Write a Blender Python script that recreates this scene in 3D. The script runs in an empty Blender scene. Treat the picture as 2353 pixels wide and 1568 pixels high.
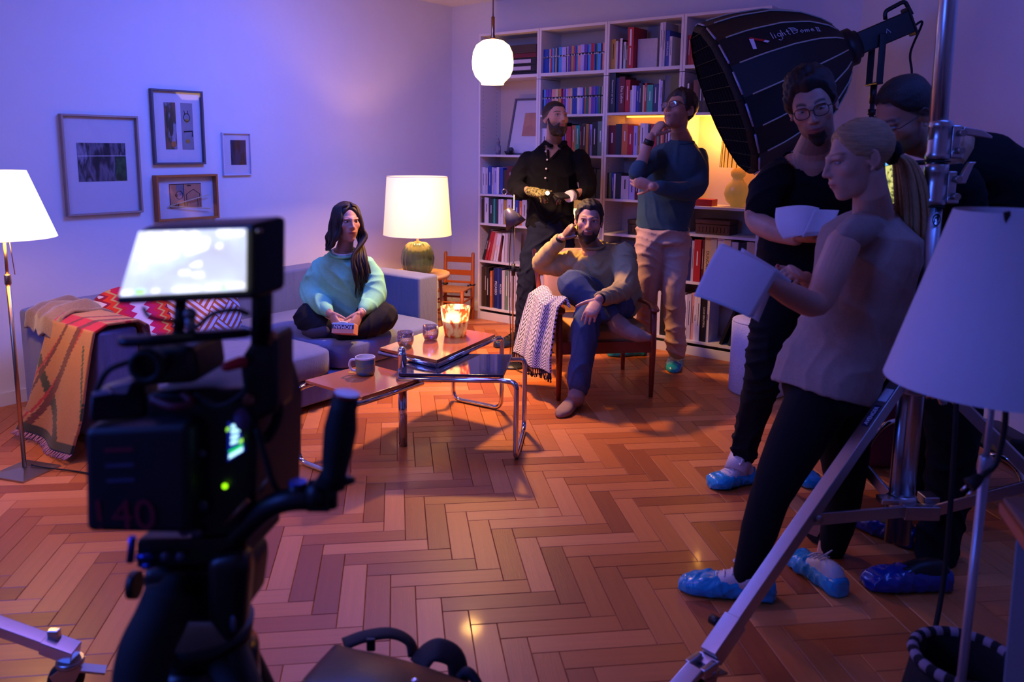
import bpy, math, random
import numpy as np
from math import sin, cos, pi, radians as rad
from mathutils import Vector, Matrix, noise
random.seed(7); RNG = np.random.default_rng(7)
SC = bpy.context.scene; COL = SC.collection

# ------------------------------------------------------------ camera, world, lights, exposure
cam = bpy.data.objects.new('camera', bpy.data.cameras.new('camera')); COL.objects.link(cam); SC.camera = cam
cam.location = (4.8955, -5.6157, 1.4624); cam.rotation_euler = (1.4075, -.0094, .6587)
cam.data.sensor_width = 36; cam.data.lens = 28.68; cam.data.shift_x = .0116; cam.data.shift_y = -.0583; cam.data.clip_start = .05
cam.data.dof.use_dof = True; cam.data.dof.focus_distance = 4.6; cam.data.dof.aperture_fstop = 3.2
SC.view_settings.view_transform = 'Standard'; SC.view_settings.look = 'None'; SC.view_settings.gamma = 1
SC.view_settings.use_curve_mapping = False; SC.view_settings.exposure = 0
SC.cycles.max_bounces = 8; SC.cycles.sample_clamp_indirect = 4; SC.cycles.caustics_reflective = False; SC.cycles.caustics_refractive = False
wd = bpy.data.worlds.new('world'); SC.world = wd; wd.use_nodes = True
wd.node_tree.nodes['Background'].inputs[0].default_value = (.05, .06, .5, 1); wd.node_tree.nodes['Background'].inputs[1].default_value = .02
BLUE = (.05, .14, 1); WARM = (1, .5, .13)
def area(name, loc, to, size, power, col, sy=None, spread=180):
    l = bpy.data.lights.new(name, 'AREA'); l.energy = power; l.color = col; l.size = size; l.spread = rad(spread)
    if sy: l.shape = 'RECTANGLE'; l.size_y = sy
    o = bpy.data.objects.new(name, l); COL.objects.link(o); o.location = loc
    o.rotation_euler = (Vector(to) - Vector(loc)).to_track_quat('-Z', 'Y').to_euler(); return o
def point(name, loc, power, col, r=.04):
    l = bpy.data.lights.new(name, 'POINT'); l.energy = power; l.color = col; l.shadow_soft_size = r
    o = bpy.data.objects.new(name, l); COL.objects.link(o); o.location = loc; return o
area('blue_overhead_light', (1.55, -2.45, 2.6), (.75, -2.6, .4), .9, 92, BLUE)
area('blue_wall_fill', (4.75, -2.6, 2.55), (4.3, -.9, 1.3), .7, 16, BLUE)  # added blue lamp, keeps the right wall from going dark
area('blue_fill_light', (2.6, -6.6, 2.4), (3.0, -3.9, .2), 1.2, 75, BLUE)  # added blue fill from behind the camera; no window stands there
area('soft_fill_light', (2.7, -4.5, 2.62), (2.7, -4.4, 0), 1.2, 9, (.4, .22, 1), spread=118)  # added purple fill above the near floor, not a fixture of the room
area('pendant_opening_light', (1.595, -1.63, 1.822), (1.595, -1.63, 0), .12, 46, (1, .5, .12), spread=128)
point('floor_lamp_bulb', (1.087, -4.163, 1.1), 18, WARM)
point('table_lamp_bulb', (.66, -1.15, .98), 20, WARM)
point('shelf_lamp_bulb', (2.6, -.13, 1.6), 12, (1, .42, .06))
point('small_lamp_bulb', (1.42, -.13, .93), .5, WARM, .02)

# ------------------------------------------------------------ helpers
A = .6587; RT = Vector((cos(A), sin(A), 0)); FW = Vector((-sin(A), cos(A), 0)); CF = Vector((4.8955, -5.6157, 0))
def V(p): return CF + RT*p[0] + FW*p[1] + Vector((0, 0, p[2]))       # view-aligned metres (right, away, up) -> room
def lin(h):
    h = h.lstrip('#'); c = [int(h[i:i+2], 16)/255 for i in (0, 2, 4)]
    return [((x+.055)/1.055)**2.4 if x > .04 else x/12.92 for x in c]
MATS = {}
def mat(name, col='#888888', rough=.5, metal=0, var=.1, scale=30, bump=0, bs=250, st=(1, 1, 1), emit=None, es=0, trans=0, spec=.5, vc=False, coat=0, sheen=0, sss=0, alpha=1, ior=1.45, rotz=0, col2=None):
    if name in MATS: return MATS[name]
    m = bpy.data.materials.new(name); MATS[name] = m; m.use_nodes = True; nt = m.node_tree; N = nt.nodes.new; K = nt.links.new
    b = nt.nodes['Principled BSDF']; c = lin(col) if isinstance(col, str) else col
    I = b.inputs; I['Roughness'].default_value = rough; I['Metallic'].default_value = metal; I['Specular IOR Level'].default_value = spec
    I['Transmission Weight'].default_value = trans; I['Coat Weight'].default_value = coat; I['Alpha'].default_value = alpha; I['IOR'].default_value = ior
    I['Sheen Weight'].default_value = sheen; I['Coat Roughness'].default_value = .08
    if sss: I['Subsurface Weight'].default_value = sss; I['Subsurface Radius'].default_value = (.012, .004, .002)
    tc = N('ShaderNodeTexCoord'); mp = N('ShaderNodeMapping'); mp.inputs['Scale'].default_value = st; mp.inputs['Rotation'].default_value = (0, 0, rotz)
    K(tc.outputs['Object'], mp.inputs['Vector'])
    nz = N('ShaderNodeTexNoise'); nz.inputs['Scale'].default_value = scale; nz.inputs['Detail'].default_value = 4; K(mp.outputs[0], nz.inputs['Vector'])
    mx = N('ShaderNodeMix'); mx.data_type = 'RGBA'; K(nz.outputs['Fac'], mx.inputs[0])
    if vc:
        at = N('ShaderNodeAttribute'); at.attribute_name = 'Col'
        for s, f in ((6, 1-var), (7, 1+var)):
            g = N('ShaderNodeMix'); g.data_type = 'RGBA'; g.blend_type = 'MULTIPLY'; g.inputs[0].default_value = 1
            K(at.outputs['Color'], g.inputs[6]); g.inputs[7].default_value = (f, f, f, 1); K(g.outputs[2], mx.inputs[s])
    else:
        c2 = lin(col2) if col2 else None
        mx.inputs[6].default_value = [x*(1-var) for x in c]+[1]; mx.inputs[7].default_value = (c2 or [min(1, x*(1+var)) for x in c])+[1]
    if col2:
        cr = N('ShaderNodeValToRGB'); cr.color_ramp.elements[0].position = .38; cr.color_ramp.elements[1].position = .62
        K(nz.outputs['Fac'], cr.inputs[0]); K(cr.outputs[0], mx.inputs[0])
    K(mx.outputs[2], I['Base Color'])
    if bump:
        n2 = N('ShaderNodeTexNoise'); n2.inputs['Scale'].default_value = bs; n2.inputs['Detail'].default_value = 3; K(mp.outputs[0], n2.inputs['Vector'])
        bp = N('ShaderNodeBump'); bp.inputs['Strength'].default_value = bump; bp.inputs['Distance'].default_value = .004; K(n2.outputs['Fac'], bp.inputs['Height']); K(bp.outputs[0], I['Normal'])
    if emit: I['Emission Color'].default_value = (lin(emit) if isinstance(emit, str) else list(emit))+[1]; I['Emission Strength'].default_value = es
    return m
class M:
    def __init__(s): s.v = []; s.f = []; s.m = []; s.s = []
    def add(s, vs, fs, mi=0, sm=False):
        n = len(s.v); s.v += [tuple(p) for p in vs]; s.f += [tuple(n+i for i in f) for f in fs]; s.m += [mi]*len(fs); s.s += [sm]*len(fs); return s
    def box(s, c, d, R=None, mi=0, rz=0):
        x, y, z = (k/2 for k in d); vs = [Vector(p) for p in ((-x, -y, -z), (x, -y, -z), (x, y, -z), (-x, y, -z), (-x, -y, z), (x, -y, z), (x, y, z), (-x, y, z))]
        if rz: R = Matrix.Rotation(rz, 3, 'Z')
        if R: vs = [R @ p for p in vs]
        return s.add([p+Vector(c) for p in vs], [(3, 2, 1, 0), (4, 5, 6, 7), (0, 1, 5, 4), (1, 2, 6, 5), (2, 3, 7, 6), (3, 0, 4, 7)], mi)
    def b2(s, lo, hi, mi=0): return s.box([(a+b)/2 for a, b in zip(lo, hi)], [abs(b-a) for a, b in zip(lo, hi)], mi=mi)
    def loft(s, rings, mi=0, sm=True, cap=True, closed=False):
        n = len(rings[0]); k = len(rings); fs = []
        for i in range(k if closed else k-1):
            j = (i+1) % k
            for a in range(n): b = (a+1) % n; fs.append((i*n+a, i*n+b, j*n+b, j*n+a))
        s.add([p for r in rings for p in r], fs, mi, sm)
        if cap and not closed:
            o = len(s.v)-n*k; s.f += [tuple(o+a for a in reversed(range(n))), tuple(o+(k-1)*n+a for a in range(n))]; s.m += [mi]*2; s.s += [False]*2
        return s
    def tube(s, P, r, n=10, mi=0, cap=True, closed=False, sq=None, up=None, round_=False):
        P = [Vector(p) for p in P]; k = len(P); r = list(r) if hasattr(r, '__len__') else [r]*k
        if round_:
            t0 = (P[0]-P[1]).normalized(); t1 = (P[-1]-P[-2]).normalized()
            P = [P[0]+t0*r[0]*.95, P[0]+t0*r[0]*.6]+P+[P[-1]+t1*r[-1]*.6, P[-1]+t1*r[-1]*.95]; r = [r[0]*.3, r[0]*.8]+r+[r[-1]*.8, r[-1]*.3]; k += 4
        T = []
        for i in range(k):
            a = P[(i-1) % k] if closed or i else P[i]; b = P[(i+1) % k] if closed or i < k-1 else P[i]; T.append((b-a).normalized())
        x = Vector(up) if up else (Vector((0, 0, 1)) if abs(T[0].z) < .9 else Vector((1, 0, 0))); rings = []
        for i in range(k):
            x = (x-T[i]*x.dot(T[i])).normalized(); y = T[i].cross(x); a, b = sq if sq else (1, 1)
            rings.append([P[i]+(x*cos(2*pi*q/n+(pi/4 if n == 4 else 0))*a+y*sin(2*pi*q/n+(pi/4 if n == 4 else 0))*b)*r[i] for q in range(n)])
        return s.loft(rings, mi, n > 4, cap, closed)
    def lathe(s, prof, c=(0, 0, 0), n=32, mi=0, R=None, cap=True, sm=True):
        rings = []
        for r, z in prof:
            q = [Vector((r*cos(2*pi*a/n), r*sin(2*pi*a/n), z)) for a in range(n)]
            rings.append([(R @ p if R else p)+Vector(c) for p in q])
        return s.loft(rings, mi, sm, cap)
    def ell(s, c, r, R=None, n=16, k=10, mi=0):
        r = r if hasattr(r, '__len__') else (r, r, r); rings = []
        for i in range(k+1):
            t = pi*(i if 0 < i < k else (.02 if i == 0 else k-.02))/k
            q = [Vector((r[0]*sin(t)*cos(2*pi*a/n), r[1]*sin(t)*sin(2*pi*a/n), -r[2]*cos(t))) for a in range(n)]
            rings.append([(R @ p if R else p)+Vector(c) for p in q])
        return s.loft(rings, mi)
    def prism(s, poly, z0, z1, mi=0, f=None):
        f = f or (lambda x, y, z: (x, y, z)); n = len(poly)
        return s.add([f(x, y, z0) for x, y in poly]+[f(x, y, z1) for x, y in poly], [tuple(reversed(range(n))), tuple(range(n, 2*n))]+[(i, (i+1) % n, n+(i+1) % n, n+i) for i in range(n)], mi)
    def grid(s, fn, nu, nv, mi=0, sm=True):
        return s.add([fn(i/nu, j/nv) for j in range(nv+1) for i in range(nu+1)], [(j*(nu+1)+i, j*(nu+1)+i+1, (j+1)*(nu+1)+i+1, (j+1)*(nu+1)+i) for j in range(nv) for i in range(nu)], mi, sm)
    def sheet(s, fn, nu, nv, th, mi=0):
        g = np.array([[fn(i/nu, j/nv) for i in range(nu+1)] for j in range(nv+1)], float)
        du = np.gradient(g, axis=1); dv = np.gradient(g, axis=0); nn = np.cross(du, dv); nn /= np.linalg.norm(nn, axis=2, keepdims=True)+1e-12
        a = (g+nn*th/2).reshape(-1, 3); b = (g-nn*th/2).reshape(-1, 3); w = nu+1; n = len(a)
        fs = [(j*w+i, j*w+i+1, (j+1)*w+i+1, (j+1)*w+i) for j in range(nv) for i in range(nu)]; fs += [tuple(n+q for q in reversed(f)) for f in fs]
        bd = [i for i in range(nu)]+[j*w+nu for j in range(nv)]+[nv*w+i for i in range(nu, 0, -1)]+[j*w for j in range(nv, 0, -1)]
        fs += [(bd[(i+1) % len(bd)], bd[i], n+bd[i], n+bd[(i+1) % len(bd)]) for i in range(len(bd))]
        return s.add(list(a)+list(b), fs, mi, True)
    def text(s, txt, o, x, y, size, mi=0, th=.0004, align='CENTER'):
        cu = bpy.data.curves.new('t', 'FONT'); cu.body = txt; cu.size = size; cu.align_x = align; cu.align_y = 'CENTER'; cu.extrude = th; cu.resolution_u = 3
        to = bpy.data.objects.new('t', cu); COL.objects.link(to); bpy.context.view_layer.update()
        me = bpy.data.meshes.new_from_object(to.evaluated_get(bpy.context.evaluated_depsgraph_get()))
        x = Vector(x).normalized(); y = Vector(y).normalized(); z = x.cross(y); o = Vector(o)
        s.add([o+x*v.co.x+y*v.co.y+z*v.co.z for v in me.vertices], [tuple(p.vertices) for p in me.polygons], mi)
        bpy.data.objects.remove(to); bpy.data.curves.remove(cu); bpy.data.meshes.remove(me); return s
def mesh(name, b, mats, off=(0, 0, 0)):
    me = bpy.data.meshes.new(name); o = Vector(off); me.from_pydata([(p[0]-o[0], p[1]-o[1], p[2]-o[2]) for p in b.v], [], b.f)
    for m in (mats if isinstance(mats, (list, tuple)) else [mats]): me.materials.append(m)
    me.polygons.foreach_set('material_index', b.m); me.polygons.foreach_set('use_smooth', b.s); me.update(); return me
def link(name, me, parent=None):
    o = bpy.data.objects.new(name, me); COL.objects.link(o)
    if parent: o.parent = parent
    return o
def bevel(o, w, seg=2):
    m = o.modifiers.new('bevel', 'BEVEL'); m.width = w; m.segments = seg; m.limit_method = 'ANGLE'; m.angle_limit = rad(40)
    for p in o.data.polygons: p.use_smooth = True
    w2 = o.modifiers.new('wn', 'WEIGHTED_NORMAL'); w2.keep_sharp = False
def tag(o, label=None, cat=None, group=None, kind=None):
    for k, v in (('label', label), ('category', cat), ('group', group), ('kind', kind)):
        if v: o[k] = v
    return o
class T:                                  # a thing: an Empty at its base; parts are built in room (W) or view-aligned (V) metres
    def __init__(s, name, label, cat, org, group=None, fr='W'):
        s.e = bpy.data.objects.new(name, None); COL.objects.link(s.e); s.e.empty_display_size = .05; s.og = Vector(org)
        s.e.location = V(org) if fr == 'V' else org; s.e.rotation_euler = (0, 0, A if fr == 'V' else 0); tag(s.e, label, cat, group)
    def part(s, name, b, mats, bev=0, label=None, par=None, kind=None):
        o = link(name, mesh(name, b, mats, s.og), par or s.e)
        if bev: bevel(o, bev)
        return tag(o, label, kind=kind)
def solo(name, b, mats, org, label, cat, group=None, bev=0, kind=None):
    o = link(name, mesh(name, b, mats, org)); o.location = org; tag(o, label, cat, group, kind)
    if bev: bevel(o, bev)
    return o
def struct(name, b, mats, parent=None):
    o = link(name, mesh(name, b, mats), parent)
    if not parent: o['kind'] = 'structure'
    return o
def arc(P, r=.03, n=5):                   # polyline with rounded corners
    P = [Vector(p) for p in P]; out = [P[0]]
    for i in range(1, len(P)-1):
        a, b, c = P[i-1], P[i], P[i+1]; d = min(r, (a-b).length*.49, (c-b).length*.49); p = b+(a-b).normalized()*d; q = b+(c-b).normalized()*d
        out += [p*(1-t)**2+b*2*t*(1-t)+q*t*t for t in [k/n for k in range(n+1)]]
    return out+[P[-1]]
def spl(P, n=8):                          # smooth curve through points
    P = [Vector(p) for p in P]; Q = [P[0]*2-P[1]]+P+[P[-1]*2-P[-2]]; out = []
    for i in range(1, len(Q)-2):
        a, b, c, d = Q[i-1:i+3]
        for k in range(n): t = k/n; out.append(.5*((2*b)+(c-a)*t+(2*a-5*b+4*c-d)*t*t+(3*b-a-3*c+d)*t**3))
    return out+[P[-1]]

# ------------------------------------------------------------ room
m_wall = mat('wall_paint', '#d9d6da', .85, var=.03, scale=6, bump=.06, bs=90)
m_ceil = mat('ceiling_paint', '#e2dfe0', .9, var=.02, scale=5)
m_trim = mat('white_trim_paint', '#dcd8d6', .5, var=.03)
H = 2.669
struct('wall_left', M().b2((-.15, -7.2, 0), (0, .15, H)), m_wall)
struct('wall_back', M().b2((0, 0, 0), (3.6, .15, H)), m_wall)
struct('wall_right', M().prism([(3.42, 0), (6.62, -2.94), (6.72, -2.83), (3.52, .11)], 0, H), m_wall)
struct('wall_far_right', M().b2((6.6, -7.2, 0), (6.75, -2.9, H)), m_wall)
struct('wall_front', M().b2((-.15, -7.35, 0), (6.75, -7.2, H)), m_wall)
struct('ceiling', M().b2((-.15, -7.35, H), (6.75, .15, H+.12)), m_ceil)
b = M().b2((0, -7.2, 0), (.012, 0, .075)); struct('baseboard_left', b, m_trim)
b = M().b2((0, -.014, 0), (.53, 0, .075)).b2((2.96, -.014, 0), (3.42, 0, .075)); struct('baseboard_back', b, m_trim)
b = M().prism([(3.42, -.001), (6.62, -2.941), (6.61, -2.952), (3.41, -.012)], 0, .075); struct('baseboard_right', b, m_trim)
# floor: herringbone parquet, blocks at 45 degrees to the walls
fl = struct('floor', M().b2((-.1, -7.3, -.1), (6.7, .1, -.012)), mat('subfloor', '#2a160c', .8))
def wood_floor(i, col):
    m = mat('oak_block_%d' % i, col, .42, var=.16, scale=9, st=(.35, 6, 1), bump=.1, bs=40, coat=.06, rotz=0); return m
WF = [wood_floor(i, c) for i, c in enumerate(('#b8662e', '#c27038', '#ae5e2a', '#ce7e46', '#a65828', '#bc6c36', '#9a4e24', '#c8763c'))]
PL, PW = .383, .0822; s2 = math.sqrt(.5); U = Vector((s2, s2, 0)); W_ = Vector((s2, -s2, 0)); O0 = Vector((2.425, -3.77, 0))
blk = {}
def block_mesh(k, i):
    if (k, i) not in blk:
        x, y, g, h, t = PL/2-.0006, PW/2-.0006, .0018, 0, -.012
        vs = [(-x, -y, t), (x, -y, t), (x, y, t), (-x, y, t), (-x, -y, h-g), (x, -y, h-g), (x, y, h-g), (-x, y, h-g), (-x+g, -y+g, h), (x-g, -y+g, h), (x-g, y-g, h), (-x+g, y-g, h)]
        me = mesh('parquet_block', M().add(vs, [(8, 9, 10, 11)]+[(a, (a+1) % 4, 4+(a+1) % 4, 4+a) for a in range(4)]+[(4+a, 4+(a+1) % 4, 8+(a+1) % 4, 8+a) for a in range(4)]), WF[i]); blk[k, i] = me
    return blk[k, i]
spots = []
for i in range(-80, 80):
    for j in range(-14, 14):
        o = O0+(U+W_)*(PW*i)+(U-W_)*(PL*j)
        for k, c in ((0, o+U*PL/2+W_*PW/2), (1, o+U*(PL+PW/2)+W_*(PW-PL/2))):
            if not (-.05 < c.x < 6.5 and -5.4 < c.y < .05): continue
            d = c-CF; a, bb = d.dot(RT), d.dot(FW)
            if bb < 1.6 or abs(a) > bb*.72+.5: continue
            spots.append((bb, c, k))
spots.sort(key=lambda q: q[0]); rest = M()
for n, (bb, c, k) in enumerate(spots):
    r = rad(45)+(-pi/2 if k else 0); mi = random.randrange(8); dz = random.uniform(-.0006, .0002)
    if n < 298:
        o = link('parquet_block', block_mesh(0, mi), fl); o.location = (c.x, c.y, dz); o.rotation_euler = (random.uniform(-.002, .002), 0, r)
    else:
        x, y, g = PL/2-.0006, PW/2-.0006, .002; R = Matrix.Rotation(r, 3, 'Z')
        vs = [R @ Vector(p)+Vector((c.x, c.y, dz)) for p in ((-x, -y, -.012), (x, -y, -.012), (x, y, -.012), (-x, y, -.012), (-x, -y, -g), (x, -y, -g), (x, y, -g), (-x, y, -g), (-x+g, -y+g, 0), (x-g, -y+g, 0), (x-g, y-g, 0), (-x+g, y-g, 0))]
        rest.add(vs, [(8, 9, 10, 11)]+[(q, (q+1) % 4, 4+(q+1) % 4, 4+q) for q in range(4)]+[(4+q, 4+(q+1) % 4, 8+(q+1) % 4, 8+q) for q in range(4)], mi)
link('parquet_blocks_far', mesh('parquet_blocks_far', rest, WF), fl)['kind'] = 'stuff'
t = T('wall_socket', 'white double wall socket low on the wall beside the bookcase', 'socket', (.47, 0, .36))
t.part('cover', M().b2((.43, -.012, .3), (.52, 0, .43)), m_trim, .004); t.part('plug', M().b2((.445, -.05, .31), (.51, -.012, .4)), m_trim, .008)

# ------------------------------------------------------------ pictures on the left wall
def thin_glass(name, col='#ffffff', refl=.12):
    m = bpy.data.materials.new(name); m.use_nodes = True; nt = m.node_tree; nt.nodes.clear(); N = nt.nodes.new
    o = N('ShaderNodeOutputMaterial'); mx = N('ShaderNodeMixShader'); tr = N('ShaderNodeBsdfTransparent'); gl = N('ShaderNodeBsdfGlossy'); lw = N('ShaderNodeLayerWeight'); mr = N('ShaderNodeMapRange')
    tr.inputs[0].default_value = lin(col)+[1]; gl.inputs['Roughness'].default_value = .03; lw.inputs[0].default_value = .5
    mr.inputs[3].default_value = refl*.35; mr.inputs[4].default_value = min(1, refl*5)
    K = nt.links.new; K(lw.outputs['Facing'], mr.inputs[0]); K(mr.outputs[0], mx.inputs[0]); K(tr.outputs[0], mx.inputs[1]); K(gl.outputs[0], mx.inputs[2]); K(mx.outputs[0], o.inputs[0]); return m
m_glass = thin_glass('picture_glass', '#ffffff', .03)
m_mat = mat('passepartout', '#cfcad2', .9, var=.03)
def pic_mat(name, cols, scale=9, st=(1, 1, 1)):
    m = mat(name, '#444444'); nt = m.node_tree; nz = [n for n in nt.nodes if n.type == 'TEX_NOISE'][0]; nz.inputs['Scale'].default_value = scale; nz.inputs['Detail'].default_value = 6
    [n for n in nt.nodes if n.type == 'MAPPING'][0].inputs['Scale'].default_value = st
    cr = nt.nodes.new('ShaderNodeValToRGB'); el = cr.color_ramp.elements
    for i, c in enumerate(cols):
        p = .3+.42*i/(len(cols)-1); e = el[i] if i < 2 else el.new(p); e.position = p; e.color = lin(c)+[1]
    nt.links.new(nz.outputs['Fac'], cr.inputs[0]); nt.links.new(cr.outputs[0], nt.nodes['Principled BSDF'].inputs['Base Color']); return m
def picture(label, y0, y1, z0, z1, fw, fd, fcol, prints, extra=None):
    t = T('framed_picture', label, 'picture', (0, (y0+y1)/2, z0)); m = mat('frame_'+fcol, fcol, .45, var=.12, scale=20, st=(1, 8, 1)); fr = None
    for nm, lo, hi in (('frame', (0, y0, z0), (fd, y1, z0+fw)), ('frame', (0, y0, z1-fw), (fd, y1, z1)), ('frame', (0, y0, z0+fw), (fd, y0+fw, z1-fw)), ('frame', (0, y1-fw, z0+fw), (fd, y1, z1-fw))):
        t.part(nm, M().b2(lo, hi), m, .0015)
    t.part('mount', M().b2((.002, y0+fw, z0+fw), (.006, y1-fw, z1-fw)), m_mat)
    for (a, b_, c, d, mm) in prints: t.part('print', M().b2((.006, a, c), (.0075, b_, d)), mm)
    if extra: extra(t)
    t.part('glass', M().b2((fd-.006, y0+fw, z0+fw), (fd-.004, y1-fw, z1-fw)), m_glass); return t
p1 = pic_mat('print_grey_collage', ('#0c0a10', '#241f2e', '#6a6375', '#15121a', '#8d87a0', '#1d3a24'), 7, (1, 2, .6))
def ex1(t): t.part('fold_line', M().b2((.0075, -3.322, 1.386), (.009, -3.031, 1.389)).b2((.0075, -3.1, 1.24), (.0085, -3.034, 1.385), 1), [m_mat, pic_mat('print_green', ('#0a0c0a', '#16351d', '#2b5a30', '#14131a'), 22)])
picture('large pale framed picture with dark collage print, nearest the white floor lamp', -3.409, -2.951, 1.04, 1.627, .012, .032, '#a08a80', [(-3.322, -3.031, 1.237, 1.464, p1)], ex1)
p2 = pic_mat('print_watercolour', ('#8d8b9c', '#8f8da0', '#4a3a2c', '#6b5a3c', '#8b3a4a', '#b07a3a'), 9, (1, 1.6, .7)); p3 = pic_mat('print_grey_paper', ('#7f7d8c', '#8b8998', '#77747f', '#8b8998'), 5)
def ex2(t):
    k = mat('ink', '#1a1620', .8); b = M(); c = (-2.61, 1.63)
    b.tube([(.008, c[0]+.022*sin(2*pi*q/14), c[1]+.026*cos(2*pi*q/14)) for q in range(14)], .0022, 5, closed=True).tube([(.008, c[0]-.012, c[1]+.02), (.008, c[0]-.018, c[1]+.045)], .002, 5).tube([(.008, c[0]+.01, c[1]+.02), (.008, c[0]+.008, c[1]+.045)], .002, 5)
    b.tube([(.008, -2.635, 1.54), (.008, -2.575, 1.545), (.008, -2.575, 1.51)], .004, 5)
    t.part('ink_drawing', b, k); t.part('ink_wash', M().ell((.0076, c[0], c[1]-.02), (.001, .016, .012), n=10, k=6).ell((.0076, -2.61, 1.48), (.001, .016, .014), n=10, k=6), mat('ochre_wash', '#a5812e', .8))
    t.part('leaf_shape', M().ell((.0076, -2.745, 1.62), (.001, .011, .06), n=10, k=8).ell((.0076, -2.722, 1.57), (.001, .016, .06), n=10, k=8).ell((.0076, -2.71, 1.46), (.001, .02, .02), n=10, k=8, mi=1), [mat('green_brown_wash', '#4c4432', .8), mat('orange_wash', '#b5713a', .8)])
picture('framed picture with two narrow watercolour panels in a dark grey frame, topmost on the wall', -2.855, -2.498, 1.332, 1.801, .013, .03, '#55505a', [(-2.764, -2.686, 1.428, 1.722, p2), (-2.649, -2.567, 1.426, 1.722, p3)], ex2)
p4 = pic_mat('print_salmon', ('#b9795a', '#c08565', '#a86f5a', '#c08565'), 6); p5 = pic_mat('print_dark_blue', ('#060a14', '#101a38', '#1c2f55', '#0a1a12', '#16233f'), 14, (1, 2, .5))
def ex4(t):
    k = mat('ink', '#1a1620', .8); b = M(); x = .0085
    b.tube([(x, -2.69+.024*sin(2*pi*q/14), 1.135+.026*cos(2*pi*q/14)) for q in range(14)], .0022, 5, closed=True)
    for P in ([(-2.64, 1.06), (-2.64, 1.14), (-2.59, 1.17), (-2.545, 1.14), (-2.545, 1.06)], [(-2.757, 1.206), (-2.532, 1.206)], [(-2.66, 1.206), (-2.655, 1.06)], [(-2.72, 1.055), (-2.715, 1.085)], [(-2.7, 1.055), (-2.7, 1.085)], [(-2.56, 1.06), (-2.56, 1.12)], [(-2.757, 1.206), (-2.757, 1.054)]): b.tube([(x, y, z) for y, z in P], .0018, 5)
    b.ell((x, -2.712, 1.135), (.001, .01, .012), n=8, k=6); b.b2((.008, -2.633, 1.192), (.009, -2.605, 1.199))
    t.part('ink_drawing', b, k)
    w = mat('pale_wood_stick', '#d8c9a0', .6)
    for P in ([(.02, -2.775, 1.068), (.035, -2.49, 1.133)], [(.02, -2.775, 1.066), (.035, -2.485, 1.04)]): t.part('stick', M().tube(P, .003, 6), w)
    t.part('grey_patch', M().b2((.0075, -2.71, 1.1), (.0082, -2.655, 1.205)), mat('grey_paper', '#77707c', .9))
picture('small framed picture with thin sticks over a salmon drawing in an orange wood frame', -2.866, -2.43, .9735, 1.2665, .014, .05, '#a8622f', [(-2.759, -2.532, 1.05, 1.2085, p4)], ex4)
picture('smallest white framed picture with a dark blue print, nearest the room corner', -2.361, -2.138, 1.253, 1.5415, .008, .022, '#cfcad6', [(-2.293, -2.1715, 1.324, 1.492, p5)])

# ------------------------------------------------------------ bookcases
m_bc = mat('white_laminate', '#d3cfd0', .45, var=.02, scale=8)
m_bcb = mat('bookcase_back_board', '#cbb8a6', .6, var=.03)
BX = [.5366+.6032*i for i in range(5)]; FY = -.28
SH = [[.085, .489, .806, 1.052, 1.376, 2.0], [.085, .489, .76, 1.06, 1.38, 1.69, 2.0], [.085, .525, .806, 1.065, 1.39, 1.695, 2.0], [.085, .51, .85, 1.045, 1.685, 2.0]]
ORD = ['first', 'second', 'third', 'last']
for i in range(4):
    x0, x1 = BX[i], BX[i+1]-.002
    t = T('bookcase', ('white bookcase, first of the row, next to the room corner', 'white bookcase full of comic spines behind the man in the black shirt', 'white bookcase with the large red book on its top shelf', 'white bookcase with the glowing striped lamp, at the end of the row')[i], 'bookcase', (x0, 0, 0), 'row of white bookcases')
    for nm, lo, hi in (('side_panel', (x0, FY, 0), (x0+.019, -.004, 1.985)), ('side_panel', (x1-.019, FY, 0), (x1, -.004, 1.985)), ('side_panel', (x0, FY, 1.989), (x0+.019, -.004, 2.37)), ('side_panel', (x1-.019, FY, 1.989), (x1, -.004, 2.37)),
                       ('top_panel', (x0+.019, FY+.001, 2.35), (x1-.019, -.004, 2.3695)), ('plinth', (x0+.019, FY+.012, 0), (x1-.019, FY+.026, .066))):
        t.part(nm, M().b2(lo, hi), m_bc, .0012)
    t.part('back_panel', M().b2((x0+.001, -.004, .02), (x1-.001, -.001, 2.36)), m_bcb)
    for z in SH[i]: t.part('shelf', M().b2((x0+.019, FY+.001, z+.006), (x1-.019, -.004, z+.024 if z < 1.99 else z+.03)), m_bc, .0012)
    hb = M()
    for sx in (x0+.019, x1-.019):
        for yy in (FY+.04, -.06):
            for z in np.arange(.15, 1.95, .032): hb.box((sx, yy, z), (.0008, .005, .005))
    t.part('shelf_pin_holes', hb, mat('hole_dark', '#3a3030', .9), kind='stuff')
PAGES = mat('book_pages', '#cfc6b4', .85, var=.1, scale=200, st=(1, 30, 1))
BAND = mat('spine_band', '#07070c', .6, col2='#07070c'); 
def band_mat():
    m = mat('spine_band_print', '#06060a', .6, scale=70, col2='#c9c5d2'); cr = [n for n in m.node_tree.nodes if n.type == 'VALTORGB'][0]; cr.color_ramp.elements[0].position = .56; cr.color_ramp.elements[1].position = .6; return m
BANDP = band_mat()
CN = dict(b=('#1f3f9c', 'blue'), B=('#101c5c', 'navy'), c=('#3f8fd0', 'sky blue'), r=('#a81e2c', 'red'), R=('#5c1020', 'dark red'), o=('#c0673a', 'orange'), y=('#b58a3a', 'ochre'), g=('#2f6a4a', 'green'), G=('#5f7a6a', 'grey green'), w=('#d0ccd6', 'white'), W=('#b7b0be', 'pale grey'), k=('#15131a', 'black'), p=('#5a3a9c', 'violet'), m=('#8a3a7c', 'magenta'), t=('#1fa08a', 'turquoise'), n=('#3a2a20', 'brown'), s=('#c88f8a', 'salmon'), l=('#a8a0d8', 'lilac'), u=('#24303c', 'slate'), a=('#c8b090', 'beige'))
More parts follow.
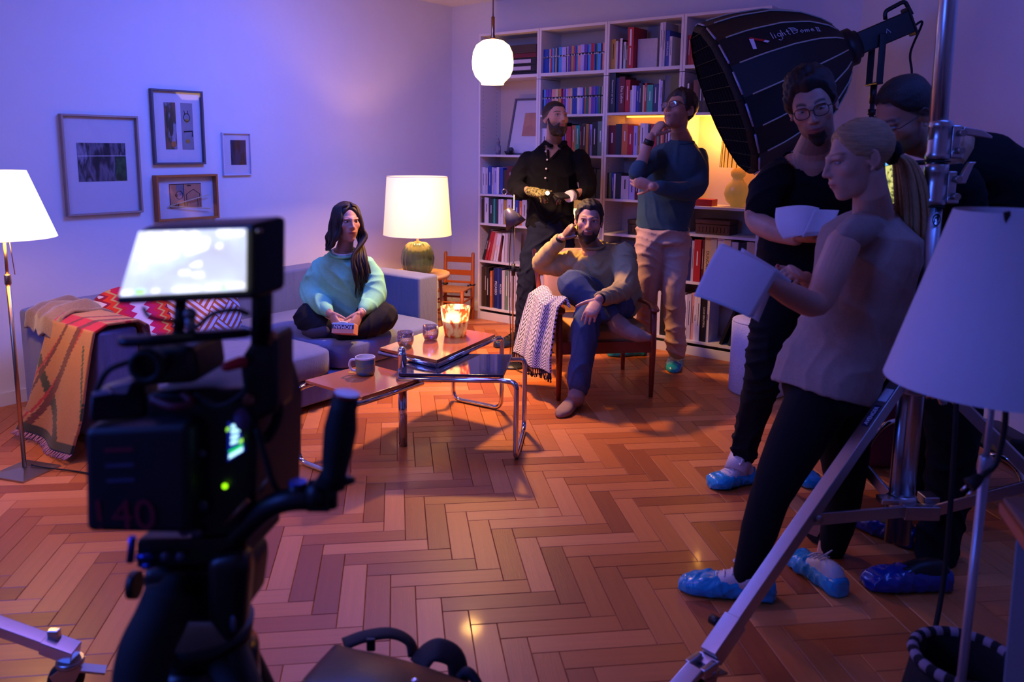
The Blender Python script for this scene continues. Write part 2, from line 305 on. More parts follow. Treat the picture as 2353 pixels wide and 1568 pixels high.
BM = {k: mat('book_cloth_'+v[1].replace(' ', '_'), v[0], .45, var=.08, scale=60, coat=.1) for k, v in CN.items()}
INK = {'d': mat('spine_ink_dark', '#1a1622', .7), 'l': mat('spine_ink_light', '#d8d2dc', .7), 'r': mat('spine_ink_red', '#ff2440', .7)}
def book(x, z, w, h, d, col, label, group=None, yf=None, lean=0, band=False, title=None, tk='l', ts=None, nm='book', dashes=None):
    yf = FY+.02 if yf is None else yf; b = M(); e = .0022; cv = .003
    def q(X, Z): return (x+X*cos(lean)+Z*sin(lean), z-X*sin(lean)+Z*cos(lean)+(w*sin(lean) if lean > 0 else 0))
    def bx(x0, x1, y0, y1, z0, z1, mi):
        P = [q(x0, z0), q(x1, z0), q(x1, z1), q(x0, z1)]
        b.add([(p[0], y0, p[1]) for p in P]+[(p[0], y1, p[1]) for p in P], [(0, 1, 2, 3), (7, 6, 5, 4), (0, 4, 5, 1), (1, 5, 6, 2), (2, 6, 7, 3), (3, 7, 4, 0)], mi)
    if band:
        a = h*.62
        for z0, z1, mi in ((0, a, 0), (a, a+h*.075, 2), (a+h*.075, h, 0)):
            P = [(-.0, .003), (.15, .0008), (.5, 0), (.85, .0008), (1, .003)]
            b.add([(x+f*w, yf+g, z+zz) for zz in (z0, z1) for f, g in P], [(k, k+1, k+6, k+5) for k in range(4)], mi, True)
        bx(0, w, yf+.003, yf+d, 0, h, 0); bx(cv, w-cv, yf+.01, yf+d-.002, h-.001, h+.0004, 1)
    else:
        bx(0, cv, yf+.002, yf+d, 0, h, 0); bx(w-cv, w, yf+.002, yf+d, 0, h, 0); bx(0, w, yf, yf+.003, 0, h, 0); bx(cv, w-cv, yf+.003, yf+d-.004, .002, h-.003, 1)
    ms = [BM[col], PAGES, BANDP]
    o = solo(nm, b, ms, (x, yf, z), label, 'book', group)
    if title:
        ux = (-sin(0), 0, 0); c = q(w*.5, h*.5); up = Vector((sin(lean), 0, cos(lean))); tb = M()
        tb.text(title, (c[0], yf-.0006, c[1]), -up, Vector((cos(lean), 0, -sin(lean))), ts or min(w*.62, h*.8/len(title)*1.5), 0)
        k = link('spine_title', mesh('spine_title', tb, INK[tk], (x, yf, z)), o)
    elif dashes:
        tb = M()
        for zz0, zz1, ww in dashes:
            P = [q(w*(.5-ww/2), h*zz0), q(w*(.5+ww/2), h*zz0), q(w*(.5+ww/2), h*zz1), q(w*(.5-ww/2), h*zz1)]
            tb.add([(p[0], yf-.0005, p[1]) for p in P], [(0, 1, 2, 3)])
        link('spine_label', mesh('spine_label', tb, INK[tk], (x, yf, z)), o)
    return o
CNT = ['first', 'second', 'third', 'fourth', 'fifth', 'sixth', 'seventh', 'eighth', 'ninth', 'tenth', 'eleventh', 'twelfth', 'thirteenth', 'fourteenth', 'fifteenth', 'sixteenth', 'seventeenth', 'eighteenth', 'nineteenth', 'twentieth'] + ['twenty-'+q for q in ('first', 'second', 'third', 'fourth', 'fifth', 'sixth', 'seventh', 'eighth', 'ninth')] + ['thirtieth', 'thirty-first', 'thirty-second', 'thirty-third', 'thirty-fourth', 'thirty-fifth', 'thirty-sixth']
def row(unit, z, spec, where, group, band=False, fill=True, x_off=0, yf=None):
    """spec: colour key + width mm [+ /height mm] tokens, left to right"""
    x = BX[unit]+.021+x_off; tot = .5582; items = []
    for tk in spec.split():
        c = tk[0]; rest_ = tk[1:]; ti = None
        if '=' in rest_: rest_, ti = rest_.split('=')
        w, h = (rest_.split('/')+['210'])[:2]; items.append((c, float(w)/1000, float(h)/1000, ti))
    s = (tot-x_off)/sum(i[1] for i in items) if fill else 1
    for k, (c, w, h, ti) in enumerate(items):
        w *= s
        if c == '-': x += w; continue
        lab = '%s %s, %s from left %s' % (CN[c][1], 'banded comic' if band else ('thick book' if w > .035 else 'slim book' if w < .016 else 'book'), CNT[k], where)
        ds = None
        if not band and not ti: ds = [(.3+.15*random.random(), .7+.2*random.random(), .16)] if w > .018 and random.random() < .7 else None
        book(x, z, w-.0008, h+random.uniform(-.002, .002), random.uniform(.15, .2) if not band else .17, c, lab, group, yf=(yf or FY+.02)+random.uniform(0, .012), band=band, title=ti.replace('_', ' ') if ti else None, tk='d' if c in 'wWalsy' else 'l', dashes=ds); x += w
r2 = SH[1]; r3 = SH[2]; r4 = SH[3]; r1 = SH[0]
row(1, r2[6]+.03, 'b46/182 W12/182 r16/182 k4/180 c16/184 n8/184 W10/184 u12/184 c30/188 l38/188 k3/182 W12/188 p22/188 y22/190 m18/190 c12/192 s26/192 l26/194 p26/194 c26/194 r28/196 b10/194 g12/194 c28/196 R10/194 s26/196', 'on the top shelf of the comic bookcase', 'comics on the top shelf', True)
row(1, r2[5]+.024, 'B10/192 c18/192 p24/192 p22/192 s40/192 a26/194 y20/194 r10/194 m18/194 p10/194 l18/194 s22/196 a18/196 b38/196 w22/198 l26/198 b14/198 o12/198 g26/198 s22/200 p34/200 b24/200 g18/200 a16/200 n14/200', 'on the second shelf of the comic bookcase', 'comics on the second shelf', True)
row(1, r2[4]+.024, 'w30/205 k26/210 w20/205 k40/250 p20/230 k14/240 r30/220 o24/225 t26/225 R12/225 n26/240 y16/235 l18/235 k30/250 G34/255', 'on the third shelf of the comic bookcase', 'books on the third shelf')
row(1, r2[3]+.024, 'n60/240 k40/230 u50/220 k30/240 G50/230 g24/210 k44/220 u30/220', 'on the shelf behind the black shirted man', 'dark books behind the man')
row(1, r2[0]+.024, 'w40/330 W30/320 w40/320 r40/320 w36/310 W40/300 w40/300 l40/300', 'on the bottom shelf behind the armchair blanket', 'tall books by the armchair')
row(2, r3[6]+.03, 'y38/212 a8/200 W14/200 m14/190 w20/215 k4/205 w22/190 g20/165', 'on the top shelf of the third bookcase', 'books on the third bookcase top', fill=False)
xo = BX[2]+.021+.146
book(xo, r3[6]+.03, .048, .285, .2, 'r', 'large red boxed book standing on the top shelf of the third bookcase', yf=FY+.004, nm='boxed_book', dashes=[(.55, .95, .3), (.08, .5, .16)])
xo += .052
for k in range(16): book(xo+k*.0098, r3[6]+.03, .0092, .205, .15, 'W', '%s volume of the uniform pale set beside the large red book' % CNT[k], 'uniform pale volumes', yf=FY+.06)
row(2, r3[6]+.03, 'w22/300 W20/300 b30/245=SAMMLUNG w20/205', 'right of the uniform pale set', 'books at the end of the top shelf', fill=False, x_off=.39)
row(2, r3[5]+.024, 'u40/300=Gesamtwerk_der_Kunst B26/250 R40/255=Das_Leben r34/235 W14/160 w14/190 l18/190 b16/185 B16/205 k12/200 a12/190 r16/205 t40/190 B32/195 w14/225 l16/215 k10/215 B40/250 k60/250', 'on the third bookcase second shelf', 'books on the third bookcase second shelf')
row(2, r3[4]+.024, 'R44/215 u36/225 o36/225 r34/215 l24/210 y16/210 w26/225 W20/225 u12/215 r40/220 g14/210 o24/205 R24/205 w24/215 G30/220', 'on the warm lit third shelf of the third bookcase', 'books on the lit shelf')
row(2, r3[3]+.024, 'k10/190 G16/190 b14/190 w10/185 u34/190 W44/170 l34/165 R18/190 w10/190 o22/185 B28/190 w24/185 a30/180 k40/170 R30/185 b20/180', 'behind the elbow of the man in the sweater', 'books on the fourth shelf')
row(2, r3[1]+.024, 'k40/200 n60/180 B40/200 w40/220 b30/210 W40/200', 'behind the seated man in the third bookcase', 'books behind the seated man')
row(2, r3[0]+.024, 'k40/330 w60/330 a40/320 w40/310 R30/320 w30/330 k40/300', 'on the bottom shelf behind the armchair', 'books behind the armchair')
row(3, r4[5]+.03, 'r24/200 r24/200 r24/200 r24/200 r24/200 r24/200 r24/200', 'of the red set on the last bookcase top', 'red set on the last bookcase', fill=False)
row(3, r4[4]+.024, '-14 w12/200 -30 R40/220 k30/200 n24/190 k24/185 u30/180 B24/170 k40/200 R40/210 k40/200', 'on the second shelf of the last bookcase', 'dark books by the softbox', fill=False)
row(3, r4[1]+.024, 'b30/300 B20/300 W10/290 r26/300 R10/300 a24/318=DUNCAN W22/318 w26/318 a24/315 W26/300 k30/300 a30/310', 'on the shelf above the white pouf', 'books above the pouf')
row(3, r4[0]+.024, 'b20/300 w14/290=KUNST R28/330=ASKER w26/320 W30/330 s24/340 w20/330=MALEREI w26/340 k14/350 k30/355=COOK_BEAUTIFUL w22/360=bauhaus', 'on the bottom shelf beside the white pouf', 'books beside the pouf', fill=False)
for k, (dx, ln, c, h) in enumerate(((.36, .35, 'k', .3), (.42, .3, 'u', .3), (.46, .25, 'n', .29))): book(BX[3]+dx, r4[0]+.024, .02, h, .2, c, '%s %s book leaning over on the bottom shelf by the pouf' % (CNT[k], CN[c][1]), 'leaning books by the pouf', lean=ln)
# first bookcase
t_ = [('k', .05, 'black flat box'), ('W', .018, ''), ]
z = r1[5]+.03; Lb = (('black flat box at the bottom of the pile', .5, .022, 'k'), ('black flat box with pale label, second from the bottom of the pile', .49, .052, 'k'), ('black flat box with pale label, third from the bottom of the pile', .49, .052, 'k'), ('dark red book lying on the black boxes', .32, .035, 'R'), ('brown leather album lying on top of the pile', .44, .065, 'n'))
for lb, w, h, c in Lb:
    x = BX[0]+.58-.02-w; b = M().b2((x, FY+.02, z), (x+w, -.03, z+h)); o = solo('storage_box' if c == 'k' else 'book', b, [BM[c], INK['l']], (x, FY+.02, z), lb, 'box' if c == 'k' else 'book', bev=.003)
    if 'pale' in lb: link('paper_label', mesh('paper_label', M().b2((x+.04, FY+.019, z+.012), (x+w-.05, FY+.02, z+h-.012)), mat('label_paper', '#b5aec0', .8), (x, FY+.02, z)), o)
    z += h+.001
t = T('framed_print', 'grey framed picture leaning inside the first bookcase with a salmon sheet', 'picture', (BX[0]+.3, -.12, r1[4]+.024)); z = r1[4]+.024; x0, x1 = BX[0]+.215, BX[0]+.575
R = lambda u, v, o_: (x0+u*(x1-x0), -.17+.12*v-o_, z+v*.46)
def sl(u0, u1, v0, v1, o0, o1): return M().add([R(u, v, o_) for o_ in (o1, o0) for u, v in ((u0, v0), (u1, v0), (u1, v1), (u0, v1))], [(0, 1, 2, 3), (7, 6, 5, 4), (0, 4, 5, 1), (1, 5, 6, 2), (2, 6, 7, 3), (3, 7, 4, 0)])
fg = mat('dark_grey_frame', '#5a5560', .4)
for q in ((0, 1, 0, .035), (0, 1, .965, 1), (0, .045, .035, .965), (.955, 1, .035, .965)): t.part('frame', sl(*q, -.004, .014), fg)
t.part('mount', sl(.045, .955, .035, .965, 0, .003), m_mat); t.part('print', sl(.34, .76, .33, .74, .003, .004), p4); t.part('glass', sl(.045, .955, .035, .965, .009, .0105), m_glass)
fig = mat('glazed_grey_figurine', '#777080', .4, var=.3, scale=60)
t = T('gnome_figurine', 'small grey gnome figurine on the shelf in front of the leaning picture', 'figurine', (BX[0]+.155, FY+.07, z)); c = t.og
t.part('body', M().lathe([(.02, 0), (.022, .02), (.024, .05), (.018, .075), (.012, .082)], c, 14).tube([c+Vector((-.022, 0, .065)), c+Vector((-.026, -.012, .04))], .007, 8, round_=True).tube([c+Vector((.022, 0, .065)), c+Vector((.026, -.012, .04))], .007, 8, round_=True), fig)
t.part('head', M().ell(c+Vector((0, 0, .092)), .015, n=12, k=8).ell(c+Vector((0, -.014, .09)), .004, n=8, k=6), fig); t.part('hat', M().lathe([(.016, .098), (.012, .112), (.004, .135), (.001, .14)], c, 12), fig); t.part('beard', M().ell(c+Vector((0, -.012, .077)), (.01, .006, .014), n=10, k=6), fig)
t = T('pot', 'small dark bowl with a lump beside the gnome figurine', 'bowl', (BX[0]+.27, FY+.06, z)); c = t.og
t.part('bowl', M().lathe([(.018, 0), (.03, .012), (.036, .03), (.032, .03), (.026, .014), (.01, .008)], c, 18), BM['k']); t.part('lump', M().ell(c+Vector((.02, .01, .04)), (.022, .018, .022), n=12, k=8), BM['u'])
row(0, r1[3]+.024, 'w24/220 W26/215 u6/215 b26/225 W18/220 l24/215 w20/220 u10/210 b26/215 n30/200 R60/235 B30/200 k40/190 u40/200 w40/210 b30/200', 'on the fourth shelf of the corner bookcase', 'books on the corner bookcase fourth shelf')
row(0, r1[2]+.024, 'n20/200 w28/215 u30/205 t12/205 u26/205 w14/205 w18/205 y24/200 w30/210 R22/205 b26/205 o20/200 W30/210 u30/200 w30/200', 'on the fifth shelf of the corner bookcase', 'books on the corner bookcase fifth shelf')
x = BX[0]+.03
for k, (w, h, c, ti, tk) in enumerate(((.024, .27, 'k', 'VAN GOGH', 'l'), (.024, .255, 'r', 'MODERNE', 'l'), (.022, .25, 'r', None, 'l'), (.026, .24, 's', None, 'l'), (.022, .235, 'w', 'KULTUR', 'r'), (.018, .235, 'w', None, 'd'), (.028, .225, 'R', None, 'l'), (.024, .24, 'w', None, 'd'), (.026, .24, 'W', None, 'd'))):
    book(x, r1[1]+.024, w, h, .19, c, '%s art book, %s in the leaning row of the corner bookcase' % (CN[c][1], CNT[k]), 'leaning art books', lean=(.3-.025*k if k < 7 else .04), title=ti, tk=tk); x += w*1.1+.004
row(0, r1[0]+.024, 'n22/345 n22/345 k24/345 k14/300 o16/315 -6 B42/345=PICASSO b10/345 B30/345=PICASSO W24/335 G28/335 w10/330 W20/325 w20/325 W14/320 w40/320 l30/310 w50/300 W40/310', 'on the bottom shelf of the corner bookcase', 'tall art books in the corner bookcase')
# third and fourth bookcase ornaments
def carved(nm, x, y, z, w, d, h, label, col):
    t = T(nm, label, 'box', (x, y, z)); m = mat('carved_wood_'+col, col, .6, var=.35, scale=120, bump=.6, bs=160); t.part('body', M().b2((x, y, z), (x+w, y+d, z+h*.68)), m, .004); t.part('lid', M().b2((x-.004, y-.004, z+h*.7), (x+w+.004, y+d+.004, z+h)), m, .005)
    kb = M()
    for q in range(9): kb.box((x+w*(.08+.105*q), y-.002, z+h*.34), (w*.07, .006, h*.34))
    t.part('carving', kb, m, kind='stuff')
carved('carved_box', BX[3]+.13, FY+.05, r4[2]+.024, .25, .15, .1, 'brown carved wooden box on the shelf under the red box', '#5a3320')
carved('carved_box', BX[2]+.2, FY+.04, r3[2]+.024, .26, .16, .11, 'dark brown carved wooden box in the third bookcase behind the seated man', '#33201a')
x, z = BX[3]+.1, r4[3]+.024
solo('red_box', M().b2((x, FY+.03, z), (x+.15, FY+.13, z+.048)), mat('red_lacquer', '#a8140e', .35), (x, FY+.03, z), 'small red box on the lit shelf beside the striped lamp', 'box', bev=.003)
t = T('table_lamp', 'glowing round glass lamp with a striped shade in the last bookcase', 'lamp', (2.731, -.14, z)); c = t.og
t.part('base', M().lathe([(.04, 0), (.045, .012), (.075, .04), (.09, .09), (.078, .14), (.045, .178), (.035, .195), (.05, .215), (.052, .24), (.03, .262), (.01, .3)], c, 28), mat('smoky_glass_lamp', '#8a6a4a', .3, emit='#ffb050', es=.16, var=.3, scale=6))
sh = M(); 
t.part('shade', M().lathe([(.125, .27), (.115, .52), (.113, .52), (.123, .27)], c, 36, cap=False), mat('striped_shade', '#b88848', .7, emit='#ff9a30', es=.9, scale=3))
for q in range(24):
    a = 2*pi*q/24; t.part('stripe', M().tube([c+Vector((.1255*cos(a), .1255*sin(a), .27)), c+Vector((.1155*cos(a), .1155*sin(a), .52))], .003, 5), mat('shade_stripe', '#5a3010', .8))
tl_ = M().b2((BX[2]+.06, -.06, r3[5]-.004), (BX[2]+.5, -.03, r3[5]+.006)); solo('added_glow_strip', tl_, mat('added_warm_glow', '#ffd090', .5, emit='#ff9a30', es=7), (BX[2]+.06, -.06, r3[5]), 'thin added warm glow strip under the shelf above the red books', 'lamp')  # glowing strip added to warm the back of this shelf
t = T('small_lamp', 'tiny glowing lamp with a pale shade on the shelf behind the seated man', 'lamp', (1.42, -.13, r2[2]+.024)); c = t.og
t.part('shade', M().lathe([(.055, .12), (.04, .2), (.038, .2), (.053, .12)], c, 20, cap=False), mat('lit_shade_small', '#ffe0b0', .8, emit='#ffd08a', es=3)); t.part('base', M().lathe([(.035, 0), (.035, .01), (.008, .015), (.008, .13)], c, 16), mat('brass', '#b08a4a', .25, 1))

# ------------------------------------------------------------ furniture
def ext(b, pts, vec, mi=0):
    n = len(pts); v = Vector(vec); P = [Vector(p) for p in pts]
    return b.add(P+[p+v for p in P], [tuple(reversed(range(n))), tuple(range(n, 2*n))]+[(i, (i+1) % n, n+(i+1) % n, n+i) for i in range(n)], mi)
def pill(b, c, d, e=.3, n=28, k=16, R=None, mi=0, fn=None):
    sg = lambda x, p: math.copysign(abs(x)**p, x); rings = []
    for i in range(k+1):
        t = -pi/2+pi*min(max(i/k, .004), .996); r = []
        for a in range(n):
            u = 2*pi*a/n; p = Vector((sg(cos(t), e)*sg(cos(u), e)*d[0]/2, sg(cos(t), e)*sg(sin(u), e)*d[1]/2, sg(sin(t), e)*d[2]/2))
            if fn: p = Vector(fn(p))
            r.append((R @ p if R else p)+Vector(c))
        rings.append(r)
    return b.loft(rings, mi)
m_chrome = mat('chrome', '#d8d4d6', .1, 1, var=.03); m_alu = mat('aluminium', '#b9b6bb', .3, 1, var=.06, scale=60); m_steel = mat('brushed_steel', '#a09a98', .32, 1, var=.1, scale=50, st=(1, 12, 1))
m_blk = mat('black_plastic', '#0c0c10', .45, var=.3, scale=20); m_blk2 = mat('black_rubber', '#08080a', .7, var=.3); m_blkg = mat('black_gloss', '#0a0a0e', .22, var=.2)
m_sofa = mat('blue_grey_chenille', '#525c88', .95, var=.2, scale=40, st=(1, 1, .15), bump=.5, bs=350, sheen=.3)
sf = T('sofa', 'grey blue upholstered sofa with low arms standing along the wall', 'sofa', (.75, -2.68, 0))
b = M().prism([(.22, -3.66), (.34, -3.84), (1.2, -3.84), (1.2, -3.655), (.42, -3.655), (.4, -3.5)], .05, .6); sf.part('arm', b, m_sofa, .018)
sf.part('arm', M().b2((.09, -1.71, .05), (1.2, -1.515, .6)), m_sofa, .018)
b = M().prism([(.22, -3.655), (.4, -3.5), (.29, -1.712), (.08, -1.712)], .05, .6); sf.part('back', b, m_sofa, .02)
sf.part('base', M().b2((.3, -3.65, .035), (1.41, -1.715, .185)), m_sofa, .015)
for y0, y1 in ((-3.64, -2.625), (-2.615, -1.72)):
    cu = M(); pill(cu, (.895, (y0+y1)/2, .262), (1.1, y1-y0, .155), .22, 48, 20, fn=lambda p: (p.x, p.y, p.z+(.02*cos(p.x*2.6)*cos(p.y*3) if p.z > 0 else 0))); sf.part('seat_cushion', cu, m_sofa)
for x, y in ((.45, -3.7), (1.15, -3.7), (.3, -1.6), (1.1, -1.6)): sf.part('leg', M().b2((x-.025, y-.025, 0), (x+.025, y+.025, .05)), m_blk)
# throw pillows
def pillow(nm, label, c, d, R, m, grp=None):
    b = M(); pill(b, c, d, .55, 36, 18, R); o = solo(nm, b, m, c, label, 'cushion', grp); return o
def zig_mat():
    m = mat('ikat_cushion_cloth', '#d0206a', .9); nt = m.node_tree; N = nt.nodes.new; K = nt.links.new; bs = nt.nodes['Principled BSDF']
    tc = [n for n in nt.nodes if n.type == 'TEX_COORD'][0]; sp = N('ShaderNodeSeparateXYZ'); K(tc.outputs['Object'], sp.inputs[0])
    def mth(op, a, b_=None):
        q = N('ShaderNodeMath'); q.operation = op
        for i, v in enumerate((a, b_)):
            if v is None: continue
            if isinstance(v, (int, float)): q.inputs[i].default_value = v
            else: K(v, q.inputs[i])
        return q.outputs[0]
    pp = mth('PINGPONG', sp.outputs['Z'], .018); v = mth('ADD', mth('MULTIPLY', mth('ABSOLUTE', sp.outputs['Y']), 4.6), mth('MULTIPLY', pp, 9)); fr = mth('FRACT', v)
    cr = N('ShaderNodeValToRGB'); cr.color_ramp.interpolation = 'CONSTANT'; el = cr.color_ramp.elements; cols = (('#d8cfe0', 0), ('#c01058', .28), ('#d01838', .5), ('#c8a45a', .66), ('#e03a18', .74), ('#8a1030', .9))
    for i, (c, p) in enumerate(cols): e = el[i] if i < 2 else el.new(p); e.position = p; e.color = lin(c)+[1]
    K(fr, cr.inputs[0]); K(cr.outputs[0], bs.inputs['Base Color']); return m
def maze_mat():
    m = mat('maze_cushion_cloth', '#b9735a', .9); nt = m.node_tree; N = nt.nodes.new; K = nt.links.new; bs = nt.nodes['Principled BSDF']
    tc = [n for n in nt.nodes if n.type == 'TEX_COORD'][0]; mp = N('ShaderNodeMapping'); mp.inputs['Rotation'].default_value = (.78, 0, 0); mp.inputs['Scale'].default_value = (45, 45, 45); K(tc.outputs['Object'], mp.inputs[0])
    fl_ = N('ShaderNodeVectorMath'); fl_.operation = 'FLOOR'; dv = N('ShaderNodeVectorMath'); dv.operation = 'MULTIPLY'; dv.inputs[1].default_value = (0, .3333, .3333); K(mp.outputs[0], dv.inputs[0]); K(dv.outputs[0], fl_.inputs[0])
    wn = N('ShaderNodeTexWhiteNoise'); wn.noise_dimensions = '3D'; K(fl_.outputs[0], wn.inputs[0]); sp = N('ShaderNodeSeparateXYZ'); K(mp.outputs[0], sp.inputs[0])
    g = N('ShaderNodeMath'); g.operation = 'GREATER_THAN'; g.inputs[1].default_value = .5; K(wn.outputs['Value'], g.inputs[0])
    mx = N('ShaderNodeMix'); K(g.outputs[0], mx.inputs[0]); K(sp.outputs['Y'], mx.inputs[2]); K(sp.outputs['Z'], mx.inputs[3])
    f = N('ShaderNodeMath'); f.operation = 'PINGPONG'; f.inputs[1].default_value = .75; K(mx.outputs[0], f.inputs[0]); h = N('ShaderNodeMath'); h.operation = 'GREATER_THAN'; h.inputs[1].default_value = .36; K(f.outputs[0], h.inputs[0])
    c = N('ShaderNodeMix'); c.data_type = 'RGBA'; c.inputs[6].default_value = lin('#b0603c')+[1]; c.inputs[7].default_value = lin('#d8cfe0')+[1]; K(h.outputs[0], c.inputs[0]); K(c.outputs[2], bs.inputs['Base Color']); return m
RX = lambda a, bz=0: Matrix.Rotation(bz, 3, 'Z') @ Matrix.Rotation(a, 3, 'Y')
pillow('cushion', 'pink and red zigzag patterned cushion beside the sofa arm', (.63, -3.36, .5), (.15, .46, .4), RX(-.4, .25), zig_mat())
pillow('cushion', 'white cushion with terracotta maze pattern on the sofa', (.62, -2.95, .5), (.14, .46, .4), RX(-.35, -.05), maze_mat())
# kilim throw over the sofa arm, fleece beneath
def vcol(me, fn):
    a = me.color_attributes.new('Col', 'FLOAT_COLOR', 'POINT'); c = np.array([list(fn(v.co))+[1] for v in me.vertices], np.float32); a.data.foreach_set('color', c.ravel())
m_vc = mat('woven_wool', '#ffffff', .95, vc=True, var=.18, scale=120, bump=.5, bs=300, sheen=.2)
def arm_profile(s):                       # along the drape: inside of the arm, over its top, down the outside to the floor
    Pp = [(-3.60, .42), (-3.615, .60), (-3.66, .632), (-3.80, .632), (-3.862, .60), (-3.885, .45), (-3.93, .2), (-3.975, .035)]
    L_ = [0]
    for p, q in zip(Pp, Pp[1:]): L_.append(L_[-1]+math.dist(p, q))
    d = s*L_[-1]
    for i in range(len(Pp)-1):
        if d <= L_[i+1]+1e-6: t = (d-L_[i])/(L_[i+1]-L_[i]); return [Pp[i][k]+(Pp[i+1][k]-Pp[i][k])*t for k in (0, 1)]
    return Pp[-1]
def kil(u, v):
    y, z = arm_profile(v); x = .76+.44*u+(v-.45)*(-.32+.22*u)*(1 if v > .45 else .3); w = max(0, (v-.45))
    return (x+.012*sin(9*v), y-.03*w*sin(u*7+v*2)-.012*sin(u*13)*w, max(z, .02)+.012*sin(u*6+1)*(v > .9))
b = M().sheet(kil, 70, 150, .012); o = solo('kilim_throw', b, m_vc, (1, -3.8, .3), 'orange woven throw with red and dark green stripes draped over the sofa arm', 'throw')
def kcol(i):
    n = 71*151; q = i % n; u, v = (q % 71)/70, (q//71)/150
    base = lin('#b0743c') if v > .5 else lin('#a87448')
    jag = .008*((int(v*150) % 3)-1)
    def st(a, w): return abs(a+jag) < w
    if v > .955: return lin('#1c2414')
    if v < .1: return lin('#c8a898')
    if st(u-.5-(.62-v)*1.05, .05) or st(u-.28-(.55-v)*1.2, .028): return lin('#5c1a14')
    if st(u-.2-(v-.35)*-1.5-.35, .02) or st(u-1.4+v*1.45, .022): return lin('#a81220')
    if st(u-(v-.62)*1.9, .07) and v > .6: return lin('#2a3018')
    if st(v-.4, .03): return lin('#a81220')
    if st(u-.85-(v-.5)*.5, .02) and v > .5: return lin('#3c4a24')
    return base
me = o.data; a = me.color_attributes.new('Col', 'FLOAT_COLOR', 'POINT'); a.data.foreach_set('color', np.array([list(kcol(i))+[1] for i in range(len(me.vertices))], np.float32).ravel())
fr_ = M()
for k in range(46):
    p = Vector(kil(k/45, 1)); fr_.tube([p, p+Vector((.004*sin(k*3), -.012, -.008)), p+Vector((.008*sin(k*5), -.03, -.018))], .0035, 5)
link('fringe', mesh('fringe', fr_, mat('pink_wool_fringe', '#b08088', .95), (1, -3.8, .3)), o)['kind'] = 'stuff'
def flc(u, v):
    y, z = arm_profile(.0+.52*v); return (.5+.36*u, y+.012*sin(u*8), z+.012+.02*sin(u*9+v*5)*sin(v*pi)**2+.012*sin(u*21))
solo('fleece_throw', M().sheet(flc, 40, 40, .02), mat('beige_fleece', '#80695c', 1, var=.2, scale=90, bump=.8, bs=160, sheen=.5), (.8, -3.7, .6), 'beige fleece throw bunched on the sofa arm under the orange one', 'throw')

# coffee table: three leaves on one chrome post
ct = T('coffee_table', 'chrome swivel coffee table with two orange leaves and one dark glossy leaf', 'table', (2.174, -2.86, 0))
m_or = mat('orange_laminate', '#c86e3a', .12, var=.08, scale=4, coat=.3); m_dk = mat('dark_glossy_laminate', '#2c2e40', .06, var=.1, coat=.5)
ct.part('post', M().lathe([(.021, 0), (.021, .34)], (2.174, -2.86, 0), 24), m_chrome)
ct.part('pivot_knob', M().lathe([(.021, .395), (.021, .46), (.0225, .462), (.0225, .472), (.017, .476), (.018, .488), (.012, .5), (.003, .504)], (2.174, -2.86, 0), 24), m_chrome)
ct.part('pivot_knob', M().lathe([(.022, .34), (.022, .394)], (2.174, -2.86, 0), 24), m_chrome)
def leaf(p0, p1, p2, p3, z, m, label, legs):
    q = [Vector((*p, z)) for p in (p0, p1, p2, p3)]; b = M(); ext(b, [p+Vector((0, 0, -.014)) for p in q], (0, 0, .014)); ct.part('tabletop', b, m, .002, label=label)
    d = Vector((0, 0, -.027)); zz = z-.027; A_, B_ = Vector((*legs[0], 0)), Vector((*legs[1], 0))
    path = [q[0]+d, q[1]+d, A_+Vector((0, 0, zz)), A_+Vector((0, 0, .0125)), B_+Vector((0, 0, .0125)), B_+Vector((0, 0, zz)), q[2]+d, q[3]+d]
    ct.part('leg_frame', M().tube(arc(path, .055, 6), .0125, 12), m_chrome); ct.part('cross_tube', M().tube([q[0]+d, q[3]+d], .0125, 12), m_chrome)
leaf((2.32, -2.875), (2.325, -3.262), (1.93, -3.255), (1.935, -2.87), .38, m_or, 'low orange tabletop holding the mug', ((2.305, -3.33), (1.955, -3.325)))
leaf((2.262, -2.975), (2.66, -2.685), (2.46, -2.35), (2.05, -2.65), .412, m_dk, 'dark glossy tabletop', ((2.728, -2.675), (2.508, -2.305)))
leaf((2.337, -2.79), (2.21, -2.175), (1.85, -2.2), (1.95, -2.795), .45, m_or, 'raised orange tabletop holding the candle', ((2.215, -2.12), (1.885, -2.15)))
# things on the table
gl = thin_glass('drinking_glass', '#e6e2ee', .16)
def tumbler(c, r, h, label, liq):
    t = T('tumbler', label, 'glass', c); p = [(.5*r, 0), (.8*r, .004), (.97*r, .022), (r, .04), (.96*r, h)]; t.part('glass', M().lathe([(.001, 0)]+p+[(a-.0025, z+(.004 if z < h else 0)) for a, z in reversed(p)], c, 32, cap=False), gl)
    t.part('water', M().lathe([(.6*r, .006), (.85*r, .012), (.93*r, .024), (.955*r, h*.45)], c, 28), thin_glass('water_'+liq, liq, .2))
    rb = M()
    for k in range(22):
        a0 = 2*pi*k/22; rb.tube([(c[0]+1.005*r*cos(a0+q*.25)*(1 if q < 3 else .975), c[1]+1.005*r*sin(a0+q*.25)*(1 if q < 3 else .975), c[2]+.03+(h-.036)*q/4) for q in range(5)], .0009, 4)
    t.part('ribs', rb, gl, kind='stuff')
tumbler((2.03, -2.69, .45), .042, .078, 'clear ribbed tumbler of water close to the chrome knob', '#dfe8d8'); tumbler((2.03, -2.5, .45), .042, .078, 'lilac tinted ribbed tumbler beside the glowing candle glass', '#d8c0ea')
cc = (2.06, -2.335, .45)
t = T('candle_glass', 'glowing red and orange mottled candle glass on the orange tabletop', 'candle', cc)
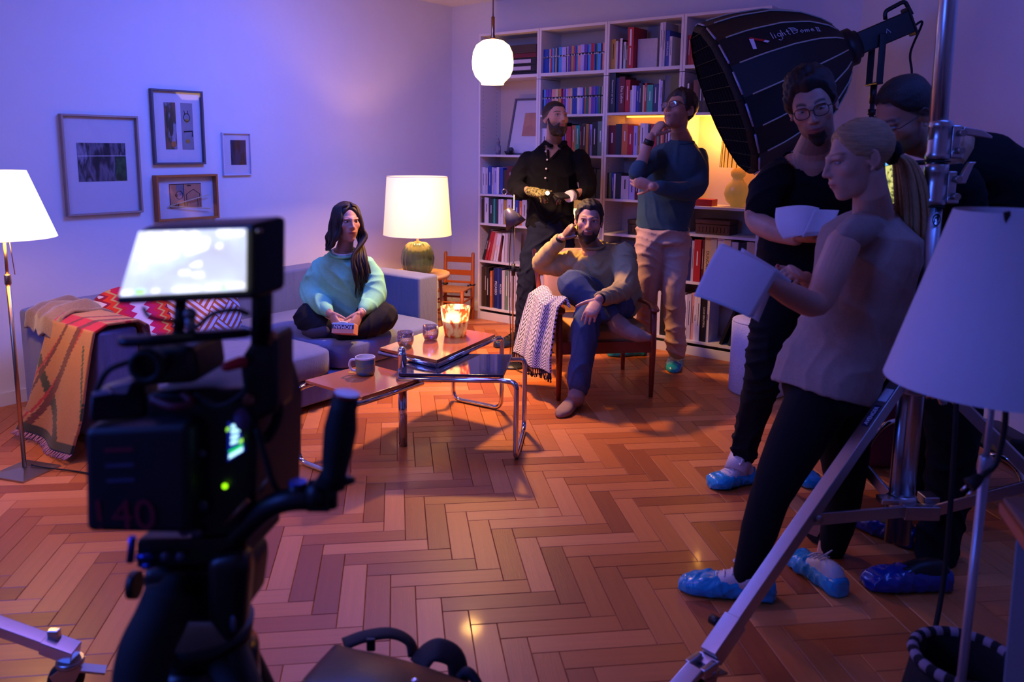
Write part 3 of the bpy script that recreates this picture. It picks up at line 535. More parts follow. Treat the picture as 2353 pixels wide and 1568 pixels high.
cm = mat('mottled_candle_glass', '#e08040', .15, emit='#ffb050', es=1); nt = cm.node_tree; tcn = [n for n in nt.nodes if n.type == 'TEX_COORD'][0]; sp = nt.nodes.new('ShaderNodeSeparateXYZ'); nt.links.new(tcn.outputs['Object'], sp.inputs[0])
nz = [n for n in nt.nodes if n.type == 'TEX_NOISE'][0]; nz.inputs['Scale'].default_value = 34; nz.inputs['Detail'].default_value = 5; [n for n in nt.nodes if n.type == 'MAPPING'][0].inputs['Scale'].default_value = (1, 1, .45)
cr = nt.nodes.new('ShaderNodeValToRGB'); cr.color_ramp.elements[0].position = .42; cr.color_ramp.elements[0].color = (.75, .06, .008, 1); cr.color_ramp.elements[1].position = .56; cr.color_ramp.elements[1].color = (1, .62, .2, 1)
rz_ = nt.nodes.new('ShaderNodeValToRGB'); el = rz_.color_ramp.elements; el[0].position = .06; el[0].color = (.18, .18, .18, 1); el[1].position = .16; el[1].color = (.9, .9, .9, 1)
for p, k in ((.081, .3), (.09, 5), (.125, 4)): e = el.new(p); e.color = (k, k, k, 1)
nt.links.new(nz.outputs['Fac'], cr.inputs[0]); nt.links.new(sp.outputs['Z'], rz_.inputs[0]); nt.links.new(cr.outputs[0], nt.nodes['Principled BSDF'].inputs['Emission Color']); nt.links.new(cr.outputs[0], nt.nodes['Principled BSDF'].inputs['Base Color']); nt.links.new(rz_.outputs[0], nt.nodes['Principled BSDF'].inputs['Emission Strength'])
t.part('glass', M().lathe([(.001, 0), (.056, 0), (.06, .008), (.082, .158), (.0785, .158), (.057, .012), (.001, .01)], cc, 36, cap=False), cm); t.part('candle_wax', M().lathe([(.056, .013), (.068, .078), (.03, .078), (.01, .074)], cc, 24), mat('wax', '#e8c8a0', .5, sss=.3)); t.part('wick', M().tube([(cc[0], cc[1], .45+.074), (cc[0]+.002, cc[1], .45+.088)], .001, 5), m_blk)
t.part('flame', M().lathe([(.001, .088), (.005, .094), (.006, .1), (.003, .112), (.0005, .12)], cc, 12), mat('candle_flame', '#ffd080', .5, emit='#ffc060', es=12))
mc = (2.075, -3.01, .38)
t = T('mug', 'blue green landscape mug with a pale rim on the low orange tabletop', 'mug', mc); mm = mat('glazed_mug', '#9aa05c', .25, var=.3, scale=14, col2='#3f6f90', st=(1, 1, 2.4))
t.part('body', M().lathe([(.03, 0), (.043, .004), (.046, .02), (.047, .083)], mc, 32, cap=False).lathe([(.001, .001), (.03, .0)], mc, 32), mm); t.part('inside', M().lathe([(.044, .086), (.043, .02), (.03, .008), (.001, .007)], mc, 32, cap=False), m_trim); t.part('rim', M().lathe([(.0475, .08), (.048, .087), (.046, .089), (.044, .087)], mc, 32, cap=False), m_trim)
hd = Vector((-.79, -.61, 0)); t.part('handle', M().tube(spl([Vector(mc)+hd*.045+Vector((0, 0, .072)), Vector(mc)+hd*.068+Vector((0, 0, .07)), Vector(mc)+hd*.076+Vector((0, 0, .045)), Vector(mc)+hd*.064+Vector((0, 0, .022)), Vector(mc)+hd*.044+Vector((0, 0, .018))], 5), .006, 8, sq=(1, 1.3)), m_trim)
solo('coaster', M().lathe([(.02, 0), (.02, .0015)], (2.0, -3.03, .3805), 6), mat('yellow_leaf', '#c8942a', .7), (2.0, -3.03, .38), 'small yellow leaf shaped paper lying beside the mug', 'paper')

# floor lamps with white shades (same model): one lit by the sofa, one unlit close to the camera
m_lit = mat('lit_parchment_shade', '#f4e2c0', .8, var=.02, emit='#ffd9a2', es=2); m_unlit = mat('white_paper_shade', '#cbc6cc', .8, var=.03, sss=.05)
m_pole = mat('satin_brass_pole', '#b59a78', .3, 1, var=.08)
def stand_lamp(c, zt, zb, rt, rb, label, lit, pole, base, base_rot, fr='W', chain=True):
    t = T('floor_lamp', label, 'lamp', c, fr=fr); x, y = c[0], c[1]; ms = m_lit if lit else m_unlit
    t.part('shade', M().lathe([(rb, zb), (rt, zt), (rt-.003, zt), (rb-.003, zb)], (x, y, 0), 56, cap=False), ms)
    t.part('shade_carrier', M().tube([(x, y, zt-.03), (x, y, zb-.02)], .008, 8).tube([(x-rt, y, zt-.015), (x+rt, y, zt-.015)], .003, 6).tube([(x, y-rt, zt-.015), (x, y+rt, zt-.015)], .003, 6), pole)
    t.part('pole', M().tube([(x, y, .012), (x, y, zb-.19)], .0095, 14), pole, label='lower pole tube'); t.part('pole', M().tube([(x, y, zb-.19), (x, y, zb)], .0065, 12), pole); t.part('collar', M().lathe([(.012, zb-.205), (.0135, zb-.2), (.0135, zb-.165), (.011, zb-.16)], (x, y, 0), 16), pole)
    if chain: t.part('pull_rod', M().tube([(x+.02, y+.01, zb+.02), (x+.032, y+.018, zb-.16)], .002, 6), pole)
    if base: 
        R = Matrix.Rotation(base_rot, 3, 'Z'); s = .1; bb = M(); cc_ = Vector((x, y, 0)); bb.add([R @ Vector(p)+cc_ for p in ((-s, -s, 0), (s, -s, 0), (s, s, 0), (-s, s, 0), (-s, -s, .008), (s, -s, .008), (s, s, .008), (-s, s, .008), (0, 0, .026))], [(3, 2, 1, 0), (0, 1, 5, 4), (1, 2, 6, 5), (2, 3, 7, 6), (3, 0, 4, 7), (4, 5, 8), (5, 6, 8), (6, 7, 8), (7, 4, 8)]); t.part('base', bb, m_steel)
    return t
stand_lamp((1.087, -4.163, 0), 1.345, 1.06, .105, .205, 'lit floor lamp with white shade on a square steel base beside the sofa', True, m_pole, True, rad(20))
solo('power_cord', M().tube(spl([(1.1, -4.14, .03), (1.17, -4.08, .012), (1.28, -4.02, .006), (1.45, -3.97, .006), (1.75, -3.95, .006)]), .004, 6), m_blk, (1.1, -4.1, 0), 'black cord trailing from the square base of the lit floor lamp', 'cord')
LV = (1.039,1.65,0.871)
tl = stand_lamp((LV[0], 1.65, 0), 1.345, .985, .108, .212, 'unlit floor lamp with a large white shade in front of the metal light stand', False, mat('white_pole', '#a8a2ac', .35, .6), True, 0, fr='V', chain=False)
tl.part('shade_clip', M().box((LV[0]-.065, 1.562, 1.335), (.012, .004, .03), R=Matrix.Rotation(-.25, 3, 'Y')), m_blk)
solo('lamp_cable', M().tube([V(p) for p in spl([(1.032,1.62,1.01), (1.038,1.6,0.926), (1.03,1.6,0.832), (1.002,1.6,0.799)])], .006, 8), m_blk, V((1.032,1.62,1.01)), 'black cable with a plug hanging from the large unlit lampshade', 'cable')
pl = bpy.data.objects[ 'lamp_cable']; pb = M(); q0 = Vector((1.002,1.6,0.799)); pb.tube([V(q0), V(q0+Vector((-.012, 0, -.012))), V(q0+Vector((-.024, 0, -.02)))], [.008, .013, .016], 12); o = link('plug', mesh('plug', pb, m_blk2, pl.location), pl)
pb = M()
for dx, dz in ((0, 0), (.012, -.012)): p = q0+Vector((-.024+dx, 0, -.016+dz)); pb.tube([V(p), V(p+Vector((-.014, 0, -.016)))], .0025, 8)
link('plug_pins', mesh('plug_pins', pb, m_chrome, pl.location), pl)

# side table, big table lamp, ladder-back child's chair, thin reading lamp
sc_ = (.66, -1.15, .5)
t = T('side_table', 'round wooden side table with a raised rim behind the sofa arm', 'table', (.66, -1.15, 0)); mw = mat('pale_ash_wood', '#a88868', .45, var=.15, scale=14, st=(1, 7, 1)); 
t.part('tabletop', M().lathe([(.01, .482), (.235, .482), (.245, .5), (.24, .516), (.233, .514), (.232, .498), (.01, .497)], (.66, -1.15, 0), 40), mw)
for k in range(4): a = rad(52+90*k); t.part('leg', M().tube([(.66+.2*cos(a), -1.15+.2*sin(a), .0), (.66+.17*cos(a), -1.15+.17*sin(a), .485)], .013, 10), mw)
c = (.66, -1.15, .4995)
t = T('table_lamp', 'large table lamp with a ribbed green glass base and glowing cream shade', 'lamp', c)
def rib(prof, n=60, k=15, d=.05):
    b = M(); rings = []
    for r, z in prof: rings.append([(c[0]+r*(1-d*(cos(k*2*pi*a/n)*.5+.5))*cos(2*pi*a/n), c[1]+r*(1-d*(cos(k*2*pi*a/n)*.5+.5))*sin(2*pi*a/n), c[2]+z) for a in range(n)])
    return b.loft(rings)
t.part('base', rib([(.06, 0), (.09, .004), (.112, .04), (.126, .09), (.128, .13), (.118, .18), (.098, .222), (.072, .245), (.05, .25), (.02, .251)], 90, 18, .05), mat('ribbed_green_glass', '#56685e', .22, var=.3, scale=5, col2='#38483e', st=(1, 1, 2), coat=.3))
t.part('neck', M().lathe([(.03, .25), (.03, .254), (.008, .258), (.0075, .33)], c, 16), m_pole); t.part('shade', M().lathe([(.257, .305), (.226, .74), (.2235, .74), (.2545, .305)], c, 64, cap=False), mat('lit_linen_shade', '#f0d8b0', .8, var=.03, scale=200, emit='#ffcf8f', es=.95))
t.part('shade_ring', M().tube([(c[0]+.2255*cos(q*pi/24), c[1]+.2255*sin(q*pi/24), c[2]+.74) for q in range(48)], .002, 5, closed=True), m_trim); t.part('shade_ring', M().tube([(c[0]+.2565*cos(q*pi/24), c[1]+.2565*sin(q*pi/24), c[2]+.305) for q in range(48)], .002, 5, closed=True), m_trim)
t.part('bulb', M().ell((c[0], c[1], c[2]+.4), .03), mat('lit_bulb', '#ffffff', .5, emit='#ffdfb0', es=8))
mo = mat('orange_beech', '#9c4a22', .4, var=.15, scale=20, st=(6, 6, 1))
t = T('child_chair', 'small orange brown ladder back wooden chair tucked in the room corner', 'chair', (.4, -.55, 0)); BL, BRr = Vector((.29, -.42, 0)), Vector((.52, -.33, 0)); fwd = Vector((.09, -.23, 0))
for p, nm in ((BL, 'back_post'), (BRr, 'back_post')): t.part(nm, M().tube([p, p+Vector((0, 0, .3)), p+Vector((-.02, .03, .56))], [.016, .017, .015], 12, round_=True), mo)
for p in (BL+fwd*1.1, BRr+fwd*1.1): t.part('leg', M().tube([p, p+Vector((0, 0, .29))], .016, 12), mo)
for z, h in ((.51, .05), (.4, .045), (.32, .02)):
    o_ = Vector((-.02, .03, 0))*max(0, (z-.3)/.26); b = M(); d = (BRr-BL).normalized(); n_ = Vector((-d.y, d.x, 0))*.006; ext(b, [BL+o_+n_+Vector((0, 0, z-h/2)), BRr+o_+n_+Vector((0, 0, z-h/2)), BRr+o_+n_+Vector((0, 0, z+h/2)), BL+o_+n_+Vector((0, 0, z+h/2))], -n_*2); t.part('back_slat', b, mo, .003)
b = M(); ext(b, [BL+Vector((0, 0, .27)), BRr+Vector((0, 0, .27)), BRr+fwd*1.1+Vector((0, 0, .27)), BL+fwd*1.1+Vector((0, 0, .27))], (0, 0, .016)); t.part('seat', b, mat('woven_rush_seat', '#a06a4a', .9, var=.4, scale=60, bump=.6, bs=90), .004)
for z in (.1, .19):
    for p, q in ((BL, BRr), (BL+fwd*1.1, BRr+fwd*1.1), (BL, BL+fwd*1.1), (BRr, BRr+fwd*1.1)): t.part('rung', M().tube([p+Vector((0, 0, z)), q+Vector((0, 0, z))], .009, 8), mo)
p = BRr+Vector((-.005, .005, .3)); t.part('tie_strap', M().tube([p+Vector((.02*cos(q*pi/5), .02*sin(q*pi/5), 0)) for q in range(10)], .008, 6, closed=True).tube([p+Vector((-.02, -.03, 0)), p+Vector((-.035, -.04, -.07))], .009, 6), m_blk)
p = BL+Vector((0, 0, .3)); t.part('tie_strap', M().tube([p+Vector((.02*cos(q*pi/5), .02*sin(q*pi/5), 0)) for q in range(10)], .008, 6, closed=True), m_blk)
rl = (1.695, -1.325, 0)
t = T('reading_lamp', 'thin dark reading lamp with a cone shade in front of the corner bookcase', 'lamp', rl); x, y = rl[0], rl[1]; mg = mat('dark_grey_enamel', '#3c3c54', .35, .2)
t.part('base', M().lathe([(.1, 0), (.1, .012), (.03, .02), (.008, .024)], rl, 32), m_blk); t.part('pole', M().tube([(x, y, .02), (x, y, 1.155)], .0055, 10), m_steel)
t.part('ring', M().tube([V(Vector((0.031,5.35,1.174))+Vector((.017*cos(q*pi/9), 0, .017*sin(q*pi/9)))) for q in range(18)], .0025, 6, closed=True), m_chrome)
ax = (Vector((1.714,-1.326,0.959))-Vector((1.656,-1.345,1.054))).normalized()
Rz = Vector((0, 0, -1)).rotation_difference(ax).to_matrix(); ap = Vector((1.656,-1.345,1.054))
t.part('lamp_shade', M().lathe([(.022, .008), (.03, 0), (.073, -.115), (.071, -.115), (.028, -.002), (.02, .005)], ap, 32, R=Rz, cap=False).lathe([(.001, .009), (.022, .008)], ap, 32, R=Rz, cap=False), mg)
t.part('arm', M().tube(arc([(x, y, 1.0), ap-ax*.02, ap+ax*.03], .02), .004, 8), m_steel); t.part('slider', M().lathe([(.013, .62), (.013, .7)], (x, y, 0), 14).box((x+.02, y+.015, .66), (.05, .02, .02)), m_blk)
t.part('cord', M().tube(spl([(x-.012, y-.008, .97), (x-.02, y-.015, .8), (x-.018, y-.015, .5), (x-.01, y-.01, .2), (x-.01, y-.015, .02)]), .003, 6), m_blk)
solo('power_cord', M().tube(spl([(1.72, -1.36, .02), (1.84, -1.42, .006), (1.94, -1.4, .006), (1.96, -1.3, .006), (1.85, -1.22, .006)]), .004, 6), m_blk, (1.75, -1.35, 0), 'black cord looped on the floor by the round base of the reading lamp', 'cord')
# pendant
pc = Vector((1.691,-1.558,1.977))
t = T('pendant_lamp', 'glowing opal glass pendant lamp hanging on a thin cord', 'lamp', (pc.x, pc.y, pc.z))
k = .128
t.part('shade', M().lathe([(.18*k, 1.06*k), (.5*k, 1.0*k), (.8*k, .78*k), (.95*k, .45*k), (1.0*k, 0), (.97*k, -.35*k), (.84*k, -.68*k), (.62*k, -.9*k), (.55*k, -.98*k), (.54*k, -1.06*k), (.3*k, -1.08*k), (.01, -1.08*k)], pc, 48), mat('glowing_opal_glass', '#fff4dc', .15, var=.01, emit='#ffc878', es=5))
t.part('stem', M().lathe([(.13*k, 1.05*k), (.12*k, 1.15*k), (.085*k, 1.3*k), (.085*k, 2.1*k)], pc, 16), mat('copper_stem', '#8a5a3a', .3, 1)); t.part('cord', M().tube([pc+Vector((0, 0, 2.1*k)), (pc.x, pc.y, H-.02)], .0045, 8), mat('brown_cord', '#5a3a34', .8)); t.part('canopy', M().lathe([(.05, H-.03), (.05, H-.001)], (pc.x, pc.y, 0), 24), m_trim)

# armchair
ac = T('armchair', 'teak armchair with pink grey upholstery and an ochre seat cushion', 'chair', (.62, 4.93, 0), fr='V'); tk = mat('teak_wood', '#8a3a1e', .35, var=.2, scale=16, st=(4, 4, 1)); up = mat('dusty_pink_wool', '#a07a74', .95, var=.12, scale=120, bump=.3, bs=300); se = mat('ochre_wool', '#b08048', .95, var=.12, scale=120, bump=.3, bs=300)
FLg, FRg, RRg, RLg = Vector((.355, 4.606, 0)), Vector((.912, 4.69, 0)), Vector((.835, 5.3, 0)), Vector((.29, 5.22, 0))
ah = .53
for nm, p, top in (('leg', FLg, FLg+Vector((-.005, .01, ah-.01))), ('leg', FRg, FRg+Vector((.0, .01, ah-.01)))): ac.part(nm, M().tube([p, p+Vector((0, 0, .3)), top], [.013, .021, .019], 12), tk)
for p, q in ((RLg, Vector((.235, 5.42, .78))), (RRg, Vector((.86, 5.5, .78)))): ac.part('leg', M().tube([p, p+Vector((0, .03, .36)), q], [.013, .02, .014], 12, round_=True), tk)
for f, r in ((FLg, RLg), (FRg, RRg)):
    q = [f+Vector((0, -.02, ah)), f+Vector((0, .1, ah+.012)), (f+r)/2+Vector((0, 0, ah+.004)), r+Vector((0, .06, ah-.03))]; ac.part('armrest', M().tube(spl(q, 5), .026, 12, sq=(.45, 1.1), up=(0, 0, 1), round_=True), tk)
for a, b_, zz in ((FLg, FRg, .31), (RLg, RRg, .27), (FLg, RLg, .29), (FRg, RRg, .29)): b = M(); d = (b_-a).normalized(); n_ = Vector((-d.y, d.x, 0))*.011; ext(b, [a+n_+Vector((0, 0, zz-.035)), b_+n_+Vector((0, 0, zz-.035)), b_+n_+Vector((0, 0, zz+.035)), a+n_+Vector((0, 0, zz+.035))], -n_*2); ac.part('rail', b, tk, .003)
b = M(); pill(b, (.605, 4.96, .365), (.54, .6, .11), .35, 40, 16, R=Matrix.Rotation(.15, 3, 'Z')); ac.part('seat_cushion', b, se)
b = M(); pill(b, (.575, 5.33, .56), (.56, .13, .5), .35, 40, 16, R=Matrix.Rotation(.12, 3, 'Z') @ Matrix.Rotation(-.28, 3, 'X')); ac.part('backrest', b, up)
# herringbone throw over the left armrest
def thr(u, v):
    base = [(0.331,4.72,0.575), (0.298,4.74,0.618), (0.238,4.76,0.567), (0.207,4.76,0.435), (0.175,4.74,0.279), (0.165,4.72,0.204)]
    P = [Vector(p) for p in base]; x = v*(len(P)-1); i = min(int(x), len(P)-2); p = P[i].lerp(P[i+1], x-i); w = v
    fold = .022*sin(u*17+v*1.5)*min(1, v*2.5)
    return (p.x+(u-.35)*(.1+.1*w)+.012*sin(u*9), p.y+.2-.42*u+fold*.8, p.z+.01*sin(u*8)*(v > .1)-.02*u*v+.008*fold)
th = M().sheet(thr, 90, 130, .012); o = solo('herringbone_throw', th, m_vc, V((0.238,4.76,0.567)), 'black and white herringbone throw hanging over the armrest', 'throw')
for v in o.data.vertices: v.co = V(v.co+o.location)-o.location
def hcol(i):
    n = 91*131; q = i % n; u, v = (q % 91)/90, (q//91)/130; z_ = abs(((u*7) % 1)-.5)*2; return lin('#d0cad6') if ((v*26+z_*1.6) % 1) < .52 else lin('#15121c')
a = o.data.color_attributes.new('Col', 'FLOAT_COLOR', 'POINT'); a.data.foreach_set('color', np.array([list(hcol(i))+[1] for i in range(len(o.data.vertices))], np.float32).ravel())
fr_ = M()
for k in range(60):
    p = Vector(thr(k/59, 1)); fr_.tube([V(p), V(p+Vector((.004*sin(k*3), .004*cos(k*2), -.03))), V(p+Vector((.008*sin(k*5), .006*cos(k*4), -.055)))], .003, 5)
link('fringe', mesh('fringe', fr_, mat('dark_wool_fringe', '#1c1824', .95), o.location), o)['kind'] = 'stuff'
# pouf
pv = Vector((1.587,4.772,0)); pr = .17
t = T('pouf', 'white boucle cylinder pouf in front of the last bookcase', 'pouf', (pv.x, pv.y+.05, 0), fr='V'); q = (pv.x, pv.y+.05, 0); bo = mat('white_boucle', '#c9c4cc', 1, var=.12, scale=70, bump=1, bs=110)
t.part('body', M().lathe([(pr-.01, 0), (pr, .01), (pr, .43), (pr-.004, .436)], q, 56), bo); t.part('top', M().lathe([(pr-.003, .436), (pr-.001, .442), (pr-.008, .45), (.08, .453), (.01, .453)], q, 56), bo)

# ------------------------------------------------------------ film equipment
def bar(b, p, q, w, h, n=None, mi=0):     # rectangular bar from p to q; n = face normal hint, h along n, w across
    p, q = Vector(p), Vector(q); d = (q-p).normalized(); n = Vector(n or (0, 0, 1)); n = (n-d*n.dot(d)).normalized(); x = d.cross(n)
    return b.loft([[c+x*(w/2*i)+n*(h/2*j) for i, j in ((-1, -1), (1, -1), (1, 1), (-1, 1))] for c in (p, q)], mi, False)
def wheel(b, c, ax, r=.045, w=.03, mi=0):
    ax = Vector(ax).normalized(); R = Vector((0, 0, 1)).rotation_difference(ax).to_matrix(); return b.lathe([(r*.3, -w/2), (r*.85, -w/2), (r, -w*.3), (r, w*.3), (r*.85, w/2), (r*.3, w/2)], c, 28, mi, R)
def caster(t, foot, d, name='caster'):    # foot = point above the wheel, d = outward direction
    f = Vector(foot); d = Vector((d[0], d[1], 0)).normalized(); ax = Vector((-d.y, d.x, 0)); wc = Vector((f.x, f.y, .046))+d*.012
    w = M(); wheel(w, wc, ax, .045, .032); o = t.part(name, w, m_blk2)
    fk = M()
    for s in (-1, 1): ext(fk, [wc+ax*.022*s+Vector((0, 0, -.01))-d*.02, wc+ax*.022*s+Vector((0, 0, -.01))+d*.02, Vector((f.x, f.y, f.z-.03))+ax*.022*s+d*.045, Vector((f.x, f.y, f.z-.012))+ax*.022*s+d*.02, Vector((f.x, f.y, f.z-.012))+ax*.022*s-d*.035], ax*.004)
    fk.lathe([(.034, f.z-.016), (.036, f.z-.01), (.034, f.z)], (f.x, f.y, 0), 20); t.part('caster_fork', fk, m_steel, par=o)
    br = M(); bar(br, Vector((f.x, f.y, f.z-.03))-d*.02, Vector((f.x, f.y, f.z-.05))-d*.085, .035, .006); t.part('brake_pedal', br, m_steel, par=o)
st = T('light_stand', 'big aluminium light stand on casters standing in front of the bowed man', 'light stand', (1.405, 2.65, 0), fr='V'); sx, sy = 1.405, 2.65
st.part('column', M().tube([(sx, sy, .12), (sx, sy, 1.3)], .03, 24), m_alu, label='lower column tube'); st.part('column', M().tube([(sx-.005, sy, 1.3), (sx-.02, sy, 2.5)], .0275, 24), m_alu, label='upper column tube')
st.part('column', M().tube([(sx-.034, sy+.005, .12), (sx-.034, sy+.005, .72)], .02, 16), m_alu, label='inner column tube')
tr = M()
for z0, z1 in ((1.29, 1.425), (1.435, 1.56)): tr.lathe([(.031, z0), (.037, z0+.004), (.037, z0+.02), (.035, z0+.024), (.035, z0+.062), (.0335, z0+.066), (.0335, z0+.1), (.036, z0+.104), (.036, z1-.004), (.029, z1)], (sx, sy, 0), 28)
st.part('column_clamp', tr, m_alu)
for z0 in (1.29, 1.435):
    b = M(); b.box((sx+.043, sy-.01, z0+.06), (.03, .03, .1)); b.prism([(sx+.028, sy-.03), (sx+.07, sy-.026), (sx+.07, sy+.01), (sx+.028, sy+.012)], z0+.005, z0+.03); st.part('clamp_block', b, m_alu, .006)
    for dz in (.03, .085): st.part('clamp_bolt', M().tube([(sx+.05, sy-.024, z0+dz), (sx+.05, sy-.05, z0+dz)], .011, 12), m_steel)
b = M(); b.lathe([(.038, 1.427), (.038, 1.433)], (sx, sy, 0), 24).lathe([(.036, 1.283), (.036, 1.289)], (sx, sy, 0), 24); st.part('rubber_ring', b, m_blk2, kind='stuff')
b = M(); ext(b, [(sx+.06, sy-.03, 1.515), (sx+.06, sy-.03, 1.54), (sx+.12, sy-.03, 1.53), (sx+.155, sy-.03, 1.51), (sx+.15, sy-.03, 1.502), (sx+.11, sy-.03, 1.508)], (0, .018, 0)); st.part('clamp_lever', b, m_alu, .004)
b = M(); ext(b, [(sx+.055, sy-.035, 1.36), (sx+.08, sy-.035, 1.36), (sx+.1, sy-.035, 1.42), (sx+.11, sy-.035, 1.43), (sx+.085, sy-.035, 1.43), (sx+.07, sy-.035, 1.4)], (0, .018, 0)); st.part('clamp_lever', b, m_alu, .004)
b = M(); b.tube([(sx+.012*cos(q*pi/10), sy-.0305, 1.245+.018*sin(q*pi/10)) for q in range(20)], .0018, 5, closed=True).tube([(sx+.006*cos(q*pi/10), sy-.0305, 1.245+.009*sin(q*pi/10)) for q in range(14)], .0016, 5); st.part('emblem', b, m_blk)
zc = .71
b = M().lathe([(.05, zc-.05), (.056, zc-.04), (.056, zc+.03), (.04, zc+.04)], (sx-.012, sy, 0), 20).box((sx, sy-.045, zc), (.1, .03, .05)).box((sx+.055, sy-.01, zc+.005), (.05, .05, .06)); ext(b, [(sx+.03, sy-.07, zc-.02), (sx+.07, sy-.07, zc-.02), (sx+.075, sy-.07, zc-.07), (sx+.055, sy-.07, zc-.075)], (0, .02, 0)); st.part('leg_collar', b, m_alu, .004)
zb = .265
b = M().lathe([(.045, zb-.03), (.05, zb-.02), (.05, zb+.025), (.04, zb+.035)], (sx-.012, sy, 0), 20).box((sx+.03, sy-.05, zb-.01), (.12, .035, .05)).box((sx-.07, sy-.02, zb+.02), (.06, .05, .02)).box((sx+.08, sy, zb+.015), (.05, .06, .035)); st.part('brace_collar', b, m_alu, .004)
L1a, L1b = Vector((sx-.055, sy-.03, zc+.02)), Vector((0.63,2.03,0.17)); d1 = (L1b-L1a).normalized(); n1 = Vector((-.45, -.25, 1)); n1 = (n1-d1*n1.dot(d1)).normalized()
b = M(); bar(b, L1a, L1b, .04, .04, n1); o = st.part('leg', b, m_alu, .002)
tp = L1a.lerp(L1b, .21)+n1*.0203; yy = n1.cross(-d1); st.part('label_plate', ext(M(), [tp-d1*.05-yy*.011, tp+d1*.05-yy*.011, tp+d1*.05+yy*.011, tp-d1*.05+yy*.011], n1*.0006), mat('dark_blue_sticker', '#141238', .4), par=o)
st.part('label_text', M().text('AVENGER', tp+n1*.0008, -d1, yy, .019), INK['l'], par=o); st.part('label_plate', ext(M(), [tp-d1*.13-yy*.014, tp-d1*.07-yy*.014, tp-d1*.07+yy*.014, tp-d1*.13+yy*.014], n1*.0006), mat('silver_sticker', '#c8c4d0', .5), par=o)
e = L1b; dh = Vector((d1.x, d1.y, 0)).normalized(); sd = Vector((-dh.y, dh.x, 0))
b = M(); bar(b, e-d1*.04, e+d1*.085, .05, .05, n1); st.part('leg_bracket', b, m_alu, .003)
b = M(); bar(b, e+d1*.085, e+d1*.115, .066, .012, n1); bar(b, e+d1*.1+sd*.024, e+dh*.14+Vector((0, 0, -.055))+sd*.024, .018, .03); bar(b, e+d1*.1-sd*.024, e+dh*.14+Vector((0, 0, -.055))-sd*.024, .018, .03); bar(b, e+dh*.135+Vector((0, 0, -.05)), e+dh*.225+Vector((0, 0, -.085)), .05, .02); st.part('leg_bracket', b, m_alu, .004)
caster(st, e+dh*.1+Vector((0, 0, -.06)), dh); st.part('lock_knob', M().tube([e+sd*-.03-d1*.01, e+sd*-.062-d1*.01], .014, 12), m_blk)
L2a, L2b = Vector((sx-.05, sy+.04, zc)), Vector((1.212,2.872,0.12)); b = M(); bar(b, L2a, L2b, .036, .036); st.part('leg', b, m_alu, .002); d2 = Vector(L2b-L2a); d2.z = 0; caster(st, L2b+Vector((0, 0, -.005)), d2)
L3a, L3b = Vector((sx+.05, sy-.01, zc+.01)), Vector((1.581,2.58,0.525)); L3b = L3a+(L3b-L3a)*4.6; L3b.z = max(L3b.z, .12); b = M(); bar(b, L3a, L3b, .036, .036); st.part('leg', b, m_alu, .002); d3 = Vector(L3b-L3a); d3.z = 0; caster(st, L3b+Vector((0, 0, -.005)), d3)
for p, q in ((Vector((sx-.03, sy-.06, zb-.005)), L1a.lerp(L1b, .585)+n1*-.03), (Vector((sx+.06, sy-.05, zb-.01)), L3a.lerp(L3b, .52)), (Vector((sx-.05, sy+.02, zb+.02)), L2a.lerp(L2b, .55))):
    b = M(); bar(b, p, q, .012, .038, (0, 0, 1)); st.part('brace', b, m_alu, .002)
b = M().tube([L1a.lerp(L1b, .585)+n1*-.02+sd*.03, L1a.lerp(L1b, .585)+n1*-.02-sd*.03], .012, 12); st.part('brace_bolt', b, m_steel)
# second, partly seen stand leg at the lower left
q0, q1 = Vector((-1.391,2,0.213)), Vector((-1.185,1.99,0.14)); st2 = T('light_stand', 'aluminium stand leg with a black caster entering at the lower left', 'light stand', (q1.x, q1.y, 0), fr='V'); d = (q1-q0).normalized()
b = M(); bar(b, q0-d*.8, q1, .036, .036, (0, -.2, 1)); st2.part('leg', b, m_alu, .002); b = M(); bar(b, q1-d*.02, q1+d*.07, .046, .044, (0, -.2, 1)); b.box(q1+Vector((.01, -.0, .03)), (.03, .02, .03)); st2.part('leg_bracket', b, m_alu, .003); cx = q1+d*.05; caster(st2, (cx.x, cx.y, cx.z-.022), (-1, -.3, 0)); st2.part('column', M().tube([q0-d*.8+Vector((0, 0, -.3)), q0-d*.8+Vector((0, 0, 1.2))], .03, 16), m_alu)

# softbox on its stand
ap = Vector((1.824, 4.45, 1.9917)); nn = Vector((-.91258, .07498, -.40197)); e1 = Vector((-.40323, -.00186, .9151)); e2 = Vector((.06786, .99718, .03193)); DL = .667
def dome(ph, s, o=0):
    S = (0, .06, .15, .3, .5, .75, 1); Rr = (.085, .15, .22, .30, .365, .41, .43); r = float(np.interp(s, S, Rr)); k = (ph/(pi/8)) % 1; r *= cos(pi/16)/cos((k-.5)*pi/8)*1.0 if True else 1
    rd = e1*cos(ph)+e2*sin(ph); return ap+nn*(DL*s)+rd*(r+o)
sb = T('softbox', 'large black octagonal style softbox light aimed at the sofa, behind the man with papers', 'softbox', (1.824, 4.45, 0), fr='V'); m_sb = mat('black_nylon', '#060608', .62, var=.3, scale=8, bump=.35, bs=30); m_rib = mat('grey_piping', '#b0aa9c', .7); m_sil = mat('reflective_trim', '#9aa0c0', .35, .4)
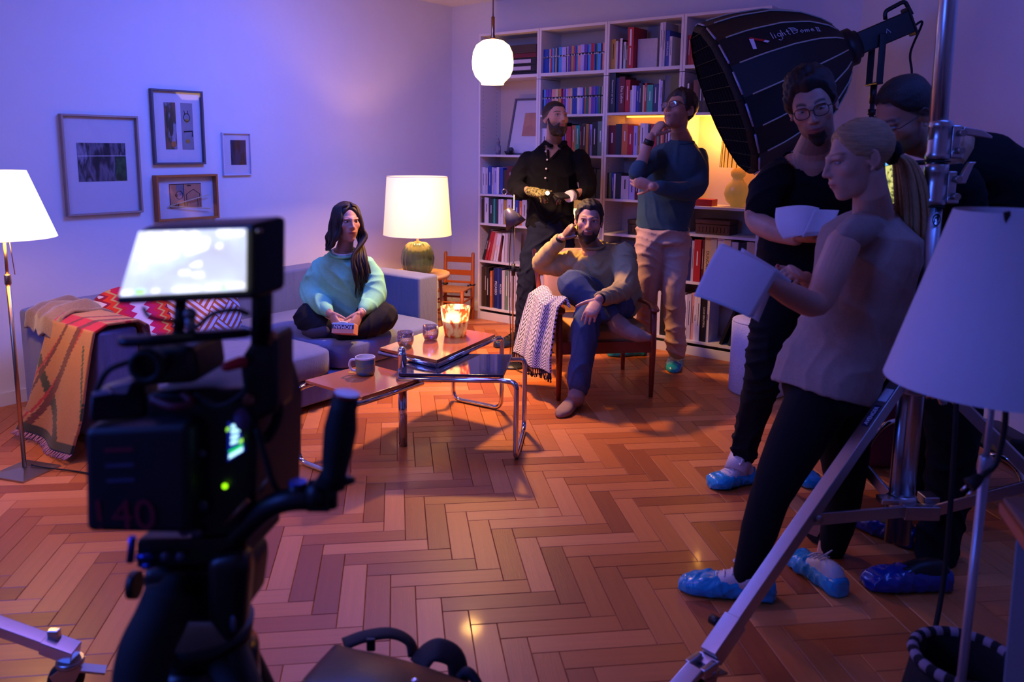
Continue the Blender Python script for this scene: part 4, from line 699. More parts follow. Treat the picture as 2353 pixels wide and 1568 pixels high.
for k in range(16):
    p0 = k*pi/8; sag = lambda u, v: -.008*sin(pi*u)*sin(pi*v)
    sb.part('fabric_panel', M().grid(lambda u, v: dome(p0+u*pi/8*.9999, v, sag(u, v)), 4, 14), m_sb); sb.part('rib', M().tube([dome(p0+.0001, v/14, .003) for v in range(1, 14)], .004, 6), m_rib)
    sb.part('rim_trim', M().tube([dome(p0+.04, 1, .004), dome(p0+pi/8-.07, 1, .004)], .005, 6), m_sil)
    sb.part('grid_skirt', M().grid(lambda u, v: dome(p0+u*pi/8*.9999, 1, -.006-.02*v+.008*sin(pi*v))+nn*(.035*v), 3, 5), mat('black_honeycomb', '#08080b', .8, var=.6, scale=90, bump=1, bs=70))
sb.part('diffuser', M().lathe([(.001, 0), (.41, 0), (.41, .004), (.001, .004)], ap+nn*(DL+.004), 32, R=Vector((0, 0, 1)).rotation_difference(nn).to_matrix()), mat('black_honeycomb', '#08080b', .8, var=.6, scale=90, bump=1, bs=70))
gs = M()
for k in range(-5, 6):
    w = math.sqrt(max(0, .4**2-(k*.075)**2)); c = ap+nn*(DL-.02)
    for a, b_ in ((e1, e2), (e2, e1)): ext(gs, [c+a*k*.075-b_*w, c+a*k*.075+b_*w, c+a*k*.075+b_*w+nn*.05, c+a*k*.075-b_*w+nn*.05], a*.002)
sb.part('egg_crate_grid', gs, m_blk2, kind='stuff')
ph_ = -.985
def dsurf(s, x, o=.0025): return dome(ph_+x/.36, s, o-.006*0)
def stroke(P): return [dsurf(s, x) for s, x in P]
# handwriting runs from the rim towards the apex (s falls), x = up
tx = M(); cur = .62; Hh = .03; sc = .028
glyphs = {'l': [[(0, 1.5), (0, 0)]], 'i': [[(0, .9), (0, 0)], [(0, 1.25), (0, 1.2)]], 'g': [[(.7, .7), (.3, .95), (0, .5), (.3, .1), (.7, .35), (.7, .9), (.65, -.5), (.2, -.8), (-.2, -.5)]], 'h': [[(0, 1.5), (0, 0), (.1, .6), (.4, .75), (.55, 0)]], 't': [[(.3, 1.3), (.3, .1), (.6, 0)], [(0, .85), (.7, .85)]], 'D': [[(0, 1.6), (.15, 0), (1.0, .25), (1.3, .9), (.8, 1.5), (-.3, 1.6)], [(.1, 1.2), (1.0, 1.1)], [(.1, .8), (1.2, .7)]], 'o': [[(.35, .8), (0, .4), (.35, 0), (.7, .4), (.35, .8)]], 'm': [[(0, .8), (0, 0), (.1, .6), (.35, .75), (.4, 0), (.5, .6), (.75, .75), (.8, 0)]], 'e': [[(.05, .4), (.6, .45), (.4, .85), (.05, .5), (.2, .05), (.65, .1)]], 'I': [[(0, 0), (0, 1.3)], [(-.15, 1.3), (.6, 1.3)], [(-.15, 0), (.6, 0)], [(.45, 0), (.45, 1.3)]]}
for ch, adv in (('l', .5), ('i', .5), ('g', 1), ('h', .9), ('t', 1.1), ('D', 1.7), ('o', 1), ('m', 1.2), ('e', 1.4), ('I', .8)):
    for P in glyphs[ch]: tx.tube([dsurf(cur-x*sc/DL*.9, .005+(y-.5)*sc*.9) for x, y in P], .0016, 4)
    cur -= adv*sc/DL*.9
sb.part('lettering', tx, INK['l'], kind='stuff')
def quadp(b, P, mi): b.add([dsurf(s, x) for s, x in P], [(0, 1, 2, 3)], mi); return b
b = M(); quadp(b, [(.79, .028), (.77, .034), (.68, -.002), (.7, -.008)], 0); quadp(b, [(.785, .026), (.755, .02), (.77, -.035), (.795, -.03)], 1); quadp(b, [(.7, -.008), (.68, -.002), (.655, -.014), (.675, -.02)], 1); sb.part('logo', b, [mat('logo_red', '#b01418', .6), INK['l']])
Rn = Vector((0, 0, 1)).rotation_difference(-nn).to_matrix()
sb.part('speed_ring', M().lathe([(.09, -.03), (.1, 0), (.1, .03), (.075, .045), (.075, .06)], ap, 32, R=Rn), m_blk)
u_ = (Vector((0, 0, 1))-nn*nn.z).normalized(); v_ = nn.cross(u_)
b = M(); bar(b, ap-nn*.05, ap-nn*.33, .11, .115, u_); bar(b, ap-nn*.33, ap-nn*.345, .1, .15, u_); sb.part('light_head', b, m_blk, .008)
b = M(); b.tube(arc([ap-nn*.23+u_*.06, ap-nn*.24+u_*.1, ap-nn*.35+u_*.11, ap-nn*.36+u_*.03], .02), .011, 8); sb.part('handle', b, m_blk)
fp = ap-nn*.2-v_*.058 if (-v_).y < 0 else ap-nn*.2+v_*.058
b = M().tube([fp+nn*.012-u_*.012, fp+u_*.014, fp-nn*.012-u_*.012], .0022, 5); sb.part('logo', b, INK['l'])
yk = ap-nn*.17
for s in (-1, 1): b = M(); bar(b, yk+v_*.075*s, yk+v_*.075*s+Vector((-.0, 0, -.25)), .034, .012, v_); sb.part('yoke', b, m_blk, .004)
b = M(); bar(b, yk+v_*.085+Vector((0, 0, -.25)), yk-v_*.085+Vector((0, 0, -.25)), .034, .012, (0, 0, 1)); sb.part('yoke', b, m_blk, .004)
pz = yk.z-.25; px_, py_ = yk.x, yk.y
sb.part('stand_pole', M().tube([(px_, py_, pz), (px_, py_, pz-.1)], .017, 14), m_blk); sb.part('stand_pole', M().tube([(px_, py_, pz-.1), (px_, py_, .25)], .0125, 14), mat('grey_steel_tube', '#5a5a66', .35, .8)); sb.part('stand_collar', M().lathe([(.02, pz-.16), (.02, pz-.13)], (px_, py_, 0), 14), m_blk)
for a in (80, 200, 320): sb.part('stand_leg', M().tube([(px_, py_, .5), (px_+.42*cos(rad(a)), py_+.42*sin(rad(a)), .012)], .01, 10), m_blk)
rr = ap-nn*.345
solo('light_cable', M().tube([V(p) for p in spl([rr-u_*.03, rr-u_*.03-nn*.05, Vector((2.188,4.5,1.983)), Vector((2.205,4.5,1.87)), Vector((2.184,4.48,1.732)), (rr.x, 4.4, .9), (rr.x+.05, 4.35, .1), (rr.x+.1, 4.2, .012)])], .006, 8), m_blk2, V(rr), 'black power cable drooping from the softbox light head', 'cable')
solo('hanging_cable', M().tube([V(p) for p in spl([(1.317,2.3,1.028), (1.334,2.28,0.697), (1.338,2.26,0.244), (1.288,2.2,0), (1.298,2.2,-0.171)])], .0075, 8), m_blk2, V((1.317,2.3,1.028)), 'long black cable hanging straight down beside the light stand column', 'cable')

# cinema camera rig close to the lens (all in view-aligned metres)
cr_ = T('cinema_camera', 'dark cinema camera rig with a bright monitor, seen from behind in front of the sofa', 'camera', (-0.446,1.1,0.9), fr='V')
b = M(); f4 = [Vector(p) for p in ((-0.512,1.06,1.25), (-0.305,1,1.271), (-0.301,1,1.368), (-0.479,1.08,1.352))]; off = Vector((.03, .045, .006))
ext(b, f4, off); mon = cr_.part('monitor', b, m_blk, .008)
s4 = [Vector(p) for p in ((-0.492,1.046,1.265), (-0.312,0.995,1.284), (-0.309,0.997,1.36), (-0.47,1.066,1.348))]; scm = mat('monitor_picture', '#e8e8e0', .3, emit='#dfe0d2', es=1)
nt = scm.node_tree; nz = [n for n in nt.nodes if n.type == 'TEX_NOISE'][0]; nz.inputs['Scale'].default_value = 11; cr = nt.nodes.new('ShaderNodeValToRGB'); 
for i, (p, c) in enumerate(((.36, (.62, .6, .52, 1)), (.5, (.72, .78, .86, 1)), (.6, (1.0, 1.0, .98, 1)))): e_ = cr.color_ramp.elements[i] if i < 2 else cr.color_ramp.elements.new(p); e_.position = p; e_.color = c
nt.links.new(nz.outputs['Fac'], cr.inputs[0]); nt.links.new(cr.outputs[0], nt.nodes['Principled BSDF'].inputs['Emission Color'])
so = (s4[1]-s4[0]).cross(s4[3]-s4[0]).normalized(); so = so if so.y < 0 else -so
b = M(); ext(b, [p+so*.004 for p in s4], -so*.003); cr_.part('screen', b, scm, par=mon)
def onscr(u, v): return (s4[0]*(1-u)+s4[1]*u)*(1-v)+(s4[3]*(1-u)+s4[2]*u)*v+so*.0055
b = M()
for u0, u1, v0, v1, mi in ((.02, .1, .03, .07, 0), (.13, .2, .03, .08, 1), (.27, .32, .04, .07, 0), (.44, .64, .04, .08, 0), (.7, .8, .05, .09, 0), (.82, .86, .04, .08, 1), (.87, .99, .06, .1, 0), (.1, .13, .92, .96, 0), (.26, .3, .92, .96, 0), (.4, .44, .92, .96, 0), (.52, .57, .91, .96, 0), (.76, .88, .9, .97, 0), (.9, .98, .9, .96, 0), (.5, .68, .6, .84, 0), (.55, .64, .42, .49, 0), (.47, .55, .3, .35, 0), (.58, .66, .26, .3, 0), (.76, .8, .7, .76, 0), (.12, .42, .58, .82, 0)):
    b.add([onscr(u0, v0), onscr(u1, v0), onscr(u1, v1), onscr(u0, v1)], [(0, 1, 2, 3)], mi)
cr_.part('screen_readouts', b, [mat('screen_white', '#ffffff', .5, emit='#ffffff', es=1.6), mat('screen_lime', '#b0ff50', .5, emit='#a8ff40', es=1.1)], par=mon, kind='stuff')
cr_.part('monitor_latch', M().tube([Vector((-0.295,1,1.356)), Vector((-0.295,1,1.36))], .004, 8), m_pole, par=mon)
cr_.part('monitor_arm', M().tube([(-0.42,1.06,1.259), (-0.426,1.06,1.211)], .008, 10), m_blk); cr_.part('monitor_arm', M().tube([(-0.307,1.05,1.313), (-0.313,1.05,1.203)], .014, 12), m_blk)
cr_.part('ball_joint', M().ell((-0.405,1.05,1.242), .009, n=14, k=10).tube([(-0.405,1.05,1.242), (-0.405,1.05,1.205)], .007, 10), mat('grey_anodised', '#6a6474', .4, .6))
cr_.part('cable', M().tube(spl([(-0.457,1.03,1.254), (-0.445,1.02,1.244), (-0.421,1.03,1.236), (-0.416,1.04,1.235)], 6), .0028, 6).tube(spl([(-0.39,1.03,1.229), (-0.364,1.02,1.249), (-0.336,1.02,1.254), (-0.322,1.03,1.247)], 6), .0035, 6), m_blk2, kind='stuff')
cr_.part('top_handle', M().tube(spl([(-0.477,1.02,1.212), (-0.438,1.02,1.214), (-0.401,1.04,1.214), (-0.345,1.08,1.211)], 5), .011, 12, sq=(.7, 1.2), up=(0, 0, 1), round_=True), mat('blue_sheen_metal', '#20222c', .28, .7))
b = M(); ext(b, [(-0.479,1.04,1.198), (-0.402,1.04,1.202), (-0.397,1.04,1.149), (-0.482,1.04,1.143)], (.01, .1, 0)); cr_.part('viewfinder', b, m_blk, .012)
cr_.part('eyecup', M().lathe([(.024, 0), (.022, .018), (.016, .02), (.014, .008)], (-0.452,1.03,1.18), 24, R=Matrix.Rotation(rad(90), 3, 'X')), m_blk2)
b = M(); ext(b, [(-0.328,1.06,1.209), (-0.297,1.06,1.214), (-0.3,1.06,1.104), (-0.344,1.06,1.082), (-0.349,1.06,1.176)], (.01, .07, 0)); cr_.part('wireless_receiver', b, m_blk, .01); cr_.part('receiver_button', M().ell((-0.333,1.05,1.125), .009, n=12, k=8), mat('copper_plug', '#8a5a48', .4, .7))
for p0, p1 in (((-0.319,1.05,1.225), (-0.31,1.05,1.228)), ((-0.318,1.05,1.211), (-0.294,1.05,1.215))): cr_.part('rail_clamp', M().tube([p0, p1], .006, 8), mat('copper_plug', '#8a5a48', .4, .7))
b = M(); ext(b, [(-0.543,1.02,1.094), (-0.402,1.02,1.102), (-0.41,1.02,0.946), (-0.551,1.02,0.947)], (.004, .06, 0)); bt = cr_.part('battery', b, mat('battery_case', '#0e0e18', .5, var=.2), .012)
bo = Vector((-0.515,1.02,0.977)); xx = (Vector((-0.486,1.019,0.978))-bo).normalized(); cr_.part('battery_lettering', M().text('140', Vector((-0.498,1.019,0.973)), xx, (0, -.05, 1), .062), mat('battery_red_print', '#7a0c2a', .6), par=bt)
b = M(); 
for v, c, w in ((1040, .07, .006), (1078, .05, .006), (1115, .05, .006)): ext(b, [Vector((-0.515,1.019,1.062))+Vector((0, 0, (1040-v)*.00056)), Vector((-0.478,1.019,1.064))+Vector((0, 0, (1040-v)*.00056)), Vector((-0.478,1.019,1.069))+Vector((0, 0, (1040-v)*.00056)), Vector((-0.515,1.019,1.067))+Vector((0, 0, (1040-v)*.00056))], (0, .0005, 0), 0 if v > 1050 else 1)
cr_.part('battery_label', b, [mat('battery_grey_print', '#3c3c5c', .6), mat('battery_red_print', '#7a0c2a', .6)], par=bt, kind='stuff')
b = M(); ext(b, [(-0.477,1.06,1.13), (-0.342,1.06,1.14), (-0.329,1.06,1.088), (-0.339,1.06,0.924), (-0.43,1.06,0.917), (-0.427,1.06,1.084), (-0.48,1.06,1.087)], (.03, .16, 0)); cr_.part('body', b, m_blk, .01)
b = M(); ext(b, [(-0.54,1.04,1.135), (-0.485,1.08,1.148), (-0.476,1.06,1.096), (-0.536,1.02,1.1)], (0, .05, 0)); cr_.part('battery_plate', b, mat('dark_metal_plate', '#15151f', .35, .5), .006)
b = M()
for q in (((-0.535,1.035,1.137), (-0.517,1.04,1.142), (-0.511,1.04,1.136), (-0.532,1.035,1.133)), ((-0.511,1.04,1.145), (-0.489,1.05,1.148), (-0.494,1.045,1.134), (-0.507,1.04,1.136))): ext(b, q, (0, .004, 0))
cr_.part('plate_slot', b, m_sil, kind='stuff')
cr_.part('red_cable', M().tube(spl([(-0.462,1.05,1.125), (-0.429,1.04,1.118), (-0.409,1.05,1.121), (-0.424,1.06,1.13)], 6), .006, 8), mat('red_cable', '#5a1020', .5)); cr_.part('red_plug', M().tube([(-0.357,1.04,1.174), (-0.34,1.05,1.178)], [.007, .0085], 12, round_=True), mat('red_plug', '#b80c24', .35))
for pts in (((590, 985), (612, 1060), (625, 1110), (648, 1140)), ((585, 990), (600, 1070), (612, 1120), (622, 1150)), ((632, 880), (640, 950), (615, 1010), (596, 1000)), ((626, 900), (630, 960), (608, 1000), (590, 990)), ((450, 900), (500, 930), (560, 900), (565, 870)), ((300, 870), (250, 900), (230, 940), (205, 960))):
    pass
cr_.part('cable', M().tube(spl([(-0.324,1.05,1.086), (-0.312,1.05,1.04), (-0.304,1.05,1.009), (-0.295,1.06,0.985)], 6), .0045, 6).tube(spl([(-0.305,1.08,1.141), (-0.299,1.08,1.097), (-0.314,1.07,1.063), (-0.324,1.06,1.07)], 6), .004, 6).tube(spl([(-0.312,1.09,1.125), (-0.31,1.09,1.087), (-0.324,1.08,1.063), (-0.328,1.06,1.079)], 6), .004, 6).tube(spl([(-0.403,1.05,1.134), (-0.371,1.04,1.119), (-0.337,1.04,1.137), (-0.335,1.05,1.155)], 6), .004, 6).tube(spl([(-0.492,1.06,1.175), (-0.517,1.05,1.165), (-0.533,1.05,1.141), (-0.542,1.05,1.117)], 6), .004, 6), m_blk2, kind='stuff')
dsp = cr_.part('side_display', ext(M(), [(-0.367,1.055,1.036), (-0.343,1.055,1.052), (-0.35,1.055,1.084), (-0.364,1.055,1.092)], (0, .004, 0)), mat('display_blue', '#102080', .3, emit='#0820a0', es=.6))
b = M()
for i, (x0, y0, x1, y1, mi) in enumerate(((527, 1054, 556, 1034, 0), (526, 1042, 556, 1028, 1), (529, 985, 540, 980, 0), (530, 998, 548, 990, 0), (530, 1010, 546, 1004, 0), (530, 1024, 545, 1018, 0), (548, 1018, 556, 1014, 2), (520, 992, 525, 986, 2))):
    pass
def dq(x0, y0, x1, y1, h, mi): b.add([V2(x0, y0+h), V2(x1, y1+h), V2(x1, y1), V2(x0, y0)], [(0, 1, 2, 3)], mi)
D0 = Vector((-0.367,1.053,1.037)); DX = (Vector((-0.343,1.053,1.037))-D0)/40; DZ = (Vector((-0.365,1.053,1.062))-D0)/40
def V2(x, y): return D0+DX*(x-522)+DZ*(1062-y)
for a_ in ((526, 1046, 557, 1027, 10, 0), (526, 1036, 556, 1020, 8, 1), (529, 978, 540, 975, 9, 0), (529, 990, 549, 984, 9, 0), (529, 1004, 546, 998, 8, 0), (529, 1016, 544, 1010, 8, 0), (547, 1012, 556, 1008, 9, 2), (518, 986, 525, 982, 8, 2)): dq(*a_)
cr_.part('display_readouts', b, [mat('display_cyan', '#d0ffff', .5, emit='#b8f4ff', es=1.6), mat('display_green', '#20d060', .5, emit='#18c850', es=1.2), mat('screen_lime', '#b0ff50', .5)], par=dsp, kind='stuff')
for c, r, m_ in (((-0.372,1.055,1.001), .0038, mat('led_lime', '#b0ff00', .5, emit='#a0ff10', es=1.6)), ((-0.339,1.055,1.146), .003, mat('led_dim_green', '#5a8a10', .5, emit='#4a7a08', es=.4))): cr_.part('led', M().ell(c, r, n=10, k=8), m_)
for c, r in (((-0.412,1.055,1.036), .009), ((-0.4,1.055,1.049), .006), ((-0.419,1.055,1.074), .006), ((-0.403,1.055,0.974), .008), ((-0.429,1.055,0.939), .009), ((-0.412,1.055,0.934), .007)): cr_.part('dial', M().lathe([(r, 0), (r, .006), (r*.8, .008), (.001, .008)], c, 16, R=Matrix.Rotation(rad(90), 3, 'X')), mat('lilac_grey_knob', '#4c465c', .4, .3))
cr_.part('pink_foam', M().ell((-0.343,1.05,1.098), (.011, .008, .016), n=14, k=10), mat('lilac_foam', '#5a4870', .9))
b = M(); ext(b, [(-0.502,1.06,0.919), (-0.363,1.06,0.924), (-0.356,1.06,0.882), (-0.505,1.06,0.874)], (.02, .14, 0)); cr_.part('base_plate', b, m_blk, .006)
for u_p in ((-0.457,1.052,0.899), (-0.436,1.052,0.899)): cr_.part('plate_screw', M().lathe([(.0065, 0), (.0065, .004), (.001, .005)], u_p, 14, R=Matrix.Rotation(rad(90), 3, 'X')), mat('lilac_grey_knob', '#4c465c', .4, .3))
b = M(); b.tube([(-0.51,1.07,0.918), (-0.516,1.07,0.881)], .0055, 8).tube([(-0.497,1.05,0.898), (-0.474,1.05,0.9)], .0045, 8).tube([(-0.489,1.05,0.884), (-0.477,1.05,0.887)], .005, 8); cr_.part('quick_release_lever', b, mat('blue_anodised', '#2a3a90', .3, .8), kind='stuff')
ga = M().tube(spl([(-0.422,1.1,0.87), (-0.37,1.08,0.914), (-0.319,1.06,0.965), (-0.286,1.05,0.984), (-0.252,1.05,0.987)], 6), [.016]*24+[.014], 12, sq=(1, 1.2)); cr_.part('handle_arm', ga, m_blk)
cr_.part('arm_rail', M().tube([(-0.374,1.05,0.946), (-0.339,1.05,0.983)], .004, 8).tube([(-0.324,1.05,0.996), (-0.307,1.05,1.017)], .004, 8), mat('copper_plug', '#8a5a48', .4, .7), kind='stuff')
cr_.part('arm_knob', M().tube([(-0.272,1.05,0.984), (-0.271,1.05,1.008)], .012, 16), m_blk); cr_.part('arm_knob_cap', M().tube([(-0.271,1.05,1.008), (-0.271,1.05,1.011)], .0125, 16), mat('blue_anodised', '#2a3a90', .3, .8))
cr_.part('rosette', M().tube([(-0.255,1.05,0.992), (-0.234,1.05,0.994)], .02, 16).box((-0.241,1.05,0.989), (.03, .03, .03)).tube([(-0.229,1.05,0.975), (-0.228,1.05,1.009)], .012, 10), m_blk, kind='stuff')
gp = cr_.part('hand_grip', M().tube([(-0.226,1.05,1.008), (-0.221,1.05,1.025), (-0.216,1.05,1.053), (-0.211,1.05,1.087), (-0.207,1.05,1.114), (-0.202,1.05,1.131)], [.021, .017, .0205, .0225, .0185, .0175], 20, sq=(1, 1.1), up=(1, 0, 0)), m_blk2); cr_.part('grip_cap', M().tube([(-0.202,1.05,1.131), (-0.201,1.05,1.137)], [.0178, .0172], 20), mat('red_cap', '#8a0c1c', .35, coat=.4), par=gp)
cr_.part('grip_trigger', M().ell((-0.204,1.05,1.013), (.012, .01, .006), n=12, k=8), m_blk, par=gp)
tp_ = T('tripod', 'black camera tripod with a fluid head under the camera rig', 'tripod', ((-0.46,1.12,0.778)[0], 1.12, 0), fr='V')
tc_ = Vector((tp_.og.x, 1.12, 0)); zt = (-0.457,1.12,0.827)[2]
b = M(); ext(b, [(-0.51,1.08,0.861), (-0.362,1.08,0.868), (-0.361,1.08,0.841), (-0.371,1.08,0.776), (-0.508,1.08,0.775), (-0.51,1.08,0.816)], (.01, .11, 0)); tp_.part('fluid_head', b, m_blk, .015)
b = M(); ext(b, [(-0.396,1.03,0.904), (-0.344,1.03,0.914), (-0.339,1.03,0.886), (-0.349,1.03,0.802), (-0.372,1.03,0.769), (-0.4,1.03,0.814)], (.0, .05, 0)); tp_.part('battery_pack', b, mat('brown_black_plastic', '#161012', .35, var=.2), .015)
tp_.part('red_button', M().ell((-0.441,1.075,0.838), (.006, .004, .008), n=10, k=8), mat('red_plug', '#b80c24', .35)); tp_.part('drag_knob', M().tube([(-0.521,1.1,0.828), (-0.532,1.1,0.828)], .02, 16), m_blk); tp_.part('silver_catch', M().ell((-0.357,1.02,0.818), (.004, .003, .012), n=10, k=8).ell((-0.465,1.06,0.748), (.006, .003, .016), n=10, k=8), mat('grey_anodised', '#6a6474', .4, .6), kind='stuff')
zb_ = (-0.455,1.12,0.747)[2]; tp_.part('bowl', M().lathe([(.05, zb_-.06), (.075, zb_-.03), (.08, zb_)], (tc_.x+.01, 1.14, 0), 28), m_blk); tp_.part('spreader_hub', M().lathe([(.06, zb_-.13), (.085, zb_-.11), (.085, zb_-.05), (.06, zb_-.04)], (tc_.x+.01, 1.14, 0), 24), m_blkg)
for a, nm in ((205, 'leg'), (-35, 'leg'), (85, 'leg')):
    p = Vector((tc_.x+.01, 1.14, 0))+Vector((cos(rad(a))*.06, sin(rad(a))*.06, zb_-.03)); q = Vector((tc_.x+.01, 1.14, 0))+Vector((cos(rad(a))*.5, sin(rad(a))*.5, .02))
    tp_.part(nm, M().tube([p, p.lerp(q, .45)], [.034, .028], 14).tube([p.lerp(q, .4), q], [.02, .016], 12), m_blk2)
p = Vector((-0.472,1,0.842)); q = Vector((-0.485,0.94,0.782)); tp_.part('leg_sleeve', M().tube(spl([(-0.448,1.05,0.854), (-0.459,1.03,0.82), (-0.47,1,0.788), (-0.474,0.98,0.738)], 6), [.02]+[.036]*17+[.04], 16, round_=True), mat('black_padded_cover', '#0a0b0e', .8, var=.2))

# camera bag at the bottom, cabinet, basket, red chair and clutter on the right
bg = T('equipment_bag', 'black padded equipment bag with loose straps on the parquet in the near foreground', 'bag', ((-0.286,2.044,0)[0], 1.6, 0), fr='V'); m_bag = mat('black_sheen_nylon', '#0b0c14', .38, var=.25, scale=6, bump=.15, bs=40)
zz = (-0.205,1.5,0.397)[2]; A_, B_, C_, D_ = (Vector(p) for p in ((-0.357,1.66,0.36), (-0.016,1.6,0.297), (-0.044,1.32,0.387), (-0.374,1.42,0.438)))
bg.part('flap', M().sheet(lambda u, v: (A_*(1-u)+B_*u)*(1-v)+(D_*(1-u)+C_*u)*v+Vector((0, 0, .035*sin(pi*min(1, u*1.0))*sin(pi*v)**.5)), 24, 16, .014), m_bag)
b = M(); lo = [A_+Vector((.01, 0, -.02)), B_+Vector((0, 0, -.02)), C_+Vector((0, 0, -.02)), D_+Vector((.01, 0, -.02))]; b.loft([[Vector((p.x, p.y, .0)) for p in lo], [Vector((p.x+(p.x-lo[0].x-.1)*.04, p.y, p.z*.5)) for p in lo], lo], 0, False); bg.part('body', b, m_bag, .02)
bg.part('handle', M().tube(spl([(-0.346,1.7,0.341), (-0.299,1.72,0.348), (-0.242,1.74,0.343), (-0.201,1.74,0.322), (-0.189,1.72,0.297)], 5), .014, 10, sq=(.5, 1.6)), m_blk2); bg.part('strap', M().tube(spl([(-0.175,1.68,0.302), (-0.152,1.7,0.321), (-0.127,1.7,0.328), (-0.093,1.7,0.309), (-0.082,1.68,0.271), (-0.085,1.65,0.227)], 5), .02, 10, sq=(.35, 1.5)), m_blk2); bg.part('strap', M().tube(spl([(-0.081,1.66,0.285), (-0.061,1.66,0.301), (-0.036,1.64,0.278), (-0.026,1.6,0.244)], 5), .012, 8), m_blk2)
bg.part('buckle', M().box((-0.284,1.7,0.34), (.02, .01, .03)), m_blk, .003); bg.part('press_stud', M().lathe([(.008, 0), (.006, .004), (.001, .005)], (-0.153,1.41,0.456), 14), m_chrome)
cb = T('sideboard', 'white panel furniture with an orange edged wooden top at the right edge', 'cabinet', (1.288,1.767,0), fr='V'); m_lam = mat('white_lacquer', '#b8b2bc', .4, var=.03); m_ply = mat('orange_ply_edge', '#c0622a', .4, var=.2, scale=30, st=(1, 1, 8))
b = M(); ext(b, [(1.02,1.55,0.756), (1.122,1.55,0.757), (0.978,1.25,0.768), (0.909,1.3,0.803)], (0, 0, .02)); cb.part('top', b, mat('brown_wood_top', '#8a5a40', .4, var=.15, scale=12)); b = M(); bar(b, (1.02,1.55,0.753), (0.909,1.3,0.799), .012, .024); cb.part('top_edge', b, m_ply, .003)
z0 = (0.981,1.45,0.757)[2]; a0 = (0.985,1.45,0.744)[0]
b = M(); ext(b, [(a0, 1.45, z0-.005), (a0+.02, 1.45, 0), (a0+.09, 1.45, 0)]+[(a0+.075+.05*(1-cos(rad(q))), 1.45, .18+.3*(q/90)**.8) for q in (0, 20, 45, 70, 90)]+[(a0+.3, 1.45, .5), (a0+.3, 1.45, z0-.005)], (.05, .03, 0)); cb.part('side_panel', b, m_lam, .006)
ext(b2 := M(), [(a0+.3, 1.45, 0), (a0+.36, 1.45, 0), (a0+.36, 1.45, z0-.005), (a0+.3, 1.45, z0-.005)], (.05, .03, 0)); cb.part('side_panel', b2, m_lam, .006)
bk = Vector((1.139,1.75,0.232)); t = T('basket', 'black woven basket with a checked black and pale rim beside the white sideboard', 'basket', (bk.x, 1.8, 0), fr='V'); br_ = .115; bz = (1.19,1.85,0.245)[2]; wv = mat('black_woven_cord', '#100e12', .9, var=.4, scale=60, bump=1, bs=80)
t.part('body', M().lathe([(.08, 0), (br_*.95, .02), (br_+.02, bz*.5), (br_, bz), (br_-.012, bz), (br_+.005, bz*.5), (.08, .03), (.01, .028)], (bk.x, 1.8, 0), 40), wv)
for k in range(36):
    a = 2*pi*k/36; q = [Vector((bk.x+br_*cos(a+s*.16), 1.8+br_*sin(a+s*.16), bz+.004)) for s in (0, .5, 1)]; t.part('rim_wrap', M().tube(q, .0135, 8, round_=True), mat('pale_cord', '#8a7c88', .9) if k % 2 else wv)
rc_ = Vector((1.744,3.468,0)); t = T('red_chair', 'dark red seat on chrome tubes half hidden behind the light stand', 'chair', (rc_.x, rc_.y, 0), fr='V'); red = mat('dark_red_fabric', '#5a0c18', .85, var=.15)
b = M(); pill(b, (rc_.x+.1, rc_.y+.3, .3), (.5, .5, .12), .4, 28, 14); t.part('seat', b, red); b = M(); pill(b, (rc_.x+.12, rc_.y+.2, .14), (.42, .2, .26), .35, 28, 14); t.part('skirt', b, red)
t.part('chrome_tube', M().tube(arc([(1.547,3.3,0.089), (1.58,3.3,0.255), (1.638,3.3,0.328), (1.763,3.35,0.332)], .06), .011, 12), m_chrome); t.part('chrome_tube', M().tube(arc([(rc_.x-.12, rc_.y+.1, .012), (rc_.x-.12, rc_.y+.55, .012), (rc_.x-.12, rc_.y+.55, .5)], .05), .011, 12), m_chrome); t.part('chrome_tube', M().tube(arc([(rc_.x+.34, rc_.y-.02, .3), (rc_.x+.34, rc_.y-.02, .012), (rc_.x+.34, rc_.y+.5, .012)], .05), .011, 12), m_chrome)
w0 = Vector((2.319,3.48,0)); t = T('chrome_chair', 'chair with curved chrome runners and black strapping by the right wall', 'chair', (w0.x, w0.y, 0), fr='V')
t.part('chrome_tube', M().tube(arc([(2.021,3.2,0.23), (2.062,3.15,0.237), (2.106,3.1,0.188), (2.088,3.05,0.099)], .08), .012, 12), m_chrome); t.part('chrome_tube', M().tube(arc([(w0.x+.1, w0.y, .4), (w0.x+.1, w0.y, .012), (w0.x+.1, w0.y+.35, .012)], .06), .012, 12), m_chrome)
b = M(); ext(b, [(2.09,3.25,0.202), (2.155,3.25,0.279), (2.284,3.25,0.261), (2.307,3.25,0.069), (2.169,3.25,0.155)], (.0, .3, 0)); t.part('seat', b, m_blk, .02)
for P in (((2.08,3.15,0.315), (2.121,3.1,0.216), (2.165,3.1,0.133)), ((2.049,3.2,0.221), (2.089,3.2,0.269), (2.15,3.2,0.279)), ((2.069,3.2,0.203), (2.128,3.2,0.241), (2.154,3.2,0.165))): t.part('strap', M().tube(spl(P, 4), .006, 6), m_blk2)

